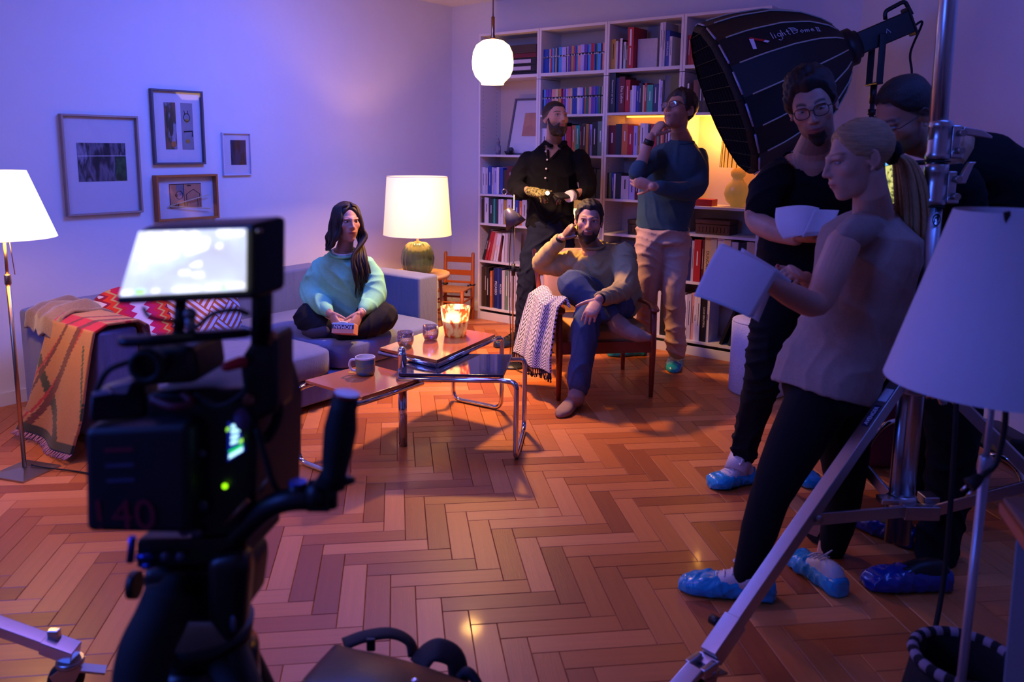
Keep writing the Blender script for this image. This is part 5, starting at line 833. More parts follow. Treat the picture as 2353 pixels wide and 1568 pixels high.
# ------------------------------------------------------------ people: figures grown from overlapping volumes into one continuous skin
def npv(x): return np.array(x, float)
def remesh(b, vs, off, smooth=3, fac=.5):
    me = mesh('tmp', b, [], off); o = link('tmp', me); r = o.modifiers.new('r', 'REMESH'); r.mode = 'VOXEL'; r.voxel_size = vs; r.use_smooth_shade = True
    if smooth: s = o.modifiers.new('s', 'SMOOTH'); s.factor = fac; s.iterations = smooth
    bpy.context.view_layer.update(); out = bpy.data.meshes.new_from_object(o.evaluated_get(bpy.context.evaluated_depsgraph_get()))
    bpy.data.objects.remove(o); bpy.data.meshes.remove(me); return out
def getv(me): a = np.empty(len(me.vertices)*3, np.float32); me.vertices.foreach_get('co', a); return a.reshape(-1, 3).astype(float)
def getn(me): a = np.empty(len(me.vertices)*3, np.float32); me.vertices.foreach_get('normal', a); return a.reshape(-1, 3).astype(float)
def putv(me, v): me.vertices.foreach_set('co', v.astype(np.float32).ravel()); me.update()
def folds(v, amp, freq, seed=0, st=(1, 1, 1)):
    r = np.random.default_rng(seed); x = v*npv(st); w = x.copy()
    for k in range(4): w += .9/freq*np.sin(x@(r.normal(size=3)*freq*.28)+r.uniform(0, 6))[:, None]*r.normal(size=3)
    f = 0
    for k in range(3):
        d = r.normal(size=3); d /= np.linalg.norm(d); m = .5+.5*np.sin(x@(r.normal(size=3)*freq*.16)+r.uniform(0, 6)); f = f+m*((1-np.abs(np.sin(w@(d*freq*(.45+.2*k))+r.uniform(0, 6))))**2.2)*1.5
    return amp*(f-.6)
def cloth(t, name, b, m, vs=.008, amp=.004, freq=22, seed=1, smooth=4, st=(1, 1, 1), label=None, cut=None):
    me = remesh(b, vs, t.og, smooth); v = getv(me); v += getn(me)*folds(v, amp, freq, seed, st)[:, None]; putv(me, v); me.materials.append(m)
    if cut:
        import bmesh
        k = cut(v+npv(t.og)); bm = bmesh.new(); bm.from_mesh(me); bm.verts.ensure_lookup_table(); bmesh.ops.delete(bm, geom=[bm.verts[i] for i in np.nonzero(k)[0]], context='VERTS'); bm.to_mesh(me); bm.free(); me.update()
    return tag(link(name, me, t.e), label)
def smin(a, b, k): h = np.clip(.5+.5*(b-a)/k, 0, 1); return b*(1-h)+a*h-k*h*(1-h)
def sd_ell(p, c, r): q = (p-npv(c))/npv(r); k0 = np.linalg.norm(q, axis=1); k1 = np.linalg.norm(q/npv(r), axis=1); return k0*(k0-1)/np.maximum(k1, 1e-6)
def sd_cap(p, a, b, ra, rb): a, b = npv(a), npv(b); pa = p-a; ba = b-a; h = np.clip(pa@ba/(ba@ba), 0, 1); return np.linalg.norm(pa-h[:, None]*ba, axis=1)-(ra+(rb-ra)*h)
def head_sdf(p, fem):
    w = .93 if fem else 1; jw = .045 if fem else .053
    d = sd_ell(p, (0, .02, .045), (.075*w, .094, .078)); d = smin(d, sd_ell(p, (0, -.022, -.012), (.064*w, .073, .085)), .02)
    d = smin(d, sd_ell(p, (0, -.026, -.062), (jw, .056, .044)), .02); d = smin(d, sd_ell(p, (0, -.071, -.089 if fem else -.094), (.02, .02, .017 if fem else .021)), .022)
    for s in (-1, 1):
        d = smin(d, sd_ell(p, (s*.044*w, -.056, -.006), (.02, .022, .02)), .018); d = smin(d, sd_cap(p, (s*.008, -.086, .034), (s*.044*w, -.07, .036), .011 if not fem else .009, .008), .014)
    d = smin(d, sd_ell(p, (0, -.073, -.045), (.034, .025, .03)), .02)
    for s in (-1, 1): d = -smin(-d, sd_ell(p, (s*.031*w, -.1, .0195), (.0165, .017, .0085)), .008)
    n = .88 if fem else 1
    d = smin(d, sd_cap(p, (0, -.09, .03), (0, -.112*1, -.012), .0075*n, .0115*n), .012)
    for s in (-1, 1): d = smin(d, sd_ell(p, (s*.0105*n, -.1, -.017), (.0085*n, .011, .0085)), .006)
    for s in (-1, 1): d = smin(d, sd_ell(p, (s*.031*w, -.079, .0335), (.017, .009, .0045)), .006)
    d = smin(d, sd_ell(p, (0, -.0965, -.0435), (.021, .009, .0052)), .0035); d = smin(d, sd_ell(p, (0, -.0945, -.0545), (.0175, .009, .0062)), .0035)
    return d
_HG = {}
def head_grid(fem, nu=112, nv=84):
    if fem in _HG: return _HG[fem]
    th = np.linspace(.012, pi-.012, nv); ph = np.linspace(0, 2*pi, nu, endpoint=False); T_, P_ = np.meshgrid(th, ph, indexing='ij')
    D = np.stack([np.sin(T_)*np.sin(P_), -np.sin(T_)*np.cos(P_), -np.cos(T_)], -1).reshape(-1, 3); c = npv((0, -.012, -.004))
    lo = np.full(len(D), .02); hi = np.full(len(D), .17); r = np.full(len(D), .17); done = np.zeros(len(D), bool)
    for q in np.linspace(.165, .03, 70):
        ins = (head_sdf(c+D*q, fem) < 0) & ~done; lo[ins] = q; hi[ins] = q+.00196; done |= ins
    for _ in range(10):
        m = (lo+hi)/2; i = head_sdf(c+D*m[:, None], fem) < 0; lo = np.where(i, m, lo); hi = np.where(i, hi, m)
    _HG[fem] = (D, lo, c, nu, nv); return _HG[fem]
def rings_of(P, nu, nv): return [[tuple(P[j*nu+i]) for i in range(nu)] for j in range(nv)]
def sstep(x, a, b): t = np.clip((x-a)/(b-a), 0, 1); return t*t*(3-2*t)
class Head:
    def __init__(s, c, yaw=0, pitch=0, roll=0, sc=1, fem=False):
        s.c = npv(c); s.sc = sc; s.fem = fem; s.R = np.array(Matrix.Rotation(rad(yaw), 3, 'Z') @ Matrix.Rotation(rad(pitch), 3, 'X') @ Matrix.Rotation(rad(roll), 3, 'Y'))
    def w(s, p): return (npv(p)*s.sc)@s.R.T+s.c
    def l(s, p): return (npv(p)-s.c)@s.R/s.sc
    def skin(s, b):
        D, r, c, nu, nv = head_grid(s.fem); b.loft(rings_of(s.w(c+D*r[:, None]), nu, nv))
        for k in (-1, 1):
            w = .93 if s.fem else 1; R = Matrix(s.R.tolist()) @ Matrix.Rotation(-.4*k, 3, 'Z') @ Matrix.Rotation(.2, 3, 'X')
            b.ell(s.w((k*.0755*w, .014, .006)), (.0065*s.sc, .016*s.sc, .03*s.sc), R, 14, 10)
            b.tube([s.w((k*(.08*w+.004*sin(a)), .016+.0155*sin(a), .01+.026*cos(a))) for a in np.linspace(-1.0, 2.6, 9)], .0042*s.sc, 7, round_=True); b.ell(s.w((k*.077*w, .006, -.022)), .007*s.sc, n=10, k=8)
    def neck(s, b, base, r0=.054, r1=.062):
        a = s.w((0, .018, -.045)); m = s.w((0, .02, -.1)); base = npv(base); b.tube([a, m*.6+base*.4 if False else m, base, base+npv((0, .0, -.06))], [r0, r0*.97, r1*.97, r1*.85], 20, round_=True)
    def hair(s, zl, th, lump=.004, fine=.0012, seed=0, hl=.014, top=0, front=0):
        D, r, c, nu, nv = head_grid(s.fem); P = c+D*r[:, None]; az = np.abs(np.degrees(np.arctan2(D[:, 0], -D[:, 1]))); line = np.interp(az, [q[0] for q in zl], [q[1] for q in zl])
        rr = np.random.default_rng(seed); m = sstep(P[:, 2], line-hl*.3, line+hl); g = sum(np.sin(P@(rr.normal(size=3)*f)+rr.uniform(0, 6))/k for k, f in ((1, 70), (1, 95), (1.6, 150), (2, 210)))/2.4
        f = np.sin(az*1.1+P[:, 2]*240+g*3)*np.sin(P@(rr.normal(size=3)*420))
        t = th*(1+top*sstep(P[:, 2], .06, .12)+front*sstep(-P[:, 1], .03, .09)*sstep(P[:, 2], .05, .09))+lump*g+fine*f
        Q = c+D*(r+np.where(m > .01, m*np.maximum(t, .001), 0)-.006*(1-m))[:, None]; b = M(); b.loft(rings_of(s.w(Q), nu, nv)); return b
    def beard(s, th, gw=0, seed=3, cheek=-.03):
        D, r, c, nu, nv = head_grid(s.fem); P = c+D*r[:, None]; az = np.abs(np.degrees(np.arctan2(D[:, 0], -D[:, 1])))
        line = np.interp(az, [0, 20, 30, 48, 68, 84, 100, 120], [-.031, -.033, cheek-.016, cheek-.024, cheek-.004, .01, .0, -.06]); m = sstep(-P[:, 2], -line-.004, -line+.008)*sstep(-az, -102, -88)*(1-sstep(-P[:, 2], .098, .115)*sstep(P[:, 1], -.06, -.02)*.7)
        x, z = P[:, 0], P[:, 2]; lips = np.exp(-((x/.026)**4)-(((z+.0485)/.0125)**4)); m = m*(1-np.clip(lips*1.6, 0, 1)); m = m*np.exp(-(x/gw)**6) if gw else m
        rr = np.random.default_rng(seed); g = sum(np.sin(P@(rr.normal(size=3)*f)+rr.uniform(0, 6)) for f in (160, 230, 330))/3
        Q = c+D*(r+np.where(m > .01, m*(th+.0022*g+th*.6*sstep(-z, .07, .1)), 0)-.005*(1-m))[:, None]; b = M(); b.loft(rings_of(s.w(Q), nu, nv)); return b
    def color(s, v, base, lip, brow, stub=0, stubc=None, scalp=None, shade=None, bz=.041, bang=0):
        p = s.l(v); x, y, z = p.T; ax = np.abs(x); col = np.tile(npv(base), (len(v), 1)); near = (np.linalg.norm(p, axis=1) < .17)
        def mix(mask, c): nonlocal col; mask = np.clip(mask*near, 0, 1)[:, None]; col = col*(1-mask)+npv(c)*mask
        fr = sstep(-y, .03, .06)
        mix(.35*np.exp(-(((ax-.042)/.02)**2+((z+.01)/.02)**2))*fr, npv(base)*npv((1.12, .8, .78))); mix(.3*np.exp(-((ax/.014)**2+((z+.015)/.012)**2))*fr, npv(base)*npv((1.1, .8, .75)))
        if stub: st = sstep(-z, .012, .04)*sstep(-y, -.025, .01); st = np.maximum(st, 0)*(1-np.exp(-((ax/.03)**4+((z+.02)/.018)**4))); mix(st*stub, stubc)
        if scalp is not None: zl = np.interp(np.abs(np.degrees(np.arctan2(x, -y))), [0, 45, 75, 100, 140, 180], [.085, .075, .03, .0, -.04, -.06]); mix(sstep(z, zl, zl+.012)*.9, scalp)
        mix(.85*np.exp(-((ax/.023)**6))*np.exp(-(((z+.049)/.0105)**4))*sstep(-y, .078, .086), lip); mix(.8*np.exp(-((z+.049)/.0014)**2)*np.exp(-((ax/.024)**8))*sstep(-y, .075, .085), npv(lip)*.3)
        bl = bz+.004*np.sin(np.clip((ax-.012)/.04, 0, 1)*pi)-.10*np.maximum(ax-.04, 0)*(1 if True else 0); mix((.75 if s.fem else .95)*np.exp(-((z-bl)/(.003 if s.fem else .0042))**2)*sstep(ax, .01, .016)*(1-sstep(ax, .046, .054))*sstep(-y, .045, .06), brow)
        w = .93 if s.fem else 1; ex = (ax-.031*w)/.0165; mix(.9*np.exp(-((z-(.0285-.006*ex**2))/.0016)**2)*(np.abs(ex) < 1.1)*sstep(-y, .05, .065), npv(brow)*.6); mix(.4*np.exp(-(ex/.9)**4-((z-.019)/.011)**4)*sstep(-y, .05, .065), npv(base)*npv((.72, .55, .55)))
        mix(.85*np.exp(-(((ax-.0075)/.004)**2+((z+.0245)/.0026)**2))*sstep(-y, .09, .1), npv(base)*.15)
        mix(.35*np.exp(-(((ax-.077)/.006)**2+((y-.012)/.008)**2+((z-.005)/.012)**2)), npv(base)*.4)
        return col
    def eyes(s, t, iris, look=(0, 0), hz=.0066):
        for k in (-1, 1):
            w = .93 if s.fem else 1; lc = npv((k*.031*w, -.0765, .0195)); c = s.w(lc); b = M(); b.ell(c, (.015*s.sc, .0097*s.sc, hz*s.sc), Matrix(s.R.tolist()), 28, 20); me = mesh('eye', b, m_eye, t.og); v = getv(me)+npv(t.og)
            d = s.l(v)-lc; q = np.hypot(d[:, 0]-look[0]*.0003, d[:, 2]-look[1]*.0003); col = np.where((q < .0026)[:, None], [[.004]*3], np.where((q < .0062)[:, None], [list(iris)], [[.36, .33, .33]])); col[d[:, 1] > 0] = .05
            at = me.color_attributes.new('Col', 'FLOAT_COLOR', 'POINT'); at.data.foreach_set('color', np.hstack([col, np.ones((len(col), 1))]).astype(np.float32).ravel()); link('eye', me, t.e)
    def specs(s, t, m, lens=True, rx=.0245, rz=.019, rnd=2.6, col='#ffffff', zz=.018):
        w = .93 if s.fem else 1; gm = M(); sg = lambda q, e: math.copysign(abs(q)**(2/e), q); ls = M()
        for k in (-1, 1):
            P = [(k*.032*w+rx*sg(cos(a), rnd), -.108+.010*(abs(k*.032*w+rx*sg(cos(a), rnd))/.06)**2, zz+rz*sg(sin(a), rnd)) for a in np.linspace(0, 2*pi, 29)[:-1]]; gm.tube([s.w(p) for p in P], .0016*s.sc, 6, closed=True)
            gm.tube([s.w((k*.056*w, -.102, zz+.008)), s.w((k*.0755*w, -.085, zz+.008)), s.w((k*.082*w, -.01, zz+.006)), s.w((k*.08*w, .018, zz-.002))], .0016*s.sc, 6)
            n = len(P); ls.add([s.w(p) for p in P], [tuple(range(n))])
        gm.tube([s.w((-.009, -.111, zz+.006)), s.w((0, -.114, zz+.009)), s.w((.009, -.111, zz+.006))], .0016*s.sc, 6); o = t.part('glasses', gm, m)
        if lens: t.part('lens', ls, thin_glass('lens_'+col[1:], col, .1), par=o)
m_eye = mat('eye_surface', '#ffffff', .08, vc=True, var=.01)
def hand(b, wrist, d, n, side=1, curl=(.3, .5, .4), spread=.12, sc=1, thumb=(.5, .6, .25), tc=.25, curls=None):
    wrist, d, n = Vector(wrist), Vector(d).normalized(), Vector(n); n = (n-d*n.dot(d)).normalized(); t = d.cross(n)*side; s = sc; tips = []
    b.tube([wrist-d*.02*s, wrist+d*.012*s, wrist+d*.045*s, wrist+d*.085*s], [.024*s, .026*s, .036*s, .039*s], 16, sq=(.42, 1.05), up=n, round_=True)
    for k, (o, L) in enumerate(((.03, .075), (.0105, .083), (-.0095, .077), (-.0285, .06))):
        cu = curls[k] if curls else curl; p = wrist+d*(.082-(.006 if k == 3 else 0)-(.002 if k == 0 else 0))*s+t*o*s; f = (d+t*(o*spread*30*.28)).normalized(); P = [p-f*.02*s, p]; ang = 0; ax = f.cross(n)
        for q, a in zip((.45, .31, .24), cu): ang += a; p = p+(f*cos(ang)+n*sin(ang))*(L*q*s); P.append(p)
        b.tube(P, [.0095*s, .0093*s, .0084*s, .0076*s, .0064*s], 10, round_=True); tips.append((P[-1], (P[-1]-P[-2]).normalized(), n))
    p = wrist+d*.022*s+t*.026*s; f = (d*thumb[0]+t*thumb[1]+n*thumb[2]).normalized(); g = (d*.9+t*.1+n*.25).normalized(); P = [wrist+d*.012*s+t*.008*s, p]
    for L, k in ((.036, .0), (.031, .35), (.026, .7)): h = (f*(1-k*tc*2)+g*k*tc*2).normalized(); p = p+h*L*s; P.append(p)
    b.tube(P, [.013*s, .0135*s, .0115*s, .0095*s, .0075*s], 10, round_=True); tips.append((P[-1], (P[-1]-P[-2]).normalized(), n)); return tips
def arm(b, P, R, n=22): b.tube(spl(P, 4) if len(P) > 3 else P, list(np.interp(np.linspace(0, 1, (len(P)-1)*4+1 if len(P) > 3 else len(P)), np.linspace(0, 1, len(R)), R)), n, round_=True)
def torso(b, L, n=28, ex=2.4):
    """L: (centre, half width, half depth, yaw) from the bottom up"""
    C = [Vector(q[0]) for q in L]; rings = []
    sg = lambda x: math.copysign(abs(x)**(2/ex), x)
    for i, (c, w, dp, yw) in enumerate(L):
        a = C[max(0, i-1)]; e = C[min(len(C)-1, i+1)]; tg = (e-a).normalized(); r = Vector((cos(rad(yw)), sin(rad(yw)), 0)); f = tg.cross(r).normalized(); r = f.cross(tg); rings.append([C[i]+r*w*sg(cos(2*pi*k/n))+f*dp*sg(sin(2*pi*k/n)) for k in range(n)])
    return b.loft(rings)
def shoe_rings(heel, toe, sc=1, pad=0, top=1.0, L=None, lift=0):
    heel, toe = Vector(heel), Vector(toe); d = (toe-heel); ln = d.length; d.normalize(); up = Vector((0, 0, 1)); x = d.cross(up).normalized(); out = []
    T_ = (0, .04, .12, .25, .4, .55, .7, .82, .92, 1); W_q = (.012, .027, .033, .033, .034, .042, .047, .046, .034, .01); Hq = (.05, .075, .09, .092, .085, .068, .054, .046, .038, .02)
    for t, w, h in zip(T_, W_q, Hq):
        w = w*sc+pad; h = min(h*sc, top)+pad; c = heel+d*(ln*t+(pad*(-1 if t < .1 else 1 if t > .9 else 0))); z0 = c.z+lift; q = []
        for k in range(16):
            a = 2*pi*k/16; cx, sz = cos(a), sin(a); q.append(c+x*w*math.copysign(abs(cx)**.7, cx)+up*(lift+(h*.42+h*.58*sz**1 if sz > 0 else h*.42+h*.42*math.copysign(abs(sz)**.35, sz))))
        out.append(q)
    return out
def shoe(t, heel, toe, m, cover=None, sc=1, laces=None, seed=0, top=.065):
    o = t.part('shoe', M().loft(shoe_rings(heel, toe, sc)), m)
    h, e = Vector(heel), Vector(toe); d = (e-h); ln = d.length; d.normalize(); x = d.cross(Vector((0, 0, 1))).normalized()
    if laces:
        lb = M()
        for q in range(5): c = h+d*ln*(.36+.085*q)+Vector((0, 0, (.092-.0095*q)*sc)); lb.tube([c-x*.022*sc-Vector((0, 0, .006)), c+Vector((0, 0, .002)), c+x*.022*sc-Vector((0, 0, .006))], .0028, 6)
        c = h+d*ln*.36+Vector((0, 0, .097*sc))
        for s_ in (-1, 1): lb.tube(spl([c, c+x*.03*s_+Vector((0, 0, .012)), c+x*.04*s_+d*.02+Vector((0, 0, -.004)), c+x*.01*s_], 4), .0024, 6)
        t.part('laces', lb, laces, par=o, kind='stuff')
    if cover:
        b = M().loft(shoe_rings(heel, toe, sc, .009, top)); me = remesh(b, .006, t.og, 3); v = getv(me); v += getn(me)*(folds(v, .0035, 75, seed+5)+folds(v, .002, 160, seed+9))[:, None]; v[:, 2] = np.maximum(v[:, 2], -t.og.z+.001); putv(me, v); me.materials.append(cover); link('shoe_cover', me, t.e)
def body(t, b, hd, vs, col, smooth=2, tint=None, label=None, skin=None):
    me = remesh(b, vs, t.og, smooth, .4); v = getv(me)+npv(t.og); c = hd.color(v, **col)
    if tint: c = tint(v, c)
    a = me.color_attributes.new('Col', 'FLOAT_COLOR', 'POINT'); a.data.foreach_set('color', np.hstack([c, np.ones((len(c), 1))]).astype(np.float32).ravel()); me.materials.append(skin or m_skin); return link('body', me, t.e)
m_skin = mat('skin', '#ffffff', .5, vc=True, var=.05, scale=90, sss=.12, bump=.12, bs=500)
SK = (.5, .26, .17); SKF = (.52, .28, .19); LIP = (.36, .1, .085); DK = (.018, .011, .008); BRN = (.035, .018, .01)
m_hk = mat('dark_brown_hair', '#1a100b', .5, var=.35, scale=120, st=(3, 3, 1), bump=.5, bs=260); m_hk2 = mat('brown_hair', '#24140d', .5, var=.35, scale=120, bump=.5, bs=240)
def cmat(name, c, **k): return mat(name, c, .88, var=k.pop('var', .12), scale=60, bump=k.pop('bump', .25), bs=k.pop('bs', 420), sheen=k.pop('sheen', 0), spec=.25, **k)
m_cov = mat('blue_plastic_cover', '#1a98c4', .22, var=.25, scale=30, bump=.5, bs=60, coat=.3, trans=.15); m_covd = mat('dark_blue_plastic_cover', '#0c2a78', .2, var=.3, scale=30, bump=.6, bs=50, coat=.4); m_covk = mat('murky_blue_plastic_cover', '#1c2c44', .25, var=.4, scale=40, bump=.6, bs=60)
MHL = [(0, .078), (30, .083), (50, .078), (60, .058), (70, .034), (80, .008), (92, -.008), (100, .03), (118, .026), (128, -.02), (150, -.05), (180, -.06)]
ZS = [(0, .083), (35, .08), (55, .055), (75, .03), (95, .022), (115, -.02), (150, -.06), (180, -.07)]
def core(b, P, r=.05): b.tube(P, r, 10, round_=True)

# --- man with a beard in a black shirt, standing by the bookcase
t = T('person', 'bearded man in a black buttoned shirt and work gloves standing before the bookcases', 'person', (0.325,5.93,0.017), fr='V'); t.og.z = 0; t.e.location.z = 0
hd = Head((0.393,5.9,1.655), 26, -8, 2, 1.02); b = M(); hd.skin(b); hd.neck(b, (0.384,5.94,1.478), .057, .068); b.ell((0.382,5.935,1.391), (.13, .098, .1))
core(b, [(0.385,5.94,1.444), (0.377,5.95,1.21), (0.379,5.96,0.861)], .07); S1, S2 = (0.199,5.96,1.371), (0.573,5.9,1.387); E1, E2 = (0.125,5.92,1.172), (0.628,5.86,1.167); W1, W2 = (0.23,5.7,1.156), (0.495,5.68,1.133)
core(b, [S1, (0.385,5.94,1.428), S2], .035); arm(b, [S1, E1, W1], [.05, .042, .026]); arm(b, [S2, E2, W2], [.05, .042, .026])
for q in (((0.295,5.95,0.845), (0.211,5.92,0.446), (0.179,5.95,0.061)), ((0.462,5.96,0.846), (0.451,5.92,0.448), (0.425,5.98,0.039))): core(b, q, .045)
h1 = Vector((0.304,5.62,1.147))-Vector(W1); hand(b, W1, h1, (.1, .4, -.7), 1, (.7, .8, .5)); h2 = Vector((0.37,5.62,1.135))-Vector(W2); hand(b, W2, h2, (-.1, .3, -.8), -1, (.6, .8, .6))
body(t, b, hd, .0042, dict(base=SK, lip=LIP, brow=DK, stub=.75, stubc=(.05, .025, .018), scalp=DK)); hd.eyes(t, (.05, .06, .07), (-8, 18))
t.part('hair', hd.hair([(0, .076), (30, .08), (50, .076), (60, .062), (72, .055), (90, .05), (120, .03), (180, -.02)], .006, .001, .0008, 2, .02, top=.8), m_hk); t.part('beard', hd.beard(.009, cheek=-.03), m_hk2)
blk = cmat('black_cotton_shirt', '#06060a'); VA = (0.34,5.9,1.361); b = M(); torso(b, [((0.375,5.96,0.893), .175, .115, -8), ((0.372,5.96,1.052), .17, .115, -6), ((0.377,5.95,1.242), .185, .125, -4), ((0.383,5.94,1.382), .195, .12, -2), ((0.385,5.94,1.435), .145, .1, 0), ((0.388,5.95,1.475), .105, .085, 3), ((0.387,5.95,1.515), .068, .068, 5)])
b.ell(S1, .066).ell(S2, .066); arm(b, [S1, (0.14,5.95,1.255), E1, (0.175,5.8,1.154)], [.068, .066, .064, .05]); arm(b, [S2, (0.611,5.88,1.277), E2, (0.574,5.78,1.137)], [.068, .066, .064, .05]); cloth(t, 'shirt', b, blk, .007, .007, 42, 3, cut=lambda v: (v[:, 1] < 5.9) & (v[:, 2] > VA[2]) & (v[:, 0]-VA[0] > -.02*(v[:, 2]-VA[2])/.1) & (v[:, 0]-VA[0] < .95*(v[:, 2]-VA[2])))
cb_ = M(); cb_.tube([hd.c+npv((.064*cos(a), .01+.06*sin(a)*(1 if sin(a) > 0 else 1.25), -.155-.03*(sin(a) < 0)*abs(sin(a)))) for a in np.linspace(-1.1, pi+1.1, 20)], .012, 8, sq=(1, 2)); t.part('collar', cb_, blk)
CC = npv((0.382,5.935,1.391))
def vfront(a_, z_): k_ = 1-((a_-CC[0])/.142)**2-((z_-CC[2])/.112)**2; return (a_, CC[1]-.108*math.sqrt(max(k_, .05))-.002, z_)
for sl in (-.02, .95): t.part('placket', M().tube([vfront(VA[0]+sl*d*(1 if sl > 0 else 10)*(1 if sl > 0 else .1), VA[2]+d) for d in np.linspace(-.008, .085, 9)], .0085, 8, sq=(1, .6)), blk)
for q in ((1256,334,5.865), (1254,348,5.836), (1257,367,5.822), (1255,388,5.818), (1253,409,5.822)):
    pass
for p in ((0.33,5.86,1.477), (0.322,5.83,1.435), (0.332,5.812,1.377), (0.327,5.808,1.314), (0.322,5.812,1.249)): t.part('button', M().ell(p, (.007, .004, .007), n=10, k=6), m_trim)
jn = cmat('dark_navy_denim', '#141a2e', var=.25); b = M(); torso(b, [((0.377,5.96,0.791), .165, .115, -5), ((0.375,5.96,0.861), .178, .125, -5), ((0.374,5.96,0.941), .165, .115, -5)])
arm(b, [(0.296,5.95,0.813), (0.241,5.93,0.639), (0.211,5.91,0.447), (0.192,5.93,0.247), (0.189,5.95,0.037)], [.1, .09, .078, .07, .064]); arm(b, [(0.459,5.96,0.814), (0.458,5.94,0.639), (0.451,5.92,0.448), (0.442,5.95,0.246), (0.435,5.98,0.022)], [.1, .09, .078, .07, .064]); cloth(t, 'jeans', b, jn, .009, 0.0075, 48, 5, st=(1, 1, 1.6))
bt = mat('brown_leather_boot', '#1c1210', .4, var=.3)
shoe(t, ((0.222,6.05,0)), ((-0.022,5.864,0)), bt, m_covk, 1.12, BM['n'], 1, .045); shoe(t, (0.432,6.073,0), (0.386,5.711,0), bt, m_covk, 1.1, None, 2, .045)
gv = mat('patterned_work_glove', '#14121c', .8, col2='#8a8448', scale=80); b = M(); hand(b, W1, h1, (.1, .4, -.7), 1, (.7, .8, .5), sc=1.04); b.tube([Vector(W1)-h1.normalized()*.03, Vector(W1)+h1.normalized()*.04], [.034, .036], 14, round_=True); me = remesh(b, .004, t.og, 2); me.materials.append(gv); link('glove', me, t.e)
b = M(); hand(b, W2, h2, (-.1, .3, -.8), -1, (.6, .8, .6), sc=1.06); me = remesh(b, .004, t.og, 2); me.materials.append(m_blk2); link('glove', me, t.e)
w2 = Vector(W2); e2_ = (Vector(E2)-w2).normalized(); t.part('tape_band', M().tube([w2-e2_*.035, w2+e2_*.012], [.04, .041], 18), m_trim); t.part('watch_strap', M().tube([w2+e2_*.02, w2+e2_*.045], [.038, .039], 18), m_blk)
fl_p = Vector((0.324,5.55,1.157)); fd = Vector((-.12, -1, .05)).normalized()
ft = T('flashlight', 'small lit flashlight held in the gloved hands of the man in black', 'flashlight', fl_p, fr='V'); ft.part('barrel', M().tube([fl_p-fd*.1, fl_p-fd*.03, fl_p-fd*.02, fl_p], [.011, .011, .015, .016], 16), m_blk); ft.part('lens', M().tube([fl_p, fl_p+fd*.002], [.0135, .0135], 16), mat('flashlight_beam', '#fff4d8', .3, emit='#fff0c8', es=25))

# --- man with glasses in a blue green sweater, hand at his mouth
t = T('person', 'man with glasses in a teal sweater holding a hand to his mouth', 'person', (1.093,5.3,0.058), fr='V'); t.og.z = 0; t.e.location.z = 0
hd = Head((1.119,5.22,1.688), -52, -14, -3, 1.03); b = M(); hd.skin(b); hd.neck(b, (1.16,5.27,1.517), .056, .068); S1, S2 = (1.006,5.22,1.395), (1.272,5.3,1.408); E1, E2 = (0.835,5,1.308), (1.232,5.14,1.221); W1, W2 = (0.905,4.97,1.532), (0.92,4.93,1.238)
core(b, [(1.162,5.27,1.481), (1.125,5.28,1.218), (1.059,5.28,0.937)], .07); core(b, [S1, (1.152,5.26,1.454), S2], .035); arm(b, [S1, E1, W1], [.05, .043, .027]); arm(b, [S2, E2, W2], [.05, .043, .028])
for q in (((0.98,5.26,0.91), (0.978,5.3,0.56), (1.009,5.5,0.128)), ((1.145,5.28,0.909), (1.135,5.24,0.557), (1.183,5.3,0.149))): core(b, q, .045)
hand(b, W1, Vector((0.973,5,1.618))-Vector(W1), (.75, .5, -.15), -1, (.5, .75, .45), thumb=(.7, .3, .5)); hand(b, W2, Vector((0.846,4.96,1.257))-Vector(W2), (0, .8, .3), 1, (.3, .3, .2))
body(t, b, hd, .0042, dict(base=SK, lip=LIP, brow=DK, stub=.35, stubc=(.12, .05, .035))); hd.eyes(t, (.05, .04, .03), (0, 12)); t.part('hair', hd.hair(MHL, .018, .007, .0018, 5, .016, top=.7, front=.5), m_hk2)
hd.specs(t, mat('dark_glasses_frame', '#101018', .3), col='#d8d8ff')
sw = cmat('teal_grey_knit', '#3a525a', bs=260); b = M(); torso(b, [((1.058,5.28,0.945), .165, .12, -16), ((1.061,5.28,1.021), .175, .128, -16), ((1.085,5.28,1.19), .18, .13, -18), ((1.123,5.27,1.343), .19, .13, -20), ((1.14,5.26,1.418), .18, .115, -20), ((1.152,5.26,1.462), .135, .1, -20), ((1.156,5.26,1.492), .095, .085, -20), ((1.158,5.26,1.514), .07, .07, -20)])
b.ell(S1, .064).ell(S2, .064); arm(b, [S1, (0.891,5.06,1.354), E1, (0.847,4.99,1.348)], [.066, .064, .06, .052]); arm(b, [S2, (1.263,5.22,1.319), E2, (1.098,5.02,1.204), (0.963,4.95,1.233)], [.066, .066, .064, .056, .047]); cloth(t, 'sweater', b, sw, .009, 0.005, 48, 7)
b = M(); b.tube([Vector((1.153,5.25,1.506))+Vector((.074*cos(a), .072*sin(a), .012*sin(a))) for a in np.linspace(0, 2*pi, 24)[:-1]], .008, 8, closed=True); t.part('neckband', b, sw)
ch = cmat('beige_chino', '#c4a086'); b = M(); torso(b, [((1.062,5.28,0.851), .165, .115, -14), ((1.059,5.28,0.937), .17, .12, -14), ((1.056,5.28,0.999), .155, .11, -14)])
arm(b, [(0.981,5.26,0.881), (0.975,5.27,0.723), (0.978,5.3,0.56), (0.999,5.42,0.345), (1.009,5.5,0.128)], [.1, .092, .08, .068, .06]); arm(b, [(1.146,5.28,0.881), (1.143,5.26,0.726), (1.138,5.24,0.557), (1.164,5.28,0.346), (1.186,5.3,0.134)], [.1, .092, .08, .07, .062]); cloth(t, 'trousers', b, ch, .009, 0.0075, 43.2, 11, st=(1, 1, 1.5))
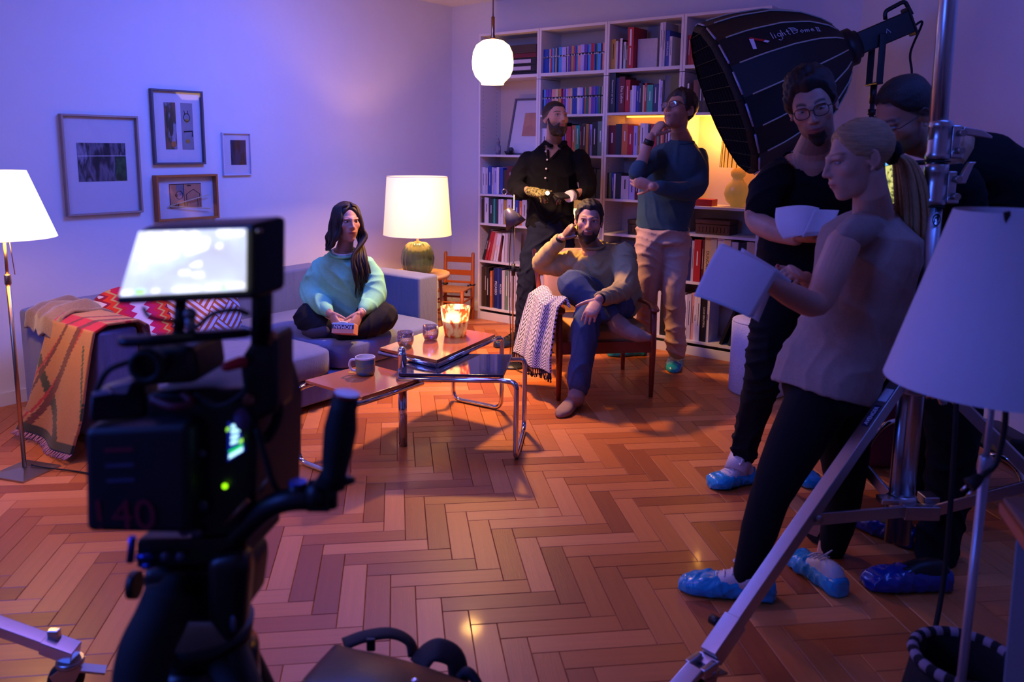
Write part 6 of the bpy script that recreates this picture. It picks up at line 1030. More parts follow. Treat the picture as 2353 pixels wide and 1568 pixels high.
m_snk = mat('white_canvas_sneaker', '#a89890', .8, bump=.3); shoe(t, (1.28,5.669,0), (1.153,5.21,0), m_snk, m_cov, 1.08, m_trim, 3, .05); shoe(t, (1.061,5.698,0), (0.786,5.651,0), m_snk, m_cov, 1.1, None, 4, .05)
b = M(); w_ = Vector(W1); d_ = (Vector(E1)-w_).normalized(); t.part('watch', M().tube([w_+d_*.02, w_+d_*.052], [.031, .032], 18), m_blk)

# --- seated man in the olive sweater
t = T('person', 'bearded man in an olive sweatshirt and jeans sitting in the armchair with crossed legs', 'person', (0.476,4.6,-0.05), fr='V'); t.og.z = 0; t.e.location.z = 0
hd = Head((0.541,4.93,1.015), -6, 2, 4, 1.02); b = M(); hd.skin(b); hd.neck(b, (0.583,5,0.847), .056, .068); S1, S2 = (0.467,5.06,0.768), (0.749,4.92,0.816); E1, E2 = (0.265,5.1,0.738), (0.725,4.68,0.651); W1, W2 = (0.381,4.98,0.918), (0.556,4.45,0.633)
core(b, [(0.584,5,0.812), (0.65,5.04,0.657), (0.698,5.06,0.529)], .08); core(b, [S1, (0.592,5.02,0.791), S2], .035); arm(b, [S1, E1, W1], [.05, .043, .027]); arm(b, [S2, E2, W2], [.05, .044, .028])
K1, A1 = (0.422,4.7,0.671), (0.645,4.56,0.507); K2, A2 = (0.515,4.58,0.522), (0.444,4.44,0.117); core(b, [(0.633,5.02,0.522), K1, A1], .04); core(b, [(0.769,5.02,0.523), K2, A2], .04)
hand(b, W1, Vector((0.434,4.93,0.982))-Vector(W1), (.75, .2, -.45), -1, (1.0, 1.2, .7), thumb=(.8, .3, .4)); hand(b, W2, Vector((0.491,4.37,0.551))-Vector(W2), (.1, .55, -.75), -1, (.3, .35, .2), .3, 1.02, thumb=(.55, .8, .1))
body(t, b, hd, .004, dict(base=SK, lip=LIP, brow=BRN, stub=.75, stubc=(.06, .032, .022), scalp=BRN)); hd.eyes(t, (.04, .03, .02), (-12, 6)); t.part('hair', hd.hair(MHL, .011, .004, .0016, 8, .014, top=.8, front=.5), m_hk); t.part('beard', hd.beard(.0045, cheek=-.034), m_hk2)
ol = cmat('olive_sweatshirt', '#a08e62'); b = M(); torso(b, [((0.725,5.08,0.449), .18, .14, -12), ((0.709,5.06,0.515), .195, .15, -12), ((0.67,5.04,0.629), .19, .14, -14), ((0.626,5.02,0.742), .195, .13, -16), ((0.602,5.01,0.803), .165, .11, -18), ((0.586,5,0.845), .09, .085, -15)])
b.ell(S1, .07).ell(S2, .08); arm(b, [S1, (0.367,5.1,0.728), E1, (0.313,5.05,0.817), (0.367,5,0.889)], [.072, .066, .06, .05, .045]); arm(b, [S2, (0.756,4.8,0.722), E2, (0.633,4.56,0.634), (0.58,4.49,0.631)], [.08, .074, .066, .054, .046]); cloth(t, 'sweatshirt', b, ol, .008, 0.006875, 40.8, 13)
b = M(); b.tube([Vector((0.58,4.98,0.877))+Vector((.07*cos(a), .066*sin(a), .018*sin(a)+.004*cos(a))) for a in np.linspace(0, 2*pi, 24)[:-1]], .008, 8, closed=True); t.part('neckband', b, ol)
bj = cmat('blue_grey_denim', '#3c4a66', var=.25); b = M(); torso(b, [((0.713,5.05,0.447), .16, .14, -12), ((0.71,5.06,0.492), .185, .15, -12), ((0.703,5.06,0.543), .17, .14, -12)])
arm(b, [(0.639,5.02,0.502), (0.51,4.86,0.618), K1, (0.514,4.64,0.592), (0.629,4.58,0.518)], [.105, .095, .085, .075, .064]); arm(b, [(0.775,5.02,0.501), (0.64,4.78,0.519), K2, (0.481,4.5,0.342), (0.452,4.45,0.137)], [.105, .095, .08, .07, .062]); cloth(t, 'jeans', b, bj, .008, 0.00625, 52.8, 15)
sk_ = cmat('taupe_knit_sock', '#8c7060', bs=200); b = M(); arm(b, [(0.601,4.62,0.541), A1, (0.704,4.5,0.465)], [.05, .046, .05]); b.tube([(0.675,4.54,0.466), (0.734,4.48,0.445), (0.789,4.44,0.43), (0.834,4.42,0.425)], [.05, .046, .04, .024], 14, round_=True); me = remesh(b, .006, t.og, 4); me.materials.append(sk_); link('sock', me, t.e)
b = M(); arm(b, [(0.452,4.45,0.153), A2, (0.441,4.42,0.073)], [.048, .044, .05]); b.loft(shoe_rings((0.474,4.544,0), (0.332,4.279,0), .98)); me = remesh(b, .006, t.og, 4); me.materials.append(sk_); link('sock', me, t.e)
t.part('ring', M().tube([Vector(W1)+Vector((.012*cos(a)+.055, .01*sin(a)-.02, .012*sin(a)+.05)) for a in np.linspace(0, 6.2, 12)], .0018, 5, closed=True), m_pole)
for W_c, E_c in ((W1, E1), (W2, E2)): w_ = Vector(W_c); d_ = (Vector(E_c)-w_).normalized(); t.part('wrist_strap', M().tube([w_+d_*.004, w_+d_*.02], [.031, .032], 18), m_blk)

# --- woman on the sofa
t = T('person', 'dark haired woman in a mint sweatshirt sitting cross legged on the sofa', 'person', (-0.927,4.85,0.35), fr='V'); t.og.z = .3; t.e.location.z = .3
hd = Head((-0.923,4.93,0.996), 30, 0, 0, .98, True); b = M(); hd.skin(b); hd.neck(b, (-0.955,4.98,0.814), .047, .058); S1, S2 = (-1.088,4.99,0.719), (-0.814,4.96,0.732); E1, E2 = (-1.147,4.92,0.556), (-0.754,4.9,0.574); W1, W2 = (-0.982,4.68,0.488), (-0.806,4.68,0.494)
core(b, [(-0.956,4.98,0.781), (-0.962,5.02,0.59), (-0.966,5.05,0.417)], .075); core(b, [S1, (-0.958,4.99,0.764), S2], .032); arm(b, [S1, E1, W1], [.042, .036, .022]); arm(b, [S2, E2, W2], [.042, .036, .022])
KA, KB = (-1.137,4.82,0.457), (-0.699,4.84,0.463); core(b, [(-1.012,5.02,0.417), KA, (-0.889,4.72,0.401)], .04); core(b, [(-0.903,5.02,0.418), KB, (-0.933,4.68,0.399)], .04)
hand(b, W1, Vector((-0.917,4.6,0.415))-Vector(W1), (.75, .1, -.35), 1, (.25, .4, .3), sc=.9, thumb=(.75, .3, .4)); hand(b, W2, Vector((-0.847,4.6,0.418))-Vector(W2), (-.75, .1, -.35), -1, (.25, .4, .3), sc=.9, thumb=(.75, .3, .4))
body(t, b, hd, .0038, dict(base=(.42, .21, .14), lip=(.34, .08, .07), brow=DK)); hd.eyes(t, (.03, .018, .01), (8, 2)); hm = mat('long_dark_hair', '#24140d', .48, var=.7, scale=60, st=(4, 4, .4), bump=.5, bs=160); hz = [(0, .088), (20, .082), (40, .06), (55, .03), (66, -.01), (78, -.05), (100, -.07), (180, -.1)]
t.part('hair', hd.hair(hz, .012, .001, .001, 9, .008, top=.3), hm)
for k in range(84):                          # locks fall from the parting: short behind one shoulder, long over the chest on the other side
    side = -1 if k < 40 else 1; n_ = 40 if k < 40 else 44; q = (k if k < 40 else k-40)/(n_-1); r_ = lambda m: sin(k*12.9898+m*78.2)*.5
    az = rad(44+98*q)*side; o = npv((.008*r_(1), .008*r_(2), .008*r_(3))); p0 = hd.w((.012*side, -.062+.12*q, .128-.03*abs(q-.35))); pm = hd.w(npv((.064*sin(az), -.074*cos(az)+.012, .1))+o*.3); p1 = hd.w(npv((.0835*sin(az), -.096*cos(az)+.012, .045))+o*.5); p2 = hd.w(npv((.09*sin(az), -.098*cos(az)+.015, -.02))+o)
    if side < 0: P = [p0, pm, p1, p2, hd.w(npv((-.088-.008*q, -.062+.15*q, -.08))+o), hd.w(npv((-.088-.02*(1-q), -.045+.14*q, -.13))+o*2), hd.w(npv((-.098-.034*(1-q), -.035+.13*q, -.16+.02*r_(4)))+o*2)]
    else: P = [p0, pm, p1, p2, hd.w(npv((.088+.004*q, -.066+.12*q, -.085))+o), npv((-0.845,4.85,0.8))+npv((.075*(q-.5), .07*q, 0))+o*2, npv((-0.828,4.83,0.703))+npv((.09*(q-.5), .07*q, 0))+o*3, npv((-0.834,4.84,0.611))+npv((.075*(q-.5), .06*q, .1*r_(5)))+o*4]
    for m_i in range(3, len(P)): wv_ = .008*sin(m_i*2.2+k*.9); P[m_i] = npv(P[m_i])+npv((wv_, .006*sin(m_i*1.7+k*1.3), 0))
    S_ = spl(P, 5); t.part('lock', M().tube(S_, list(np.interp(np.linspace(0, 1, len(S_)), [0, .12, .3, .7, 1], [.005, .0095, .0105, .0095, .0015])), 7, sq=(1, .8)), hm)
mt_ = cmat('mint_sweatshirt', '#7cc49c'); b = M(); torso(b, [((-0.963,5.03,0.371), .17, .135, 4), ((-0.962,5.03,0.421), .185, .15, 4), ((-0.96,5.02,0.562), .185, .145, 3), ((-0.959,5,0.689), .18, .13, 2), ((-0.958,4.99,0.758), .15, .105, 2), ((-0.955,4.98,0.803), .09, .085, 3)])
b.ell(S1, .062).ell(S2, .062); arm(b, [S1, (-1.134,4.97,0.651), E1, (-1.073,4.82,0.511), (-1.015,4.74,0.501)], [.064, .07, .074, .064, .042]); arm(b, [S2, (-0.776,4.95,0.658), E2, (-0.774,4.82,0.519), (-0.793,4.74,0.509)], [.064, .07, .074, .064, .042]); cloth(t, 'sweatshirt', b, mt_, .008, 0.00875, 40.8, 21)
b = M(); b.tube([Vector((-0.951,4.96,0.816))+Vector((.078*cos(a), .074*sin(a), .022*sin(a))) for a in np.linspace(0, 2*pi, 26)[:-1]], .01, 8, closed=True); t.part('neckband', b, mt_); b = M(); b.tube([Vector((-0.949,4.965,0.824))+Vector((.068*cos(a), .064*sin(a), .018*sin(a))) for a in np.linspace(0, 2*pi, 26)[:-1]], .008, 8, closed=True); t.part('tshirt_edge', b, m_trim)
for W_c, E_c in ((W1, E1), (W2, E2)): w_ = Vector(W_c); d_ = (Vector(E_c)-w_).normalized(); t.part('cuff', M().tube([w_+d_*.045, w_+d_*.1], [.034, .04], 18, round_=True), mt_)
w_ = Vector(W2); d_ = (Vector(E2)-w_).normalized(); t.part('bracelet', M().tube([w_+d_*.012, w_+d_*.018], [.0255, .0255], 18), m_trim)
bkp = cmat('black_leggings', '#121018'); b = M(); torso(b, [((-0.963,5.02,0.317), .15, .13, 0), ((-0.964,5.03,0.36), .18, .15, 0), ((-0.964,5.04,0.414), .165, .14, 0)]); arm(b, [(-1.023,5,0.385), (-1.095,4.9,0.433), (-1.154,4.8,0.435), (-1.036,4.74,0.385), (-0.899,4.7,0.38)], [.1, .09, .08, .068, .052]); arm(b, [(-0.892,5,0.386), (-0.778,4.92,0.44), (-0.686,4.82,0.445), (-0.777,4.74,0.398), (-0.917,4.66,0.378)], [.1, .09, .08, .068, .052]); cloth(t, 'leggings', b, bkp, .008, 0.005, 57.6, 23)
b = M(); b.tube([(-1.015,4.68,0.383), (-1.092,4.7,0.367), (-1.153,4.74,0.363)], [.034, .036, .02], 12, round_=True); me = remesh(b, .006, t.og, 3); me.materials.append(cmat('grey_sock', '#3a3440')); link('sock', me, t.e)
bp = Vector((-0.882,4.585,0.419)); R = Matrix.Rotation(rad(-6), 3, 'Z') @ Matrix.Rotation(rad(-20), 3, 'X')
bt_ = T('book', 'thick paperback with a dark blue band held upside down by the woman on the sofa', 'book', bp, fr='V'); q = lambda x, y, z: bp+R @ Vector((x, y, z))
bt_.part('cover', M().box(bp, (.128, .19 * .5, .058), R), mat('salmon_card', '#c98d78', .6), .002); bt_.part('pages', M().box(q(0, 0, .03), (.122, .09, .004), R), PAGES)
bt_.part('title_band', M().box(q(0, -.0478, .008), (.1285, .0008, .024), R), mat('navy_band', '#141a4a', .5)); bt_.part('top_band', M().box(q(0, -.0478, .0245), (.1285, .0008, .009), R), mat('pale_blue_card', '#9cc4e0', .6)); bt_.part('cover_figure', M().ell(q(-.005, -.03, .034), (.03, .02, .006), R, 14, 8), mat('pale_blue_card', '#9cc4e0', .6))
bt_.part('title', M().text('ROMAN', q(0, -.0485, .008), R @ Vector((-1, 0, 0)), R @ Vector((0, 0, -1)), .03), INK['l'])

# --- man in the black t-shirt reading papers
def curved_sheet(t, name, fn, nu, nv, m, th=.0012, **k): return t.part(name, M().sheet(fn, nu, nv, th), m, **k)
m_paper = mat('white_paper', '#cfcad0', .8, var=.03, scale=12)
t = T('person', 'man with glasses in a black t-shirt reading papers under the softbox', 'person', (1.181,3.4,0.074), fr='V'); t.og.z = 0; t.e.location.z = 0
hd = Head((1.189,3.17,1.617), -20, 18, -15, 1.06); b = M(); hd.skin(b); hd.neck(b, (1.239,3.27,1.45), .062, .078); b.ell((1.259,3.315,1.36), (.168, .098, .105), Matrix.Rotation(rad(-14), 3, 'Z')); S1, S2 = (1.101,3.27,1.353), (1.429,3.36,1.36); E1, E2 = (1.022,3.24,1.187), (1.455,3.3,1.159); W1, W2 = (1.095,3,1.139), (1.19,2.98,1.2)
core(b, [(1.249,3.3,1.419), (1.257,3.36,1.223), (1.253,3.4,0.964)], .08); core(b, [S1, (1.259,3.32,1.393), S2], .035); arm(b, [S1, (1.043,3.25,1.281), E1, (1.053,3.12,1.156), W1], [.055, .052, .045, .043, .028]); arm(b, [S2, E2, W2], [.052, .043, .027])
core(b, [(1.209,3.42,0.904), (1.135,3.36,0.538), (1.096,3.45,0.134)], .045); core(b, [(1.347,3.44,0.902), (1.328,3.42,0.523), (1.348,3.48,0.145)], .045)
hand(b, W1, Vector((1.139,2.9,1.151))-Vector(W1), (.05, .2, 1), 1, (.2, .4, .3), sc=1.02, thumb=(.7, .5, .5)); hand(b, W2, Vector((1.083,2.92,1.214))-Vector(W2), (-.1, .5, -.8), 1, (.25, .35, .25), sc=1.02)
body(t, b, hd, .0036, dict(base=(.47, .235, .15), lip=LIP, brow=DK, stub=.6, stubc=(.13, .06, .035), scalp=DK), smooth=2); hd.eyes(t, (.05, .04, .03), (0, -10), .0052); t.part('hair', hd.hair(MHL, .018, .008, .0022, 12, .016, top=.9, front=.5), m_hk); t.part('goatee', hd.beard(.0025, gw=.034), mat('light_brown_beard', '#2e1c12', .8, var=.4, scale=200)); hd.specs(t, mat('black_glasses_frame', '#0a0a0c', .3), rz=.02)
NK = (1.217,3.2,1.383); bt5 = cmat('black_jersey', '#0a0a10'); b = M(); torso(b, [((1.28,3.42,0.905), .19, .125, -10), ((1.277,3.41,0.999), .18, .12, -10), ((1.27,3.38,1.149), .185, .125, -12), ((1.261,3.34,1.313), .2, .13, -14), ((1.26,3.32,1.379), .185, .115, -14), ((1.255,3.31,1.415), .155, .105, -14), ((1.25,3.3,1.45), .11, .09, -14)])
b.ell(S1, .07).ell(S2, .07); arm(b, [S1, (1.059,3.26,1.298), (1.042,3.25,1.243)], [.072, .07, .068]); arm(b, [S2, (1.448,3.33,1.28), (1.454,3.32,1.237)], [.072, .07, .068]); cloth(t, 'tshirt', b, bt5, .006, .006, 38, 31, cut=lambda v: (v[:, 2] > NK[2]+((v[:, 0]-NK[0])/.125)**2*.065+np.maximum(v[:, 1]-3.24, 0)*.45))
tr5 = cmat('black_jeans', '#0b0b11'); b = M(); torso(b, [((1.274,3.42,0.829), .175, .125, -10), ((1.276,3.42,0.905), .18, .125, -10), ((1.275,3.42,0.97), .165, .115, -10)])
arm(b, [(1.2,3.41,0.849), (1.158,3.38,0.685), (1.125,3.36,0.519), (1.115,3.41,0.329), (1.093,3.46,0.11)], [.1, .092, .078, .066, .056]); arm(b, [(1.354,3.44,0.845), (1.344,3.43,0.676), (1.33,3.42,0.504), (1.339,3.45,0.317), (1.359,3.5,0.117)], [.1, .092, .078, .066, .056]); cloth(t, 'trousers', b, tr5, .009, 0.0075, 52.8, 33, st=(1, 1, 1.6))
m_ws = mat('white_leather_sneaker', '#c4b8b4', .5, var=.06); b = M(); arm(b, [(1.078,3.45,0.114), (1.053,3.42,0.065)], [.05, .05])
shoe(t, (1.134,3.454,0), (0.932,3.37,0), m_ws, m_cov, 1.12, m_trim, 6, .055); shoe(t, (1.328,3.594,0), (1.389,3.37,0), m_ws, m_cov, 1.1, m_trim, 7, .055)
for p, q in (((1.09,3.46,0.12), (1.054,3.42,0.054)), ((1.35,3.5,0.138), (1.333,3.46,0.067))): t.part('high_top', M().tube([p, q], [.05, .052], 18), m_ws)
st_ = T('script_pages', 'stapled white script pages folded back in the hands of the man in the black t-shirt', 'paper', (1.077,2.95,1.189), fr='V')
pa, pb_, pc_, pd = (Vector(p) for p in ((1.008,2.98,1.252), (1.158,2.96,1.255), (1.103,2.84,1.162), (1.001,2.86,1.151)))
def pg(u, v): p = (pa*(1-u)+pb_*u)*(1-v)+(pd*(1-u)+pc_*u)*v; return p+Vector((-.02*sin(pi*v)*(1-u), -.03*sin(pi*u)-.02*sin(pi*v), .012*sin(pi*u)))
curved_sheet(st_, 'page', pg, 18, 14, m_paper); qa, qb, qc, qd = (Vector(p) for p in ((1.106,2.88,1.247), (1.202,2.9,1.243), (1.145,2.82,1.172), (1.043,2.8,1.166)))
for k in range(3): curved_sheet(st_, 'page', lambda u, v, k=k: (qa*(1-u)+qb*u)*(1-v)+(qd*(1-u)+qc*u)*v+Vector((.004*k, .004*k+.008*sin(pi*u), .004*k)), 10, 8, m_paper)

# --- blonde woman with the ponytail
t = T('person', 'blonde woman with a ponytail in a beige sleeveless top and black leggings', 'person', (1.07,2.62,-0.003), fr='V'); t.og.z = 0; t.e.location.z = 0
hd = Head((1.139,2.62,1.426), -88, 16, 0, 1.0, True); b = M(); hd.skin(b); hd.neck(b, (1.226,2.68,1.265), .055, .066); S1, S2 = (1.078,2.54,1.174), (1.29,2.86,1.184); E1, E2 = (0.975,2.46,0.999), (1.178,2.86,0.934); W1, W2 = (0.799,2.36,1.07), (0.996,2.62,1.05)
core(b, [(1.239,2.69,1.23), (1.224,2.7,1.039), (1.16,2.68,0.712)], .07); core(b, [S1, (1.221,2.69,1.194), S2], .035); arm(b, [S1, (1.028,2.5,1.083), E1, (0.88,2.4,1.031), W1], [.052, .05, .042, .038, .025]); arm(b, [S2, E2, W2], [.046, .038, .024])
core(b, [(1.103,2.62,0.669), (0.885,2.5,0.352), (0.812,2.46,0.115)], .04); core(b, [(1.211,2.75,0.63), (1.236,2.76,0.256), (1.218,2.8,-0.025)], .04)
hand(b, W1, Vector((0.731,2.34,1.103))-Vector(W1), (0, .5, .8), 1, (.25, .4, .3), sc=.92); tips = hand(b, W2, Vector((0.883,2.5,1.106))-Vector(W2), (-.35, .4, -.75), -1, (.75, .7, .5), sc=.92, thumb=(.85, .35, .3))
body(t, b, hd, .0032, dict(base=SKF, lip=(.4, .12, .1), brow=(.2, .11, .06), bz=.043)); hd.eyes(t, (.1, .09, .08), (0, -12), .004)
for p, d, n in tips: t.part('nail', M().ell(p+d*.002-n*.004, (.006, .006, .006), n=10, k=8), mat('red_nail_polish', '#a80a1c', .2, coat=.5))
hb = mat('blonde_hair', '#a8845a', .35, var=.75, scale=26, st=(.8, .8, 9), bump=.6, bs=140); hb2 = mat('blonde_ponytail', '#b08a5e', .35, var=.75, scale=60, st=(7, 7, .7), bump=.6, bs=140)
t.part('hair', hd.hair([(0, .088), (25, .084), (50, .058), (72, .026), (92, .02), (108, -.02), (140, -.05), (180, -.055)], .01, .0012, .0014, 14, .012, top=.25), hb)
tie = npv((1.266,2.66,1.455)); t.part('hair_tie', M().tube([tie+npv((.012*sin(a)*.4, .024*cos(a), .026*sin(a))) for a in np.linspace(0, 6.28, 14)[:-1]], .014, 8, closed=True), mat('black_scrunchie', '#060608', .9, bump=.8, bs=90)); t.part('hair_tie_knot', M().ell(tie, (.03, .026, .026), n=16, k=10), mat('black_scrunchie', '#060608', .9))
for k in range(34):
    a = k*2.4; rr = .02*math.sqrt(k/34); o = npv((rr*cos(a), rr*sin(a)*1.2, 0)); w = .4+1.5*(k % 5)/5; L_ = [tie+o*.5, npv((1.313,2.67,1.419))+o*1.6, npv((1.35,2.68,1.317))+o*2.4, npv((1.37,2.69,1.188))+o*2.5, npv((1.359,2.69,1.086))+o*2+npv((.008*sin(k), 0, 0)), npv((1.347,2.69,1.027))+o*1.1+npv((.014*sin(k*1.3), 0, .05*sin(k*2.1)))]
    S_ = spl(L_, 5); t.part('ponytail_lock', M().tube(S_, list(np.interp(np.linspace(0, 1, len(S_)), [0, .3, .75, 1], [.006, .0105, .009, .0015])), 7), hb2)
vs_ = cmat('beige_wool_vest', '#9c867a', bump=.4, bs=220); b = M(); torso(b, [((1.098,2.66,0.649), .17, .145, -60), ((1.116,2.67,0.715), .175, .145, -60), ((1.171,2.68,0.864), .15, .125, -58), ((1.205,2.69,0.981), .155, .125, -56), ((1.223,2.69,1.114), .175, .12, -55), ((1.231,2.69,1.194), .17, .095, -55), ((1.236,2.69,1.233), .115, .075, -55), ((1.233,2.68,1.254), .07, .065, -55)])
for S_ in (S1, S2): arm(b, [(1.234,2.69,1.227), Vector(S_)+Vector((.018, 0, .026))], [.062, .05])
cloth(t, 'vest', b, vs_, .007, 0.004375, 40.8, 41); 
t.part('necklace', M().tube([Vector((1.234,2.68,1.277))+Vector((.058*cos(a), .056*sin(a), .01*cos(a)+.01*sin(a))) for a in np.linspace(0, 6.28, 30)[:-1]], .0012, 5, closed=True), m_blk)
lg = cmat('black_leggings_dull', '#08080c', var=.08); b = M(); torso(b, [((1.141,2.68,0.613), .155, .13, -60), ((1.135,2.68,0.659), .165, .14, -60), ((1.138,2.68,0.712), .15, .125, -60)])
arm(b, [(1.073,2.63,0.636), (0.973,2.56,0.493), (0.89,2.5,0.36), (0.849,2.47,0.246), (0.805,2.45,0.109)], [.105, .088, .064, .06, .04]); arm(b, [(1.201,2.73,0.605), (1.227,2.75,0.423), (1.241,2.76,0.256), (1.24,2.78,0.113), (1.222,2.8,-0.034)], [.1, .086, .062, .058, .039]); cloth(t, 'leggings', b, lg, .008, 0.001875, 48, 43)
for p, q in (((0.804,2.45,0.136), (0.818,2.44,0.073)), ((1.22,2.8,-0.008), (1.23,2.8,-0.068))): t.part('sock', M().tube([p, q], [.031, .034], 16), m_trim)
shoe(t, (0.911,2.48,0), (0.62,2.545,0), m_ws, m_cov, 1.08, m_trim, 8, .06); shoe(t, (1.144,2.5,0), (1.068,2.75,0), m_ws, m_cov, 1.04, m_trim, 9, .06)
sp_ = T('script_pages', 'large bent white script pages in front of the blonde woman', 'paper', (0.676,2.3,1.098), fr='V'); a_, b_, c_, d_ = (Vector(p) for p in ((0.643,2.36,1.191), (0.789,2.3,1.122), (0.697,2.22,1.001), (0.55,2.26,1.041)))
curved_sheet(sp_, 'page', lambda u, v: (a_*(1-u)+b_*u)*(1-v)+(d_*(1-u)+c_*u)*v+Vector((0, -.025*sin(pi*u*.8)*(1-v*.5), .016*sin(pi*v*.7)*(1-u)+.006*sin(pi*u))), 18, 18, m_paper)
a2_, b2_ = Vector((0.725,2.42,1.172)), Vector((0.822,2.36,1.113))
curved_sheet(sp_, 'page', lambda u, v: (a2_*(1-u)+b2_*u)+Vector((-.06*v, -.02*v, -.15*v)), 8, 8, m_paper); curved_sheet(sp_, 'page', lambda u, v: (a_*(1-u)+b_*u)*(1-v)+(d_*(1-u)+c_*u)*v+Vector((.012, .012-.015*sin(pi*u*.8)*(1-v*.5), .012*sin(pi*v*.7)*(1-u))), 12, 12, m_paper); curved_sheet(sp_, 'page', lambda u, v: Vector((0.799,2.33,1.123))*(1-u)+Vector((0.879,2.42,1.074))*u+Vector((-.02*v, 0, -.05*v)), 6, 6, m_paper)

# --- man bowed over a monitor, behind the light stand
t = T('person', 'short haired man with glasses in black bowing behind the metal light stand', 'person', (1.665,2.9,-0.119), fr='V'); t.og.z = 0; t.e.location.z = 0
hd = Head((1.43,2.95,1.576), -74, 34, 8, 1.05); b = M(); hd.skin(b); hd.neck(b, (1.625,3.02,1.487), .06, .075); S1, S2 = (1.596,2.86,1.339), (1.775,3.22,1.375); E1, E2 = (1.663,2.88,1.014), (1.729,3.2,1.033); W1, W2 = (1.613,2.84,0.72), (1.498,3,1.252)
core(b, [(1.651,3.04,1.467), (1.795,3.06,1.348), (1.837,3.05,1.055), (1.778,3.02,0.741)], .09); core(b, [S1, (1.691,3.04,1.38), S2], .055); arm(b, [S1, E1, W1], [.055, .046, .028]); arm(b, [S2, E2, W2], [.055, .046, .028])
core(b, [(1.693,2.95,0.708), (1.673,2.86,0.335), (1.597,2.76,-0.009)], .045); core(b, [(1.801,3.08,0.675), (1.708,3.12,0.268), (1.707,3.18,-0.078)], .045)
hand(b, W1, Vector((1.579,2.8,0.642))-Vector(W1), (-.3, .7, 0), 1, (.4, .5, .3)); hand(b, W2, Vector((1.435,2.96,1.302))-Vector(W2), (.2, .8, .1), 1, (.5, .6, .4))
body(t, b, hd, .0042, dict(base=(.45, .2, .12), lip=LIP, brow=DK, stub=.6, stubc=(.08, .035, .025), scalp=DK)); hd.eyes(t, (.04, .03, .02), (0, -10), .0045); t.part('hair', hd.hair([(0, .088), (30, .092), (55, .07), (75, .045), (95, .035), (120, .0), (180, -.045)], .008, .0015, .001, 17, .018, top=1.1, front=.3), m_hk); hd.specs(t, mat('thin_metal_frame', '#2a2420', .3, .6), rz=.015)
kb = cmat('black_cotton_tee', '#08090c'); b = M(); torso(b, [((1.776,3.02,0.673), .18, .14, -70), ((1.807,3.04,0.889), .19, .15, -70), ((1.844,3.06,1.087), .2, .165, -70), ((1.831,3.06,1.267), .215, .165, -70), ((1.788,3.06,1.372), .21, .15, -70), ((1.727,3.05,1.431), .17, .12, -70), ((1.677,3.04,1.462), .1, .095, -70)]); b.ell(S1, .085).ell(S2, .085)
arm(b, [S1, (1.633,2.86,1.203), (1.659,2.87,1.078)], [.088, .08, .072]); arm(b, [S2, (1.766,3.22,1.204), (1.739,3.2,1.102)], [.088, .08, .072]); cloth(t, 'tshirt', b, kb, .009, 0.005, 36, 51)
dj = cmat('black_work_trousers', '#090a0f', var=.2); b = M(); torso(b, [((1.76,3,0.559), .17, .14, -70), ((1.775,3.02,0.639), .18, .145, -70), ((1.782,3.03,0.722), .165, .135, -70)]); arm(b, [(1.714,2.96,0.638), (1.688,2.9,0.488), (1.674,2.86,0.326), (1.644,2.82,0.166), (1.59,2.75,-0.02)], [.11, .1, .085, .078, .07]); arm(b, [(1.8,3.08,0.605), (1.752,3.1,0.421), (1.713,3.12,0.25), (1.719,3.16,0.084), (1.719,3.2,-0.098)], [.11, .098, .085, .075, .066]); cloth(t, 'trousers', b, dj, .009, 0.00875, 48, 53, st=(1, 1, 1.5))
shoe(t, (1.532,2.56,0), (1.25,2.567,0), m_blk, m_covd, 1.15, None, 10, .07); shoe(t, (1.553,2.847,0), (1.424,3.052,0), m_blk, m_covd, 1.12, None, 11, .06)
mo_ = T('handheld_monitor', 'bright yellow handheld monitor glimpsed behind the blonde ponytail', 'monitor', (1.367,2.86,1.352), fr='V'); b = M(); ext(b, [(1.329,2.86,1.442), (1.42,2.9,1.454), (1.414,2.88,1.276), (1.344,2.84,1.263)], (.01, .03, 0)); mo_.part('case', b, m_blk, .004)
ym = mat('monitor_map_picture', '#d8d040', .4, emit='#d8d838', es=.85); nt = ym.node_tree; nz = [n for n in nt.nodes if n.type == 'TEX_NOISE'][0]; nz.inputs['Scale'].default_value = 60; cr = nt.nodes.new('ShaderNodeValToRGB'); cr.color_ramp.elements[0].position = .4; cr.color_ramp.elements[0].color = (.12, .13, .02, 1); cr.color_ramp.elements[1].position = .52; cr.color_ramp.elements[1].color = (.9, .85, .25, 1); nt.links.new(nz.outputs['Fac'], cr.inputs[0]); nt.links.new(cr.outputs[0], nt.nodes['Principled BSDF'].inputs['Emission Color'])
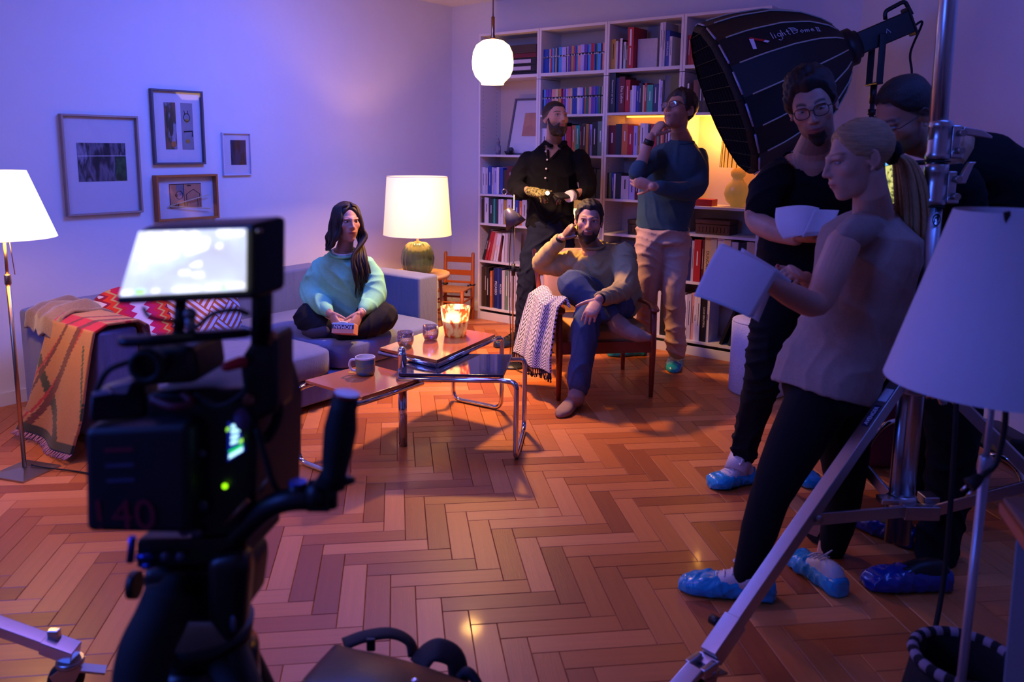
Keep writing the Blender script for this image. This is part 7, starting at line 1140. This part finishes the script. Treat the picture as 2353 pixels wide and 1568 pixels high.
mo_.part('screen', M().add([(1.334,2.851,1.409), (1.405,2.882,1.421), (1.401,2.868,1.289), (1.346,2.834,1.275)], [(0, 1, 2, 3)]), ym); mo_.part('status_bar', M().add([(1.335,2.853,1.433), (1.408,2.886,1.445), (1.405,2.883,1.423), (1.334,2.852,1.411)], [(0, 1, 2, 3)]), mat('monitor_cyan', '#80c8ff', .4, emit='#70c0ff', es=1.2)); mo_.part('status_led', M().ell((1.437,2.87,1.417), .004, n=10, k=8), mat('blue_led', '#70d0ff', .4, emit='#60d0ff', es=6)); mo_.part('mount_bar', M().tube([(1.411,2.9,1.418), (1.575,2.98,1.424)], .009, 10), m_blk)
bk_ = T('backpack', 'black padded backpack with a round white emblem worn by the bowed man', 'backpack', (1.935,3.1,1.331), fr='V'); b = M(); pill(b, (1.952,3.06,1.252), (.17, .26, .42), .5, 32, 18, R=Matrix.Rotation(.2, 3, 'Y')); bk_.part('body', b, mat('black_backpack_nylon', '#0b0c10', .7, var=.2, bump=.3, bs=120))
bk_.part('top_handle', M().tube([(1.895,3.05,1.426), (1.903,3.03,1.449), (1.935,3.03,1.446)], .012, 8), m_blk); ec = Vector((1.858,2.915,1.307)); em = M().lathe([(.014, 0), (.014, .003), (.001, .0035)], ec, 24, R=Matrix.Rotation(rad(90), 3, 'X')); o = bk_.part('emblem', em, mat('white_badge', '#b8b4b8', .6)); bk_.part('emblem_letter', M().text('D', ec+Vector((0, -.0042, 0)), (1, .0, 0), (.25, 0, 1), .02), m_blk, par=o)
# sneakers by the red chair
for q, (he, to, lab, m_) in enumerate((((1.879,3.996,0), (1.857,4.085,0), 'white toed sneaker on the floor beside the dark red chair', m_ws), ((2.215,4.346,0), (2.022,4.415,0), 'dark net sneaker with a white sole by the dark red chair', m_blk))):
    c = Vector(he); tt = T('sneaker', lab, 'shoe', c, 'sneakers by the red chair', fr='V'); tt.part('upper', M().loft(shoe_rings(he, Vector(he)+(Vector(to)-c).normalized()*.27, 1.05)), m_); tt.part('sole', M().loft([[p+Vector((0, 0, 0)) if k < 0 else Vector((p.x, p.y, min(p.z, .022))) for k, p in enumerate(r)] for r in shoe_rings(he, Vector(he)+(Vector(to)-c).normalized()*.275, 1.09)]), m_trim)
